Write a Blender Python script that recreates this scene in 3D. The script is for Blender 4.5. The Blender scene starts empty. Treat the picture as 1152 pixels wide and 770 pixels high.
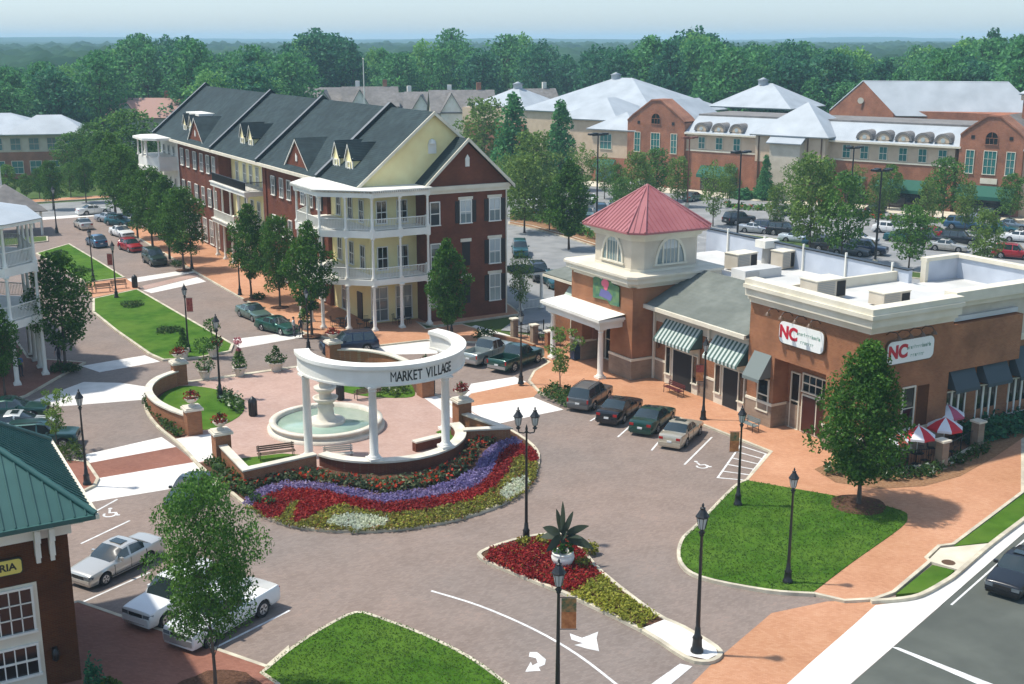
import bpy, bmesh, math, random
from mathutils import Vector, Matrix, noise
R = math.radians
random.seed(7)
SC = bpy.context.scene
COL = SC.collection
# ------------------------------------------------------------------ camera model
# The town is laid out on its own street grid: x runs across the street, y runs up it.
CAMH = 25.0; F = 1340.0; CX, CY = 576.0, 385.0; TH = math.atan(340 / F)
CT, ST = math.cos(TH), math.sin(TH); CA, SA = math.cos(R(30)), math.sin(R(30))
def g(px, py, z=0.0):
    """ground (or height z) point seen at a point of the 1152x770 photograph"""
    r = (px - CX) / F; d = -(py - CY) / F
    a = (r, CT + d * ST, -ST + d * CT); t = (z - CAMH) / a[2]
    X, Y = a[0] * t, a[1] * t
    return (X * CA + Y * SA, -X * SA + Y * CA)
def cam2(X, Y): return (X * CA + Y * SA, -X * SA + Y * CA)
# ------------------------------------------------------------------ materials
MATS = {}
def mat(name, base=None, rough=0.7, metal=0.0, spec=0.5, **k):
    if name in MATS: return MATS[name]
    m = bpy.data.materials.new(name); m.use_nodes = True
    b = m.node_tree.nodes['Principled BSDF']
    if base is not None: b.inputs['Base Color'].default_value = (*base, 1)
    b.inputs['Roughness'].default_value = rough; b.inputs['Metallic'].default_value = metal
    b.inputs['Specular IOR Level'].default_value = spec
    for kk, v in k.items(): b.inputs[kk.replace('_', ' ')].default_value = v
    MATS[name] = m
    return m
def nd(m, t, **k):
    n = m.node_tree.nodes.new(t)
    for kk, v in k.items(): setattr(n, kk, v)
    return n
def lk(m, a, ai, b, bi): m.node_tree.links.new(a.outputs[ai], b.inputs[bi])
def coords(m, scale=(1, 1, 1), rot=(0, 0, 0), kind='Object'):
    tc = nd(m, 'ShaderNodeTexCoord'); mp = nd(m, 'ShaderNodeMapping')
    mp.inputs['Scale'].default_value = scale; mp.inputs['Rotation'].default_value = rot
    lk(m, tc, kind, mp, 'Vector'); return mp
def worldpos(m, scale=(1, 1, 1), rot=(0, 0, 0)):
    tc = nd(m, 'ShaderNodeNewGeometry'); mp = nd(m, 'ShaderNodeMapping')
    mp.inputs['Scale'].default_value = scale; mp.inputs['Rotation'].default_value = rot
    lk(m, tc, 'Position', mp, 'Vector'); return mp
def ramp(m, stops):
    r = nd(m, 'ShaderNodeValToRGB'); e = r.color_ramp.elements
    while len(e) < len(stops): e.new(0.5)
    for i, (p, c) in enumerate(stops): e[i].position = p; e[i].color = (*c, 1)
    return r
def noisy(name, stops, scale=3.0, detail=5, rough=0.8, bump=0.0, bscale=None, second=None, world=True, metal=0.0, spec=0.3, stretch=(1, 1, 1)):
    m = mat(name, rough=rough, metal=metal, spec=spec)
    b = m.node_tree.nodes['Principled BSDF']
    mp = worldpos(m, stretch) if world else coords(m, stretch)
    n = nd(m, 'ShaderNodeTexNoise'); n.inputs['Scale'].default_value = scale; n.inputs['Detail'].default_value = detail
    lk(m, mp, 0, n, 'Vector'); r = ramp(m, stops); lk(m, n, 'Fac', r, 'Fac'); out = (r, 'Color')
    if second:
        s2, amt, col = second
        n2 = nd(m, 'ShaderNodeTexNoise'); n2.inputs['Scale'].default_value = s2; n2.inputs['Detail'].default_value = 3
        lk(m, mp, 0, n2, 'Vector'); r2 = ramp(m, [(0.42, (0, 0, 0)), (0.62, (amt, amt, amt))]); lk(m, n2, 'Fac', r2, 'Fac')
        mx = nd(m, 'ShaderNodeMix', data_type='RGBA'); mx.inputs[7].default_value = (*col, 1)
        m.node_tree.links.new(r2.outputs['Color'], mx.inputs[0]); m.node_tree.links.new(r.outputs['Color'], mx.inputs[6]); out = (mx, 2)
    lk(m, out[0], out[1], b, 'Base Color')
    if bump:
        nb = nd(m, 'ShaderNodeTexNoise'); nb.inputs['Scale'].default_value = bscale or scale * 4; nb.inputs['Detail'].default_value = 4
        lk(m, mp, 0, nb, 'Vector'); bp = nd(m, 'ShaderNodeBump'); bp.inputs['Strength'].default_value = bump; bp.inputs['Distance'].default_value = 0.05
        lk(m, nb, 'Fac', bp, 'Height'); lk(m, bp, 'Normal', b, 'Normal')
    return m
def brick_mat(name, c1, c2, mortar, bw=0.22, bh=0.075, rough=0.85, wear=(0.25, 0.16, 0.12)):
    """running-bond brick on vertical walls: texture u runs along the wall whichever way it faces"""
    m = mat(name, rough=rough, spec=0.2); b = m.node_tree.nodes['Principled BSDF']
    tc = nd(m, 'ShaderNodeTexCoord'); sp = nd(m, 'ShaderNodeSeparateXYZ'); lk(m, tc, 'Object', sp, 0)
    ad = nd(m, 'ShaderNodeMath', operation='ADD'); lk(m, sp, 'X', ad, 0); lk(m, sp, 'Y', ad, 1)
    cb = nd(m, 'ShaderNodeCombineXYZ'); lk(m, ad, 0, cb, 'X'); lk(m, sp, 'Z', cb, 'Y')
    t = nd(m, 'ShaderNodeTexBrick'); lk(m, cb, 0, t, 'Vector')
    t.inputs['Color1'].default_value = (*c1, 1); t.inputs['Color2'].default_value = (*c2, 1); t.inputs['Mortar'].default_value = (*mortar, 1)
    t.inputs['Scale'].default_value = 1.0; t.inputs['Mortar Size'].default_value = 0.008; t.inputs['Brick Width'].default_value = bw; t.inputs['Row Height'].default_value = bh
    n = nd(m, 'ShaderNodeTexNoise'); n.inputs['Scale'].default_value = 0.55; n.inputs['Detail'].default_value = 6; lk(m, tc, 'Object', n, 'Vector')
    r = ramp(m, [(0.3, tuple(0.75 * v + 0.0 for v in (1, 1, 1))), (0.7, (1.22, 1.18, 1.14))]); lk(m, n, 'Fac', r, 'Fac')
    mx = nd(m, 'ShaderNodeMix', data_type='RGBA', blend_type='MULTIPLY'); mx.inputs[0].default_value = 1.0
    m.node_tree.links.new(t.outputs['Color'], mx.inputs[6]); m.node_tree.links.new(r.outputs['Color'], mx.inputs[7]); lk(m, mx, 2, b, 'Base Color')
    bp = nd(m, 'ShaderNodeBump'); bp.inputs['Strength'].default_value = 0.35; bp.inputs['Distance'].default_value = 0.01
    lk(m, t, 'Fac', bp, 'Height'); bp.invert = True; lk(m, bp, 'Normal', b, 'Normal')
    return m
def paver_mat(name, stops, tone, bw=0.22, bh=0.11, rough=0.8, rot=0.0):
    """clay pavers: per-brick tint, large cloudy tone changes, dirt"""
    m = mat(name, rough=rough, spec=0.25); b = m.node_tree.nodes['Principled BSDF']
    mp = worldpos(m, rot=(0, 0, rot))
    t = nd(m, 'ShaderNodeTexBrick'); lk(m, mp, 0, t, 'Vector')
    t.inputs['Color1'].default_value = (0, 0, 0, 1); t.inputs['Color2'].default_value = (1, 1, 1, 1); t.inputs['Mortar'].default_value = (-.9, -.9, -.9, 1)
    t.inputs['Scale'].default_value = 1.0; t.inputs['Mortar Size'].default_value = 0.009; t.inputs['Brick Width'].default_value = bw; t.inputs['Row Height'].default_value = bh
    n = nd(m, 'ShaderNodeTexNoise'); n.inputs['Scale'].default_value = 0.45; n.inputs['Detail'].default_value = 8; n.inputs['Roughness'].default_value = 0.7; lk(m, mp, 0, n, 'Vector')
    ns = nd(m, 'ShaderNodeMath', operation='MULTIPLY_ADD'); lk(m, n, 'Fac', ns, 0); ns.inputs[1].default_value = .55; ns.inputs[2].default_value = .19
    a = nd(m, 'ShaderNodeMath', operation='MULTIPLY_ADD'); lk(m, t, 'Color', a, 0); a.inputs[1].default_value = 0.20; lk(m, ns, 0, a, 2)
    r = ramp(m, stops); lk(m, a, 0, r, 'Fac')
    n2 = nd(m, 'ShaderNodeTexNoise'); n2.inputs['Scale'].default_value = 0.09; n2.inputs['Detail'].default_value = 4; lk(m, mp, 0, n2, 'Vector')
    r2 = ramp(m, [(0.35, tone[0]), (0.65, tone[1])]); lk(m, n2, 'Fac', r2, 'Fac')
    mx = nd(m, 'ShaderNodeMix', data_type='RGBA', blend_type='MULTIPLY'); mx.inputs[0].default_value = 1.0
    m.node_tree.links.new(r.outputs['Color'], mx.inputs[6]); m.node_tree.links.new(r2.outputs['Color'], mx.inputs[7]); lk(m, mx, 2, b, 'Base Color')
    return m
def leaf_mat(name, dark, light, third=None, rough=0.6):
    m = mat(name, rough=rough, spec=0.25); b = m.node_tree.nodes['Principled BSDF']
    ge = nd(m, 'ShaderNodeNewGeometry')
    st = [(0.0, dark), (0.55, tuple((a + c) / 2 for a, c in zip(dark, light))), (1.0, light)]
    if third: st = [(0.0, dark), (0.5, tuple((a + c) / 2 for a, c in zip(dark, light))), (0.8, light), (1.0, third)]
    r = ramp(m, st); lk(m, ge, 'Random Per Island', r, 'Fac')
    n = nd(m, 'ShaderNodeTexNoise'); n.inputs['Scale'].default_value = 0.35; n.inputs['Detail'].default_value = 3; lk(m, ge, 'Position', n, 'Vector')
    r2 = ramp(m, [(0.35, (0.85, 0.88, 0.95)), (0.65, (1.15, 1.12, 1.0))]); lk(m, n, 'Fac', r2, 'Fac')
    mx = nd(m, 'ShaderNodeMix', data_type='RGBA', blend_type='MULTIPLY'); mx.inputs[0].default_value = 1.0
    m.node_tree.links.new(r.outputs['Color'], mx.inputs[6]); m.node_tree.links.new(r2.outputs['Color'], mx.inputs[7]); lk(m, mx, 2, b, 'Base Color')
    tr = nd(m, 'ShaderNodeBsdfTranslucent'); lk(m, mx, 2, tr, 'Color'); ms = nd(m, 'ShaderNodeMixShader'); ms.inputs[0].default_value = 0.4
    out = m.node_tree.nodes['Material Output']
    m.node_tree.links.new(b.outputs[0], ms.inputs[1]); m.node_tree.links.new(tr.outputs[0], ms.inputs[2]); m.node_tree.links.new(ms.outputs[0], out.inputs[0])
    return m
def glass_mat(name, c, rough=0.08, spec=0.8): return mat(name, c, rough=rough, spec=spec)

M_BRICKR = brick_mat('red_brick', (0.1272, 0.03185, 0.01725), (0.1668, 0.0455, 0.02374), (0.1668, 0.09856, 0.05933))
M_BRICKO = brick_mat('orange_brick', (0.2574, 0.09204, 0.04092), (0.3276, 0.1287, 0.05808), (0.312, 0.2262, 0.1452))
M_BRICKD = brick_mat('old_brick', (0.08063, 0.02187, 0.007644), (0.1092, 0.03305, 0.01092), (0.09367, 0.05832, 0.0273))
M_BRICKT = brick_mat('tan_block', (0.27, 0.20, 0.145), (0.31, 0.235, 0.17), (0.3, 0.25, 0.2), bw=0.4, bh=0.2)
M_BRICKF = brick_mat('far_brick', (0.285, 0.105, 0.055), (0.3515, 0.14, 0.075), (0.304, 0.22, 0.17))
M_ROAD = paver_mat('road_pavers', [(0.3, (0.17, 0.132, 0.108)), (0.5, (0.222, 0.174, 0.143)), (0.65, (0.262, 0.21, 0.174)), (0.82, (0.31, 0.215, 0.168))], ((0.9, 0.93, 0.97), (1.05, 1.0, 0.99)))
M_WALK = paver_mat('walk_pavers', [(0.3, (0.37, 0.1767, 0.1)), (0.55, (0.48, 0.2511, 0.148)), (0.8, (0.56, 0.3348, 0.216))], ((0.88, 0.8184, 0.72), (1.08, 1.05, 1.02)), bw=0.2, bh=0.1, rot=0.78)
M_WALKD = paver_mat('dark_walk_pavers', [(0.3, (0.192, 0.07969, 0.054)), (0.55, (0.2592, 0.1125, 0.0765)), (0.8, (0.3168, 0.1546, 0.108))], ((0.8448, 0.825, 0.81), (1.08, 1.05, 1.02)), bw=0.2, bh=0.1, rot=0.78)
M_PLAZA = paver_mat('plaza_pavers', [(0.3, (0.33, 0.215, 0.17)), (0.55, (0.42, 0.285, 0.23)), (0.8, (0.49, 0.36, 0.30))], ((0.92, 0.92, 0.93), (1.08, 1.05, 1.04)), bw=0.2, bh=0.1, rot=0.3)
M_CONC = noisy('concrete', [(0.3, (0.66, 0.63, 0.58)), (0.7, (0.80, 0.77, 0.72))], scale=1.2, rough=0.85, second=(0.35, 0.4, (0.5, 0.47, 0.42)))
M_CREAMC = noisy('cream_concrete', [(0.3, (0.56, 0.50, 0.38)), (0.7, (0.68, 0.62, 0.50))], scale=1.2, rough=0.85, second=(0.35, 0.35, (0.42, 0.37, 0.28)))
M_KERB = noisy('kerb_concrete', [(0.3, (0.50, 0.44, 0.32)), (0.7, (0.66, 0.60, 0.46))], scale=2.0, rough=0.85, second=(0.8, 0.5, (0.30, 0.27, 0.22)))
M_ASPH = noisy('asphalt', [(0.3, (0.12, 0.125, 0.125)), (0.7, (0.175, 0.18, 0.178))], scale=0.35, rough=0.85, second=(0.5, 0.6, (0.085, 0.09, 0.09)), stretch=(1, 1, 1))
M_ASPH2 = noisy('worn_asphalt', [(0.3, (0.075, 0.08215, 0.0705)), (0.7, (0.1075, 0.1166, 0.0987))], scale=0.35, rough=0.85, second=(0.9, 0.3, (0.065, 0.07155, 0.0611)))
M_ASPHL = noisy('pale_asphalt', [(0.3, (0.22, 0.225, 0.225)), (0.7, (0.30, 0.30, 0.295))], scale=0.35, rough=0.85, second=(0.5, 0.5, (0.18, 0.185, 0.18)))
M_LAWN = noisy('lawn_grass', [(0.25, (0.032, 0.09114, 0.006)), (0.5, (0.0528, 0.1348, 0.01)), (0.78, (0.088, 0.186, 0.02))], scale=1.1, detail=9, rough=0.95, spec=0.1, bump=0.9, bscale=40, second=(0.22, 0.5, (0.128, 0.2139, 0.03)))
M_LAND = noisy('wild_grass', [(0.3, (0.04, 0.08, 0.02)), (0.7, (0.10, 0.14, 0.04))], scale=0.08, rough=1.0, spec=0.1)
M_HILL = noisy('hill_woods', [(0.3, (0.012, 0.045, 0.03)), (0.7, (0.04, 0.09, 0.045))], scale=0.02, detail=8, rough=1.0, spec=0.05)
M_MULCH = noisy('mulch', [(0.3, (0.07, 0.035, 0.022)), (0.7, (0.15, 0.08, 0.05))], scale=9, rough=1.0, spec=0.1, bump=1.0, bscale=25)
M_PINE = noisy('pine_straw', [(0.3, (0.22, 0.115, 0.06)), (0.7, (0.34, 0.2, 0.11))], scale=6, rough=1.0, spec=0.1, bump=1.0, bscale=25)
M_WHITE = noisy('white_paint', [(0.3, (0.76, 0.73, 0.64)), (0.7, (0.85, 0.83, 0.75))], scale=0.8, rough=0.55, second=(0.5, 0.3, (0.6, 0.58, 0.52)))
M_TRIM = noisy('cream_trim', [(0.3, (0.66, 0.60, 0.46)), (0.7, (0.76, 0.70, 0.57))], scale=0.8, rough=0.6, second=(0.5, 0.3, (0.55, 0.5, 0.4)))
M_CREAM = noisy('cream_siding', [(0.3, (0.8349, 0.6957, 0.336)), (0.7, (0.9, 0.797, 0.42))], scale=0.7, rough=0.7)
M_STUCCO = noisy('beige_stucco', [(0.3, (0.52, 0.45, 0.35)), (0.7, (0.62, 0.55, 0.44))], scale=0.9, rough=0.85, bump=0.2, bscale=30)
M_PEACH = noisy('peach_stucco', [(0.3, (0.56, 0.42, 0.29)), (0.7, (0.65, 0.50, 0.36))], scale=0.9, rough=0.85)
M_STONE = noisy('cast_stone', [(0.3, (0.58, 0.53, 0.43)), (0.7, (0.72, 0.67, 0.57))], scale=1.5, rough=0.8, second=(0.9, 0.35, (0.45, 0.40, 0.3)))
M_GREY = noisy('grey_parapet', [(0.3, (0.42, 0.46, 0.52)), (0.7, (0.54, 0.58, 0.64))], scale=0.6, rough=0.6)
M_ROOFW = noisy('white_roof', [(0.3, (0.50, 0.50, 0.47)), (0.7, (0.66, 0.65, 0.62))], scale=0.5, rough=0.7, second=(0.3, 0.5, (0.45, 0.45, 0.43)))
def shingle(name, c1, c2):
    m = noisy(name, [(0.3, c1), (0.7, c2)], scale=1.2, detail=8, rough=0.9, second=(0.25, 0.4, tuple(0.7 * v for v in c1)))
    b = m.node_tree.nodes['Principled BSDF']; mp = worldpos(m); sp = nd(m, 'ShaderNodeSeparateXYZ'); lk(m, mp, 0, sp, 0)
    w = nd(m, 'ShaderNodeTexWave', wave_type='BANDS', bands_direction='Z'); w.inputs['Scale'].default_value = 2.2; w.inputs['Distortion'].default_value = 0.6; lk(m, mp, 0, w, 'Vector')
    bp = nd(m, 'ShaderNodeBump'); bp.inputs['Strength'].default_value = 0.5; bp.inputs['Distance'].default_value = 0.03; lk(m, w, 'Fac', bp, 'Height'); lk(m, bp, 'Normal', b, 'Normal'); return m
M_SHIN = shingle('charcoal_shingles', (0.0195, 0.03332, 0.0368), (0.03575, 0.0588, 0.06256))
M_SHING = shingle('grey_green_shingles', (0.13, 0.145, 0.125), (0.19, 0.205, 0.18))
M_SHINB = shingle('brown_grey_shingles', (0.17, 0.16, 0.15), (0.25, 0.235, 0.22))
M_GREENR = noisy('green_metal_roof', [(0.3, (0.021, 0.0851, 0.07644)), (0.7, (0.036, 0.1184, 0.1053))], scale=0.6, rough=0.45, metal=0.0, spec=0.5)
M_REDR = noisy('red_metal_roof', [(0.3, (0.3116, 0.1, 0.1045)), (0.7, (0.3772, 0.14, 0.1425))], scale=0.6, rough=0.4, spec=0.5)
M_METR = noisy('pale_metal_roof', [(0.3, (0.3344, 0.368, 0.3895)), (0.7, (0.44, 0.4784, 0.5035))], scale=0.3, rough=0.5)
M_BLACK = mat('black_paint', (0.012, 0.013, 0.014), rough=0.4)
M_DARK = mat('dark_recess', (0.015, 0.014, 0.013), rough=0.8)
M_BRONZE = mat('bronze_sheet', (0.11, 0.06, 0.03), rough=0.4)
def varied_glass(name, c1, c2):
    m = glass_mat(name, c1); b = m.node_tree.nodes['Principled BSDF']; oi = nd(m, 'ShaderNodeObjectInfo'); r = ramp(m, [(0.0, c1), (0.45, c1), (0.6, tuple((a + b_) / 2 for a, b_ in zip(c1, c2))), (1.0, c2)]); lk(m, oi, 'Random', r, 'Fac')
    tc = nd(m, 'ShaderNodeTexCoord'); sp = nd(m, 'ShaderNodeSeparateXYZ'); lk(m, tc, 'Object', sp, 0)   # blinds drawn part of the way down
    ma = nd(m, 'ShaderNodeMath', operation='MULTIPLY_ADD'); lk(m, oi, 'Random', ma, 0); ma.inputs[1].default_value = 7.0; ma.inputs[2].default_value = .0
    fr = nd(m, 'ShaderNodeMath', operation='FRACT'); lk(m, ma, 0, fr, 0); m2 = nd(m, 'ShaderNodeMath', operation='MULTIPLY'); lk(m, fr, 0, m2, 0); m2.inputs[1].default_value = 3.2
    gt = nd(m, 'ShaderNodeMath', operation='GREATER_THAN'); lk(m, sp, 'Z', gt, 0); lk(m, m2, 0, gt, 1); mx = nd(m, 'ShaderNodeMix', data_type='RGBA'); lk(m, gt, 0, mx, 0); m.node_tree.links.new(r.outputs['Color'], mx.inputs[6]); mx.inputs[7].default_value = (*[min(.5, v * 1.3 + .03) for v in c2], 1); lk(m, mx, 2, b, 'Base Color'); return m
M_GLASS = varied_glass('window_glass', (0.035, 0.045, 0.05), (0.20, 0.21, 0.20))
M_GLASSD = glass_mat('dark_shop_glass', (0.012, 0.014, 0.014))
M_GLASSG = glass_mat('green_tinted_glass', (0.04, 0.17, 0.155))
M_GLASSP = varied_glass('pale_window_glass', (0.18, 0.24, 0.24), (0.32, 0.38, 0.36))
M_LAMPG = mat('lamp_glass', (0.45, 0.47, 0.45), rough=0.15)
M_GREYM = mat('grey_metal', (0.35, 0.35, 0.34), rough=0.5, metal=0.3)
M_GREEND = mat('dark_green_canvas', (0.008, 0.095, 0.062), rough=0.8)
M_SLATE = mat('slate_canvas', (0.16, 0.19, 0.18), rough=0.8)
M_NAVYC = mat('blue_grey_canvas', (0.055, 0.075, 0.085), rough=0.8)
M_PAINTW = noisy('road_paint', [(0.3, (0.62, 0.62, 0.60)), (0.7, (0.8, 0.8, 0.78))], scale=3, rough=0.7, second=(2.0, 0.45, (0.42, 0.40, 0.38)))
M_YELL = mat('yellow_sign_face', (0.72, 0.60, 0.13), rough=0.5)
M_SIGNW = mat('white_sign_face', (0.80, 0.82, 0.78), rough=0.4)
M_SIGNR = mat('red_sign_lettering', (0.48, 0.015, 0.035), rough=0.4)
M_SIGNG = mat('green_sign_lettering', (0.18, 0.36, 0.27), rough=0.5)
M_LETTER = mat('black_lettering', (0.02, 0.025, 0.02), rough=0.5)
M_WATER = noisy('pool_water', [(0.3, (0.27, 0.38, 0.29)), (0.7, (0.36, 0.46, 0.36))], scale=1.0, rough=0.06, spec=0.6, bump=0.25, bscale=5)
M_BARK = noisy('bark', [(0.3, (0.06, 0.045, 0.035)), (0.7, (0.13, 0.10, 0.08))], scale=6, rough=0.95, stretch=(1, 1, .3))
M_RED = mat('red_petals', (0.55, 0.018, 0.02), rough=0.6)
M_BENCHW = noisy('bench_timber', [(0.3, (0.11, 0.07, 0.045)), (0.7, (0.18, 0.12, 0.08))], scale=4, rough=0.7)
M_TYRE = mat('tyre_rubber', (0.018, 0.018, 0.018), rough=0.9)
M_RIM = mat('alloy_rim', (0.48, 0.48, 0.48), rough=0.3, metal=0.7)
M_CARG = mat('car_glass', (0.018, 0.03, 0.032), rough=0.05, spec=1.0)
M_HLAMP = mat('headlamp_lens', (0.13, 0.15, 0.16), rough=0.05)
M_TLAMP = mat('tail_lamp_lens', (0.35, 0.01, 0.01), rough=0.15)
M_PLATE = mat('number_plate', (0.65, 0.67, 0.66), rough=0.4)
L_STREET = leaf_mat('street_tree_leaves', (0.022, 0.0858, 0.01), (0.1045, 0.2255, 0.03))
L_MAPLE = leaf_mat('young_maple_leaves', (0.035, 0.115, 0.018), (0.16, 0.31, 0.060))
L_LIME = leaf_mat('lime_green_leaves', (0.07, 0.14, 0.025), (0.22, 0.33, 0.075))
L_FORA = leaf_mat('forest_leaves', (0.026, 0.1339, 0.05557), (0.1382, 0.3751, 0.1175))
L_FORB = leaf_mat('forest_leaves_yellow', (0.07313, 0.2322, 0.05985), (0.2762, 0.5181, 0.1389))
L_FORC = leaf_mat('forest_leaves_dark', (0.013, 0.08932, 0.05557), (0.07313, 0.2501, 0.1111))
L_HEDGE = leaf_mat('shrub_leaves', (0.018, 0.055, 0.012), (0.08, 0.15, 0.03))
L_HEDGEL = leaf_mat('light_shrub_leaves', (0.04, 0.09, 0.014), (0.15, 0.21, 0.04))
L_BANANA = leaf_mat('dark_banana_leaves', (0.035, 0.055, 0.035), (0.095, 0.115, 0.075))
L_CANNA = leaf_mat('canna_leaves', (0.025, 0.05, 0.02), (0.11, 0.14, 0.06), (0.3, 0.34, 0.2))
L_REDF = leaf_mat('red_flowers', (0.17, 0.008, 0.012), (0.38, 0.022, 0.025), (0.50, 0.07, 0.035))
L_ORANGEF = leaf_mat('orange_red_flowers', (0.40, 0.02, 0.01), (0.65, 0.07, 0.02))
L_PURPF = leaf_mat('purple_flowers', (0.13, 0.10, 0.26), (0.30, 0.24, 0.46), (0.40, 0.34, 0.52))
L_LIMEF = leaf_mat('chartreuse_foliage', (0.22, 0.24, 0.02), (0.48, 0.46, 0.07), (0.15, 0.2, 0.03))
L_OLIVEF = leaf_mat('olive_foliage', (0.10, 0.12, 0.02), (0.32, 0.30, 0.07), (0.3, 0.08, 0.03))
L_WHITEF = leaf_mat('white_flowers', (0.42, 0.48, 0.32), (0.80, 0.82, 0.70))
L_PINKF = leaf_mat('pink_flowers', (0.45, 0.10, 0.14), (0.65, 0.3, 0.3))
# ------------------------------------------------------------------ mesh building
class MB:
    def __init__(s): s.v = []; s.f = []; s.m = []; s.mats = []; s.sm = []
    def mi(s, m):
        if m not in s.mats: s.mats.append(m)
        return s.mats.index(m)
    def add(s, vs, fs, m, smooth=False):
        o = len(s.v); s.v.extend([tuple(v) for v in vs]); i = s.mi(m)
        for f in fs: s.f.append(tuple(o + k for k in f)); s.m.append(i); s.sm.append(smooth)
        return s
    def box(s, x0, x1, y0, y1, z0, z1, m):
        if x1 < x0: x0, x1 = x1, x0
        if y1 < y0: y0, y1 = y1, y0
        v = [(x0, y0, z0), (x1, y0, z0), (x1, y1, z0), (x0, y1, z0), (x0, y0, z1), (x1, y0, z1), (x1, y1, z1), (x0, y1, z1)]
        return s.add(v, [(0, 3, 2, 1), (4, 5, 6, 7), (0, 1, 5, 4), (1, 2, 6, 5), (2, 3, 7, 6), (3, 0, 4, 7)], m)
    def obox(s, c, w, d, z0, z1, a, m):
        """box w along direction a, d across, centred at c"""
        ux, uy = math.cos(a), math.sin(a); P = []
        for sx, sy in ((-1, -1), (1, -1), (1, 1), (-1, 1)): P.append((c[0] + sx * w / 2 * ux - sy * d / 2 * uy, c[1] + sx * w / 2 * uy + sy * d / 2 * ux))
        return s.prism(P, z0, z1, m)
    def prism(s, pts, z0, z1, m, mtop=None, bottom=True):
        n = len(pts)
        if sum(pts[i][0] * pts[(i + 1) % n][1] - pts[(i + 1) % n][0] * pts[i][1] for i in range(n)) < 0: pts = pts[::-1]
        v = [(p[0], p[1], z0) for p in pts] + [(p[0], p[1], z1) for p in pts]
        s.add(v, [(i, (i + 1) % n, n + (i + 1) % n, n + i) for i in range(n)], m)
        s.add([(p[0], p[1], z1) for p in pts], [tuple(range(n))], mtop or m)
        if bottom: s.add([(p[0], p[1], z0) for p in pts], [tuple(range(n))[::-1]], m)
        return s
    def cyl(s, a, b, r0, r1=None, n=10, m=None, smooth=True, caps=True):
        r1 = r0 if r1 is None else r1; a = Vector(a); b = Vector(b); d = (b - a)
        if d.length < 1e-6: return s
        d.normalize(); x = d.orthogonal().normalized(); y = d.cross(x)
        v = [a + (x * math.cos(t) + y * math.sin(t)) * r0 for t in [2 * math.pi * i / n for i in range(n)]] + [b + (x * math.cos(t) + y * math.sin(t)) * r1 for t in [2 * math.pi * i / n for i in range(n)]]
        s.add(v, [(i, (i + 1) % n, n + (i + 1) % n, n + i) for i in range(n)], m, smooth)
        if caps: s.add(v[:n], [tuple(range(n))[::-1]], m); s.add(v[n:], [tuple(range(n))], m)
        return s
    def lathe(s, prof, c, n=20, m=None, smooth=True):
        v = []
        for (r, z) in prof:
            for i in range(n): t = 2 * math.pi * i / n; v.append((c[0] + r * math.cos(t), c[1] + r * math.sin(t), c[2] + z))
        fs = []
        for k in range(len(prof) - 1):
            for i in range(n): fs.append((k * n + i, k * n + (i + 1) % n, (k + 1) * n + (i + 1) % n, (k + 1) * n + i))
        s.add(v, fs, m, smooth)
        if prof[0][0] > 1e-3: s.add(v[:n], [tuple(range(n))[::-1]], m)
        if prof[-1][0] > 1e-3: s.add(v[-n:], [tuple(range(n))], m)
        return s
    def tube(s, pts, rad, n=6, m=None):
        for i in range(len(pts) - 1):
            r0 = rad[i] if isinstance(rad, (list, tuple)) else rad; r1 = rad[i + 1] if isinstance(rad, (list, tuple)) else rad
            s.cyl(pts[i], pts[i + 1], r0, r1, n, m, True, True)
        return s
    def band(s, pts, w0, w1, z0, z1, m, closed=True):
        """wall / kerb following a line, from offset w0 to w1 (left positive)"""
        n = len(pts); offs = []
        for i in range(n):
            p = Vector(pts[i][:2])
            a = Vector(pts[(i - 1) % n][:2]) if (closed or i > 0) else None; b = Vector(pts[(i + 1) % n][:2]) if (closed or i < n - 1) else None
            d1 = (p - a).normalized() if a is not None else None; d2 = (b - p).normalized() if b is not None else None
            if d1 is None: d1 = d2
            if d2 is None: d2 = d1
            n1 = Vector((-d1.y, d1.x)); n2 = Vector((-d2.y, d2.x)); nn = (n1 + n2)
            nn = nn.normalized() if nn.length > 1e-4 else n1
            k = 1 / max(0.4, nn.dot(n1)); offs.append((p, nn * k))
        v = []
        for p, o in offs:
            A = p + o * w0; B = p + o * w1
            v += [(A.x, A.y, z0), (B.x, B.y, z0), (B.x, B.y, z1), (A.x, A.y, z1)]
        fs = []; rng = range(n if closed else n - 1)
        for i in rng:
            j = (i + 1) % n
            for k in range(4): fs.append((4 * i + k, 4 * j + k, 4 * j + (k + 1) % 4, 4 * i + (k + 1) % 4))
        if not closed: fs += [(0, 1, 2, 3), (4 * n - 1, 4 * n - 2, 4 * n - 3, 4 * n - 4)]
        return s.add(v, fs, m)
    def build(s, name, parent=None, label=None, xf=None):
        me = bpy.data.meshes.new(name)
        vs = s.v
        off = OFF.get(parent.name) if (parent is not None and parent.name in OFF) else None
        if off: vs = [(v[0] - off[0], v[1] - off[1], v[2] - off[2]) for v in vs]
        me.from_pydata(vs, [], s.f)
        for m in s.mats: me.materials.append(m)
        me.polygons.foreach_set('material_index', s.m); me.polygons.foreach_set('use_smooth', s.sm); me.update()
        o = bpy.data.objects.new(name, me); COL.objects.link(o)
        if parent is not None: o.parent = parent
        if label: o['label'] = label
        return o
OFF = {}
def fixn(o):
    bm = bmesh.new(); bm.from_mesh(o.data); bmesh.ops.recalc_face_normals(bm, faces=bm.faces); bm.to_mesh(o.data); bm.free(); return o
def tag(o, label=None, cat=None, group=None, kind=None):
    if label: o['label'] = label
    if cat: o['category'] = cat
    if group: o['group'] = group
    if kind: o['kind'] = kind
    return o
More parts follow.
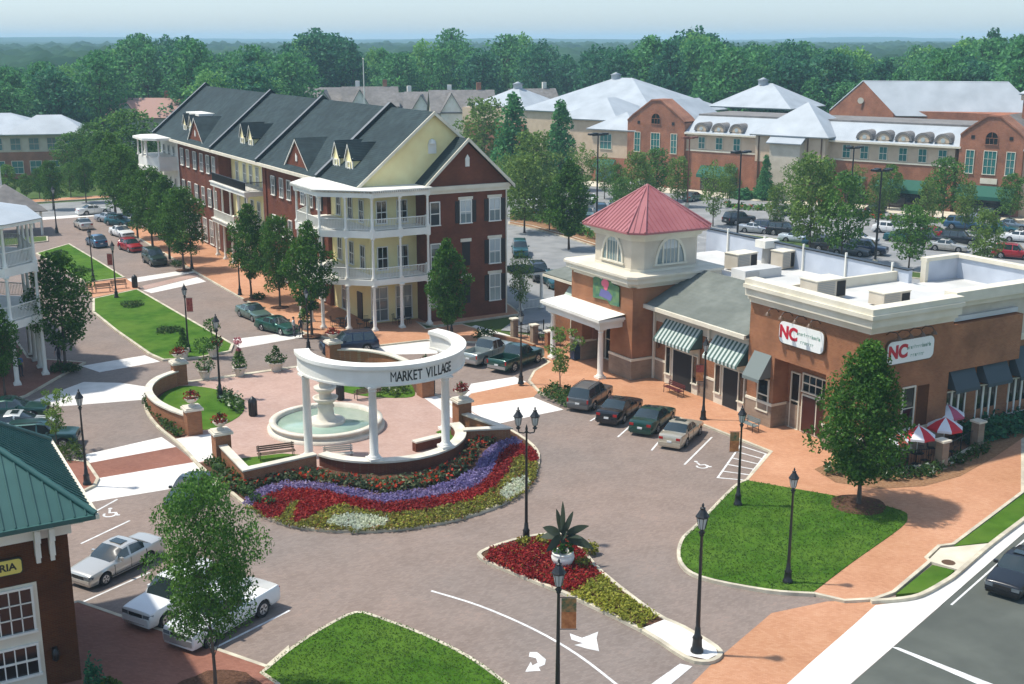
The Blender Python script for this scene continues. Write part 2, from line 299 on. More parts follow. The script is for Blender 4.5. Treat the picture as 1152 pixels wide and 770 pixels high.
def thing(name, label, cat, loc=(0, 0, 0), rz=0.0, group=None, world=False):
    """Empty at the thing's base; world=True: its parts are given in world coordinates"""
    o = bpy.data.objects.new(name, None); o.empty_display_size = 0.3; COL.objects.link(o); o.location = loc
    o.rotation_euler = (0, 0, rz); tag(o, label, cat, group)
    if world: OFF[o.name] = tuple(loc)
    return o
def solo(o, label, cat, group=None, loc=None):
    """a thing that is one mesh: move its origin to its base"""
    tag(o, label, cat, group)
    vs = o.data.vertices
    if loc is None:
        xs = [v.co.x for v in vs]; ys = [v.co.y for v in vs]; zs = [v.co.z for v in vs]; loc = ((min(xs) + max(xs)) / 2, (min(ys) + max(ys)) / 2, min(zs))
    L = Vector(loc); o.data.transform(Matrix.Translation(-L)); o.location = L; return o
def struct(o): o['kind'] = 'structure'; return o
def copy_tree(o, parent=None):
    c = o.copy(); COL.objects.link(c); c.parent = parent
    if parent is not None: c.matrix_parent_inverse = o.matrix_parent_inverse.copy()
    for ch in list(o.children): copy_tree(ch, c)
    return c
def sheet(name, pts, z, m, parent=None):
    mb = MB(); n = len(pts)
    if sum(pts[i][0] * pts[(i + 1) % n][1] - pts[(i + 1) % n][0] * pts[i][1] for i in range(n)) < 0: pts = pts[::-1]
    mb.add([(p[0], p[1], z) for p in pts], [tuple(range(n))], m); return mb.build(name, parent)
def G2(L, z=0.0): return [g(a, b, z) for a, b in L]
def smooth_line(pts, k=4, closed=True):
    """Catmull-Rom through the points"""
    n = len(pts); out = []
    for i in range(n if closed else n - 1):
        p0 = pts[(i - 1) % n] if closed or i > 0 else pts[i]; p1 = pts[i]; p2 = pts[(i + 1) % n]; p3 = pts[(i + 2) % n] if closed or i + 2 < n else pts[i + 1]
        for j in range(k):
            t = j / k
            out.append(tuple(0.5 * ((2 * p1[a]) + (-p0[a] + p2[a]) * t + (2 * p0[a] - 5 * p1[a] + 4 * p2[a] - p3[a]) * t * t + (-p0[a] + 3 * p1[a] - 3 * p2[a] + p3[a]) * t ** 3) for a in (0, 1)))
    if not closed: out.append(tuple(pts[-1]))
    return out
def ccw(pts):
    n = len(pts)
    return pts if sum(pts[i][0] * pts[(i + 1) % n][1] - pts[(i + 1) % n][0] * pts[i][1] for i in range(n)) > 0 else pts[::-1]
def inside(p, poly):
    c = False; n = len(poly); j = n - 1
    for i in range(n):
        if (poly[i][1] > p[1]) != (poly[j][1] > p[1]) and p[0] < (poly[j][0] - poly[i][0]) * (p[1] - poly[i][1]) / (poly[j][1] - poly[i][1]) + poly[i][0]: c = not c
        j = i
    return c
def text_mesh(txt, size, m, name, parent, M, depth=0.01, weight=0.0, align='CENTER', xs=1.0):
    cu = bpy.data.curves.new(name, 'FONT'); cu.body = txt; cu.size = size; cu.extrude = depth; cu.align_x = align; cu.align_y = 'CENTER'; cu.offset = weight
    to = bpy.data.objects.new(name, cu); COL.objects.link(to); bpy.context.view_layer.update()
    dg = bpy.context.evaluated_depsgraph_get(); me = bpy.data.meshes.new_from_object(to.evaluated_get(dg)); bpy.data.objects.remove(to); bpy.data.curves.remove(cu)
    me.transform(Matrix.Diagonal((xs, 1, 1, 1))); me.transform(M); me.materials.clear(); me.materials.append(m)
    o = bpy.data.objects.new(name, me); COL.objects.link(o)
    if parent is not None: o.parent = parent
    return o
# ------------------------------------------------------------------ foliage
def leaf(mb, p, s, m, rnd, up=0.0):
    d = Vector((rnd.gauss(0, 1), rnd.gauss(0, 1), rnd.gauss(0, 1) + up)).normalized(); a = d.orthogonal().normalized(); b = d.cross(a)
    t = rnd.random() * 6.283; u = a * math.cos(t) + b * math.sin(t); w = b * math.cos(t) - a * math.sin(t)
    s1 = s * rnd.uniform(.6, 1.2); s2 = s1 * rnd.uniform(.45, .8); p = Vector(p)
    mb.add([p - u * s1, p + w * s2 * .9 + d * s1 * .15, p + u * s1, p - w * s2 * .9 + d * s1 * .15], [(0, 1, 2, 3)], m)
def crown_mesh(rnd, shape, h0, h1, rad, nclump, nleaf, lsize, m, mb=None, limbs=None, squash=.8, trunk_top=None):
    """leaf clumps filling a crown volume between h0 and h1; returns clump centres for the limbs"""
    mb = mb or MB(); cs = []
    H = h1 - h0; ph = rnd.random() * 6.28
    for k in range(nclump):
        t = (k + .5) / nclump; t = min(1, max(0, t + rnd.uniform(-.04, .04)))
        if shape == 'oval': rr = math.sqrt(max(0, 1 - (2 * t - .9) ** 2 / 1.25))
        elif shape == 'cone': rr = (1 - t) ** .75 * (1 if t > .12 else .55 + t * 3.7)
        elif shape == 'tear': rr = (min(1, (t / .28) ** .7) * (1 - max(0, (t - .28) / .72) ** 2.2)) * .98 + .06
        elif shape == 'vase': rr = min(1, .35 + t * 1.1) * math.sqrt(max(0.05, 1 - max(0, (t - .55) / .45) ** 2))
        else: rr = 1
        a = k * 2.399 + rnd.uniform(-.5, .5); q = math.sqrt(rnd.uniform(.18, 1.0)) * rr * rad * rnd.uniform(.72, 1.12) * (1 + .14 * math.sin(a * 2 + t * 5 + ph) + .09 * math.sin(a * 5 - t * 9))
        cs.append((Vector((q * math.cos(a), q * math.sin(a), h0 + t * H)), (.26 + .16 * rnd.random()) * rad * (.55 + .6 * rr)))
    for c, r in cs:
        n = int(nleaf * (r / (.35 * rad)) ** 1.5) + 4
        for i in range(n):
            v = Vector((rnd.gauss(0, 1), rnd.gauss(0, 1), rnd.gauss(0, 1))).normalized() * r * rnd.uniform(.45, 1.1) ** .7
            v.z *= squash; leaf(mb, c + v, lsize, m, rnd, .5)
    return mb, cs
def trunk_mesh(rnd, h, r0, cs, n=8, mb=None, lean=0.02, top=.75, zmin=0):
    mb = mb or MB(); pts = []; rr = []
    for i in range(7):
        t = i / 6; pts.append(Vector((rnd.uniform(-lean, lean) * h * t, rnd.uniform(-lean, lean) * h * t, h * top * t))); rr.append(r0 * (1.25 if i == 0 else 1) * (1 - .75 * t))
    mb.tube(pts, rr, n, M_BARK)
    for c, r in cs[::max(1, len(cs) // 16)]:
        z = max(h * .18, c.z - r - .25 * Vector((c.x, c.y)).length); k = min(5, int(z / (h * top) * 6)); b = pts[k].lerp(pts[k + 1], .5)
        mid = b.lerp(c, .55) + Vector((0, 0, -.05 * h * rnd.random())); mb.tube([b, mid, c], [r0 * .32, r0 * .2, r0 * .07], 5, M_BARK)
    return mb
class TreeKind:
    """keeps crown and trunk meshes so that trees of one kind can share them"""
    def __init__(s, seed, shape, h, clear, rad, nclump, nleaf, lsize, m, r0=.12, squash=.8, n=8):
        rnd = random.Random(seed); mb, cs = crown_mesh(rnd, shape, clear, h, rad, nclump, nleaf, lsize, m, squash=squash); tm = trunk_mesh(rnd, h, r0, cs, n)
        a = mb.build('crown'); b = tm.build('trunk'); s.c = a.data; s.t = b.data; bpy.data.objects.remove(a); bpy.data.objects.remove(b)
    def put(s, name, x, y, label, cat='tree', group=None, sc=1.0, rz=0, z=0, sz=None):
        t = thing(name, label, cat, (x, y, z), rz, group); t.scale = (sc, sc, sz or sc)
        for nm, me in (('trunk', s.t), ('crown', s.c)): o = bpy.data.objects.new(nm, me); COL.objects.link(o); o.parent = t
        return t
def shrub(name, x, y, r, h, m, label, cat='shrub', group=None, z=0.13, seed=0, ls=.11, dens=1.0, accents=None):
    rnd = random.Random(seed + int(x * 131 + y * 17)); mb = MB(); n = int((140 + 330 * r) * dens)
    for i in range(n):
        a = rnd.random() * 6.283; e = math.asin(rnd.random() ** .8); q = rnd.uniform(.55, 1.05) * (1 + .18 * math.sin(a * 3 + seed))
        mm = m
        if accents and rnd.random() < accents[1]: mm = accents[0]
        leaf(mb, (r * q * math.cos(e) * math.cos(a), r * q * math.cos(e) * math.sin(a), h * q * math.sin(e) + .02), ls, mm, rnd, .8)
    for i in range(4): a = rnd.random() * 6.28; mb.cyl((0, 0, 0), (r * .5 * math.cos(a), r * .5 * math.sin(a), h * .6), .015, .008, 4, M_BARK)
    o = mb.build(name); o.location = (x, y, z); tag(o, label, cat, group); return o
def bedding(name, poly, per_m2, m, s, h, label, z=.14, seed=1, holes=(), accents=None, jit=.1, kind='stuff', cat='flowers', leaves=4):
    """low planting over an area: one tuft per plant"""
    rnd = random.Random(seed); xs = [p[0] for p in poly]; ys = [p[1] for p in poly]; x0, x1, y0, y1 = min(xs), max(xs), min(ys), max(ys)
    mb = MB(); n = int((x1 - x0) * (y1 - y0) * per_m2)
    for i in range(n):
        p = (rnd.uniform(x0, x1), rnd.uniform(y0, y1))
        if not inside(p, poly) or any(inside(p, q) for q in holes): continue
        hh = h * rnd.uniform(.6, 1.2)
        for k in range(leaves):
            mm = m
            if accents and rnd.random() < accents[1] and k >= leaves // 2: mm = accents[0]
            leaf(mb, (p[0] + rnd.gauss(0, s * .6), p[1] + rnd.gauss(0, s * .6), z + hh * (k + 1) / leaves), s, mm, rnd, 1.2)
    o = mb.build(name); tag(o, label, cat, None, kind); return o
# ------------------------------------------------------------------ ground
def cpt(X, Y): return cam2(X, Y)
S = struct(sheet('ground', [cpt(-3500, -400), cpt(3500, -400), cpt(3500, 5200), cpt(-3500, 5200)], -.06, M_LAND))
def slab(name, pts, z, m, kerb=None, kw=.18, kz=None, mside=None):
    pts = ccw(pts); mb = MB(); mb.prism(pts, -.02, z, mside or m, m); o = struct(mb.build(name))
    if kerb:
        kb = MB(); kb.band(pts, -.003, kw, -.02, (kz or z + .012), kerb); struct(kb.build(name.split('.')[0] + '_kerb'))
    return o
# brick-paved streets
struct(sheet('brick_road', [(13.2, 182), (12.6, 100), (10.5, 92), (6.0, 92), (2.0, 60), (-4, 20), (30, 8), (34.6, 28.5), (52, 40), (52.3, 62), (48, 90), (40, 96.5), (35.2, 104), (34.9, 182)], 0.0, M_ROAD))
# cross street at the far end of the main street and its pavements
struct(sheet('cross_street', [(-60, 176), (120, 176), (120, 199), (-60, 199)], -.006, M_ASPHL))
slab('far_pavement', [(-60, 200.5), (60, 200.5), (60, 204), (-60, 204)], .12, M_WALK, M_KERB)
struct(sheet('crosswalk', [(13.3, 180.6), (34.8, 180.6), (34.8, 183.2), (13.3, 183.2)], .004, M_CONC))
# road at the right-hand corner: runs 45 degrees to the camera
e0 = g(963, 765); e1 = g(1152, 600); dx, dy = (e1[0] - e0[0]), (e1[1] - e0[1]); L = math.hypot(dx, dy); dx /= L; dy /= L
rp = lambda s, d: (e0[0] + dx * s + dy * d, e0[1] + dy * s - dx * d)   # s along, d to the right
struct(sheet('main_road', [rp(-60, 0), rp(150, 0), rp(150, 15), rp(-60, 15)], .002, M_ASPH2))
struct(sheet('stop_line', G2([(1002, 728), (1011, 729), (1140, 779), (1120, 779)]), .012, M_PAINTW))
struct(sheet('edge_line', [rp(9, .28), rp(120, .28), rp(120, .38), rp(9, .38)], .008, M_PAINTW))
struct(sheet('concrete_apron', [rp(-8, -.02), rp(40, -.02)] + G2([(1152, 586), (1070, 651), (1036, 671), (1010, 678), (985, 681), (962, 702), (916, 742), (885, 770), (862, 795)]), .006, M_CONC))
struct(sheet('far_side_pavement', [rp(-60, 15), rp(150, 15), rp(150, 20), rp(-60, 20)], .0, M_CREAMC))
# back car park and lane behind the shops
lot = [(55.6, 93), (60.5, 92.5), (66, 99.5), (66, 84), (86, 84), (86, 40), (230, 40), (230, 140), (178, 140)] + [cpt(75, 172), cpt(50, 185), cpt(28, 198), cpt(0, 215), cpt(-10, 175)] + [(70, 176), (58, 176), (56.5, 120)]
struct(sheet('car_park', lot, -.004, M_ASPHL))
# the rear service lane
struct(sheet('service_lane', [(50.5, 89.5), (53.5, 86), (66, 86), (66, 99), (60, 94.8), (56, 94.6)], .003, M_ASPHL))
# junction band in orange brick, crosswalks in pale concrete
struct(sheet('brick_crosswalk', G2([(995, 674), (930, 677), (868, 690), (800, 748), (768, 780), (920, 800), (945, 770), (1000, 700)]), .004, M_WALK))
struct(sheet('stop_bar', G2([(727, 774), (765, 747), (779, 750), (750, 774)]), .010, M_PAINTW))
cw = lambda n, L, z=.004, m=M_CONC: struct(sheet(n, G2(L), z, m))
cw('crosswalk', [(143, 314), (216, 303), (224, 306), (147, 319)])
cw('crosswalk', [(161, 327), (222, 312), (232, 317), (170, 330)])
cw('crosswalk', [(160, 322), (219, 308), (224, 311), (163, 326)], .008, M_PLAZA)
cw('crosswalk', [(262, 382), (318, 375), (352, 372), (356, 377), (281, 390), (268, 392)])
cw('crosswalk', [(91, 412), (163, 400), (180, 407), (112, 419)])
cw('crosswalk', [(94, 430), (136, 431), (169, 436), (161, 450), (74, 457), (20, 459), (40, 450)])
cw('crosswalk', [(94, 512), (182, 492), (198, 503), (101, 521)])
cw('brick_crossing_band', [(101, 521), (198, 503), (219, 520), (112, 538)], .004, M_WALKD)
cw('crosswalk', [(112, 538), (219, 520), (248, 547), (200, 549), (96, 566), (88, 556)])
cw('crosswalk', [(405, 386), (498, 384), (492, 398), (404, 400)])
cw('crosswalk', [(505, 377), (535, 366), (585, 381), (546, 386)])
cw('crosswalk', [(519, 452), (530, 432), (579, 424), (592, 430), (530, 443)])
cw('brick_crossing_band', [(530, 443), (592, 430), (606, 441), (600, 447), (519, 459)], .004, M_WALK)
cw('crosswalk', [(513, 460), (600, 447), (634, 461), (600, 468), (548, 480)])
# ---- raised pavements
slab('pavement', [(34.6, 174), (34.45, 130), (34.6, 114.7), (34.9, 97), (36.2, 93.6)] + G2([(420, 391), (480, 384), (545, 387), (540, 372), (520, 366), (480, 371), (470, 364)]) + [(46, 93.5), (55.2, 93.8), (56.3, 98), (56.3, 174)], .12, M_WALK, M_KERB)
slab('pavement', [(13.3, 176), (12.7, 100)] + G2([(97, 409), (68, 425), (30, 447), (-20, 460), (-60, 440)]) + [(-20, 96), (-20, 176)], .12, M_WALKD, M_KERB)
store_walk = G2([(600, 419), (617, 409), (604, 400), (590, 398), (580, 388)]) + [(50.6, 88), (52.6, 84.2), (70, 83), (70, 47.5)] + [(69, 46)] + G2([(1152, 478), (1152, 556), (1074, 615), (1058, 617), (1044, 630), (1048, 634), (1007, 669), (985, 677), (950, 679), (912, 670), (862, 665), (788, 650), (766, 632), (765, 615), (784, 592), (826, 548), (839, 541), (866, 510), (791, 480), (730, 463), (640, 420 + 36), (606, 443), (594, 430)])
slab('pavement', store_walk, .12, M_WALK, M_KERB)
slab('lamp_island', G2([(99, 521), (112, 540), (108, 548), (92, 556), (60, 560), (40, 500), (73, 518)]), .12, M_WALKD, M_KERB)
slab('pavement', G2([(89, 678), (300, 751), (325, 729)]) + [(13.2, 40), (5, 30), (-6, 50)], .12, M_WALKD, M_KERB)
# ---- medians, lawns
slab('street_median', G2([(104, 336), (155, 325), (200, 351), (263, 387), (260, 395), (225, 402), (183, 405), (167, 398), (130, 372), (104, 351)], .14), .14, M_LAWN, M_KERB, .22, .155)
slab('median_path', G2([(96, 319), (141, 313), (158, 324), (105, 335)], .12), .12, M_WALK, None)
slab('street_median', G2([(40, 285), (78, 274), (112, 294), (141, 312), (96, 318)], .14), .14, M_LAWN, M_KERB, .22, .155)
slab('street_median', [(16.5, 158), (24, 160), (24.6, 164), (16.5, 166)], .14, M_LAND, M_KERB)
corner = smooth_line(G2([(765, 632), (767, 608), (785, 590), (826, 548), (842, 541)], .13), 4, False) + smooth_line(G2([(893, 550), (966, 563), (1012, 574), (1021, 582), (1012, 595), (960, 632), (914, 667)], .13), 4, False) + G2([(862, 663), (788, 648)], .13)
slab('corner_lawn', corner, .15, M_LAWN, None)
slab('verge', G2([(1008, 669), (1049, 636), (1074, 642), (1062, 653), (1036, 667)], .13), .15, M_LAWN)
slab('verge', G2([(1073, 615), (1152, 556), (1200, 520), (1200, 545), (1152, 583), (1117, 610)], .13), .15, M_LAWN)
slab('concrete_landing', G2([(1044, 631), (1058, 617), (1117, 611), (1080, 642)], .13), .14, M_CREAMC)
kb = MB(); kb.band(smooth_line(G2([(1200, 547), (1152, 584), (1115, 612), (1078, 644), (1062, 655), (1036, 669), (1010, 674), (980, 676)], .13), 3, False), -.12, .1, -.02, .165, M_KERB, closed=False); struct(kb.build('verge_kerb'))
bl = smooth_line(G2([(292, 757), (325, 730), (362, 706), (400, 688), (430, 695), (480, 714), (530, 739), (575, 771)], .14), 3, False) + [(22.3, 31), (14, 38)]
slab('near_lawn', bl, .14, M_LAWN, M_KERB, .16, .155)
kb = MB(); kb.band(smooth_line(G2([(842, 540), (826, 548), (785, 590), (767, 608), (765, 631), (788, 649), (862, 664), (916, 668)], .13), 4, False), -.09, .09, -.02, .17, M_KERB, closed=False); struct(kb.build('lawn_kerb'))
# ---- traffic island in the foreground
isl = smooth_line(G2([(540, 628), (546, 617), (591, 603), (636, 600), (656, 617), (679, 643), (737, 688), (770, 704), (808, 727), (812, 738), (797, 745), (770, 740), (721, 709), (640, 670), (591, 650)], .13), 3)
slab('traffic_island', isl, .11, M_MULCH, M_KERB, .2, .15)
struct(sheet('island_nose', G2([(722, 707), (750, 696), (771, 705), (804, 727), (808, 736), (796, 742), (771, 737)], .14), .14, M_CONC))
# ---- road markings
def line(pts, w, m=M_PAINTW, z=.008, name='road_marking'):
    mb = MB(); mb.band(pts, -w / 2, w / 2, z - .002, z, m, closed=False); return struct(mb.build(name))
line(smooth_line(G2([(485, 665), (540, 682), (600, 708), (650, 737), (697, 773)]), 4, False), .13)
for a, b in (((91, 612), (146, 586)), ((90, 679), (169, 644)), ((134, 696), (160, 684)), ((186, 713), (212, 702)), ((244, 728), (326, 687)), ((105, 577), (132, 562))): line(G2([a, b]), .12, name='bay_line')
for a, b in (((801, 492), (770, 523)), ((757, 478), (733, 507)), ((722, 468), (695, 492)), ((690, 458), (664, 474)), ((660, 446), (640, 456))): line(G2([a, b]), .12, name='bay_line')
hq = G2([(832, 501), (863, 511), (840, 541), (806, 538)]); hm = MB(); hm.band(ccw(hq), 0, .12, .006, .008, M_PAINTW)
for t in (.2, .4, .6, .8):
    lerp = lambda p, q, t: (p[0] + (q[0] - p[0]) * t, p[1] + (q[1] - p[1]) * t)
    hm.band([lerp(hq[0], hq[3], t), lerp(hq[1], hq[2], t)], -.06, .06, .006, .0084, M_PAINTW, closed=False)
struct(hm.build('hatched_marking'))
def wheelchair(c, a, s):
    mb = MB(); ca, sa = math.cos(a), math.sin(a); T = lambda u, v: (c[0] + (u * ca - v * sa) * s, c[1] + (u * sa + v * ca) * s)
    ring = [T(.32 * math.cos(t), .32 * math.sin(t) - .15) for t in [2.6 + i * .42 for i in range(11)]]
    mb.band(ring, -.06 * s, .06 * s, .006, .008, M_PAINTW, closed=False)
    mb.band([T(-.1, .55), T(-.05, .1), T(.28, .1), T(.42, -.3), T(.55, -.28)], -.06 * s, .06 * s, .0062, .0084, M_PAINTW, closed=False)
    mb.prism([T(-.1 + .12 * math.cos(t), .72 + .12 * math.sin(t)) for t in [i * .785 for i in range(8)]], .006, .008, M_PAINTW)
    return struct(mb.build('wheelchair_symbol'))
wheelchair(g(789, 524), R(-20), 1.0); wheelchair(g(124, 578), R(-20), 1.0)
# turn arrows, drawn on the ground from their outlines
cw('turn_arrow', [(641, 713), (655, 718), (673, 711), (671, 719), (674, 733), (660, 730), (646, 726), (656, 724), (643, 720)], .008, M_PAINTW)
cw('turn_arrow', [(596, 734), (604, 734), (614, 742), (613, 748), (606, 751), (608, 755), (591, 756), (597, 745), (599, 749), (605, 746), (603, 741), (595, 739)], .008, M_PAINTW)
# stop-bay lines of the rear car park
for i in range(26):
    for (bx, by) in ((84, 104), (84, 118)): line([(bx + i * 2.9, by), (bx + i * 2.9, by + 5)], .1, name='bay_line', z=.002) if i % 2 == 0 or True else None
# cover on the concrete landing
mc = MB(); c = g(1067, 633, .14); mc.cyl((c[0], c[1], .10), (c[0], c[1], .148), .33, .33, 16, M_BRONZE); solo(mc.build('manhole_cover'), 'small round iron cover set in the pale concrete landing beside the road', 'manhole cover')
# mulch ring under the lawn tree, planting strips
# ------------------------------------------------------------------ central plaza
PCX = 27.3
RC = (28.7, 66.0); RR = 4.9
bed = smooth_line([(18.2, 84.0), (17.4, 81), (17.2, 77), (17.5, 72.6), (17.5, 68), (17.75, 64.3), (17.98, 60.9), (18.5, 58.2), (19.7, 56), (21.9, 54.2), (24.5, 53.2), (27.5, 53.0), (30.7, 53.8), (33.6, 55.9), (36.0, 58.9), (37.0, 61.3), (37.3, 64.5), (36.9, 67), (36.4, 69), (36.6, 74), (37.2, 78), (36.6, 82), (34.5, 86.4), (30, 86.6), (24.3, 86.3), (20, 86.6)], 3)
slab('plaza_bed', bed, .11, M_MULCH, M_KERB, .2, .14)
inner = [(21.3, 86.2), (33, 86.2), (34.6, 82), (35.5, 78.5), (35.5, 74.2), (37.0, 74.3), (36.8, 67), (34.6, 67), (32.3, 63.6), (28.5, 61.2), (24.4, 63.6), (19.6, 68.2), (17.75, 68.6), (17.75, 73.8), (19.2, 74.3), (18.2, 79.5), (19.4, 84)]
slab('plaza_paving', inner, .13, M_PLAZA)
struct(sheet('plaza_threshold', [(17.5, 68.7), (19.6, 68.9), (19.9, 73.6), (17.6, 73.8)], .136, M_CONC))
struct(sheet('plaza_threshold', [(34.9, 67.6), (36.7, 67.5), (36.9, 73.9), (35.4, 73.9)], .136, M_CONC))
kb = MB(); kb.band([(20.9, 86.45), (33.1, 86.45)], -.22, .22, .1, .17, M_KERB, closed=False); struct(kb.build('plaza_kerb'))
# lawn pockets behind the curved walls
lw = smooth_line([(21.0, 85.6), (19.0, 83.4), (18.2, 79.5), (19.2, 75.4), (20.3, 74.6), (22.6, 76.3), (23.8, 79.0), (23.6, 81.8), (22.8, 84)], 3)
slab('plaza_lawn', lw, .16, M_LAWN)
slab('plaza_lawn', [(2 * PCX - x, y) for x, y in lw], .16, M_LAWN)
slab('plaza_lawn', [(19.4, 64.2), (22.9, 64.6), (23.5, 66.8), (22.6, 67.6), (19.6, 68.1)], .16, M_LAWN)
slab('plaza_lawn', [(35.2, 63.7), (32.8, 63.8), (32.7, 66.6), (33.8, 67), (34.9, 66.6)], .16, M_LAWN)
def garden_wall(pts, label, h=1.3, group='low brick walls round the plaza'):
    t = thing('garden_wall', label, 'wall', (*pts[len(pts) // 2], 0), world=True, group=group)
    mb = MB(); mb.band(pts, -.17, .17, 0, h - .1, M_BRICKO, closed=False); mb.build('brickwork', t)
    mb = MB(); mb.band(pts, -.26, .26, h - .1, h, M_STONE, closed=False); mb.build('coping', t); return t
wc = smooth_line([(21.0, 86.0), (19.2, 84.6), (18.0, 82.2), (17.75, 79.2), (18.2, 76.6), (18.85, 74.7)], 5, False)
garden_wall(wc, 'curved brick wall with pale coping bowing out towards the left-hand street')
garden_wall([(2 * PCX - x, y) for x, y in wc], 'curved brick wall with pale coping seen behind the white ring, its inner face in shade')
garden_wall([(19.1, 68.4), (19.0, 63.5), (23.4, 64.0)], 'angled brick wall with white coping left of the ring, above the canna bed', 1.15)
garden_wall([(34.9, 66.9), (35.8, 62.9), (33.3, 63.9)], 'angled brick wall with white coping right of the ring, ending at an urn pillar', 1.05)
# ring wall, columns and beam
arc = lambda a0, a1, r, n: [(RC[0] + r * math.cos(R(a0 + (a1 - a0) * i / n)), RC[1] + r * math.sin(R(a0 + (a1 - a0) * i / n))) for i in range(n + 1)]
t = thing('garden_wall', 'semicircular brick wall with white coping carrying the columns of the ring', 'wall', (RC[0], RC[1], 0), world=True, group='low brick walls round the plaza')
mb = MB(); mb.band(arc(198, 356, RR, 40), -.26, .26, 0, .8, M_BRICKR, closed=False); mb.build('brickwork', t)
mb = MB(); mb.band(arc(198, 356, RR, 40), -.36, .36, .8, .92, M_STONE, closed=False); mb.build('coping', t)
t = thing('colonnade', 'white curved entrance beam on round columns with black lettering on its face', 'colonnade', (RC[0], RC[1], 0), world=True)
BR = 4.85
beam_pts = arc(163, 382, BR, 64)
mb = MB(); mb.band(beam_pts, -.30, .30, 5.6, 6.42, M_WHITE, closed=False); mb.build('beam', t)
mb = MB(); mb.band(beam_pts, -.40, .40, 6.42, 6.5, M_WHITE, closed=False); mb.band(beam_pts, -.46, .46, 6.5, 6.72, M_WHITE, closed=False); mb.band(beam_pts, -.35, .35, 5.48, 5.6, M_WHITE, closed=False); mb.build('cornice', t)
def column(px, py, z0, z1, r=.24, parent=None, label=None, m=None, n=20, name='column'):
    mb = MB(); m = m or M_WHITE
    mb.box(px - r * 1.55, px + r * 1.55, py - r * 1.55, py + r * 1.55, z0, z0 + .16, m)
    H = z1 - z0
    mb.lathe([(r * 1.4, .16), (r * 1.42, .24), (r * 1.15, .30), (r * 1.1, .34), (r, .38), (r, H * .4), (r * .86, H - .36), (r * .98, H - .33), (r * .98, H - .28), (r * .88, H - .26), (r * .9, H - .2), (r * 1.3, H - .12), (r * 1.3, H - .1)], (px, py, z0), n, m)
    mb.box(px - r * 1.45, px + r * 1.45, py - r * 1.45, py + r * 1.45, z1 - .1, z1, m)
    return mb.build(name, parent, label)
for a in (178, 240, 297, 9):
    q = (RC[0] + RR * math.cos(R(a)), RC[1] + RR * math.sin(R(a)))
    column(q[0], q[1], .92 if 195 < a < 357 else .13, 5.48, .26, t)
# lettering wrapped on the outside of the beam
lt = MB(); word = 'MARKET VILLAGE'; a = 252; parts = []
adv = {'I': .30, ' ': .42, 'M': .62, 'W': .7}
from mathutils import Matrix as MX
for ch in word:
    w = adv.get(ch, .50) * .60
    if ch != ' ':
        am = R(a + w / 2 / BR * 57.3); pos = (RC[0] + (BR + .305) * math.cos(am), RC[1] + (BR + .305) * math.sin(am), 6.0)
        M4 = MX.Translation(pos) @ MX.Rotation(am + math.pi / 2, 4, 'Z') @ MX.Rotation(math.pi / 2, 4, 'X')
        parts.append(text_mesh(ch, .86, M_LETTER, 'letter', None, M4, .010, 0 if ch == 'M' else .014, xs=.62))
    a += w / BR * 57.3
bm = bmesh.new()
for o in parts: bm.from_mesh(o.data); me = o.data; bpy.data.objects.remove(o)
me = bpy.data.meshes.new('lettering'); bm.to_mesh(me); bm.free(); me.materials.append(M_LETTER); me.transform(Matrix.Translation((-RC[0], -RC[1], 0)))
o = bpy.data.objects.new('lettering', me); COL.objects.link(o); o.parent = t
t = thing('planter_wall', 'short brick planter wall with white coping inside the ring beside its right column', 'planter', (31.6, 65.5, 0), world=True)
pw = [g(466, 508, .13), g(498, 500, .13)]; mb = MB(); mb.band(pw, -.2, .2, .1, .7, M_BRICKR, closed=False); mb.build('brickwork', t); mb = MB(); mb.band(pw, -.27, .27, .7, .8, M_STONE, closed=False); mb.build('coping', t)
# pillars with urns of red flowers
def pillar(x, y, label, h=1.75, w=.95):
    t = thing('brick_pillar', label, 'pillar', (x, y, 0), group='brick pillars carrying the flower urns')
    mb = MB(); mb.box(-w / 2, w / 2, -w / 2, w / 2, 0, h, M_BRICKO); mb.build('shaft', t)
    mb = MB(); k = w / 2 + .13; mb.box(-k, k, -k, k, h, h + .14, M_STONE); k -= .09; mb.box(-k, k, -k, k, h + .14, h + .22, M_STONE); mb.build('cap', t)
def urn(x, y, z, label, sd, r=.42, fm=None, group='stone urns of red flowers on the brick pillars'):
    t = thing('flower_urn', label, 'urn', (x, y, z), group=group); r_ = r
    mb = MB(); mb.lathe([(r * .55, 0), (r * .55, .08), (r * .28, .14), (r * .25, .2), (r * .7, .3), (r * .95, .44), (r * 1.1, .5), (r * 1.1, .55), (r * .95, .55), (r * .9, .5)], (0, 0, 0), 18, M_STONE); mb.cyl((0, 0, .44), (0, 0, .52), r * .9, None, 12, M_MULCH); mb.build('bowl', t)
    rnd = random.Random(sd); mb = MB()
    for i in range(220):
        a = rnd.random() * 6.28; e = rnd.random() * 1.5; q = r * 1.35 * rnd.uniform(.6, 1.08); leaf(mb, (q * math.cos(e) * math.cos(a), q * math.cos(e) * math.sin(a), .52 + q * .85 * math.sin(e)), .085, (fm or L_REDF) if rnd.random() < .78 else L_HEDGE, rnd, .6)
    for i in range(26): leaf(mb, (rnd.gauss(0, .07), rnd.gauss(0, .07), .7 + rnd.random() * .5), .1, L_HEDGE, rnd, 2)
    mb.build('flowers', t); return t
PIL = [(21.2, 86.2, 'at the far end of the curved left wall'), (18.95, 74.35, 'at the near end of the curved left wall'), (19.15, 68.7, 'left of the ring, across the plaza opening'), (34.95, 67.2, 'right of the ring by the wide crosswalk'), (33.4, 86.2, 'behind the ring in front of the dark blue wagon'), (35.75, 74.4, 'behind the ring by the two pickups')]
for i, (x, y, w) in enumerate(PIL):
    pillar(x, y, 'square brick pillar with stone cap standing ' + w); urn(x, y, 1.97, 'red flower urn on pillar ' + w, i)
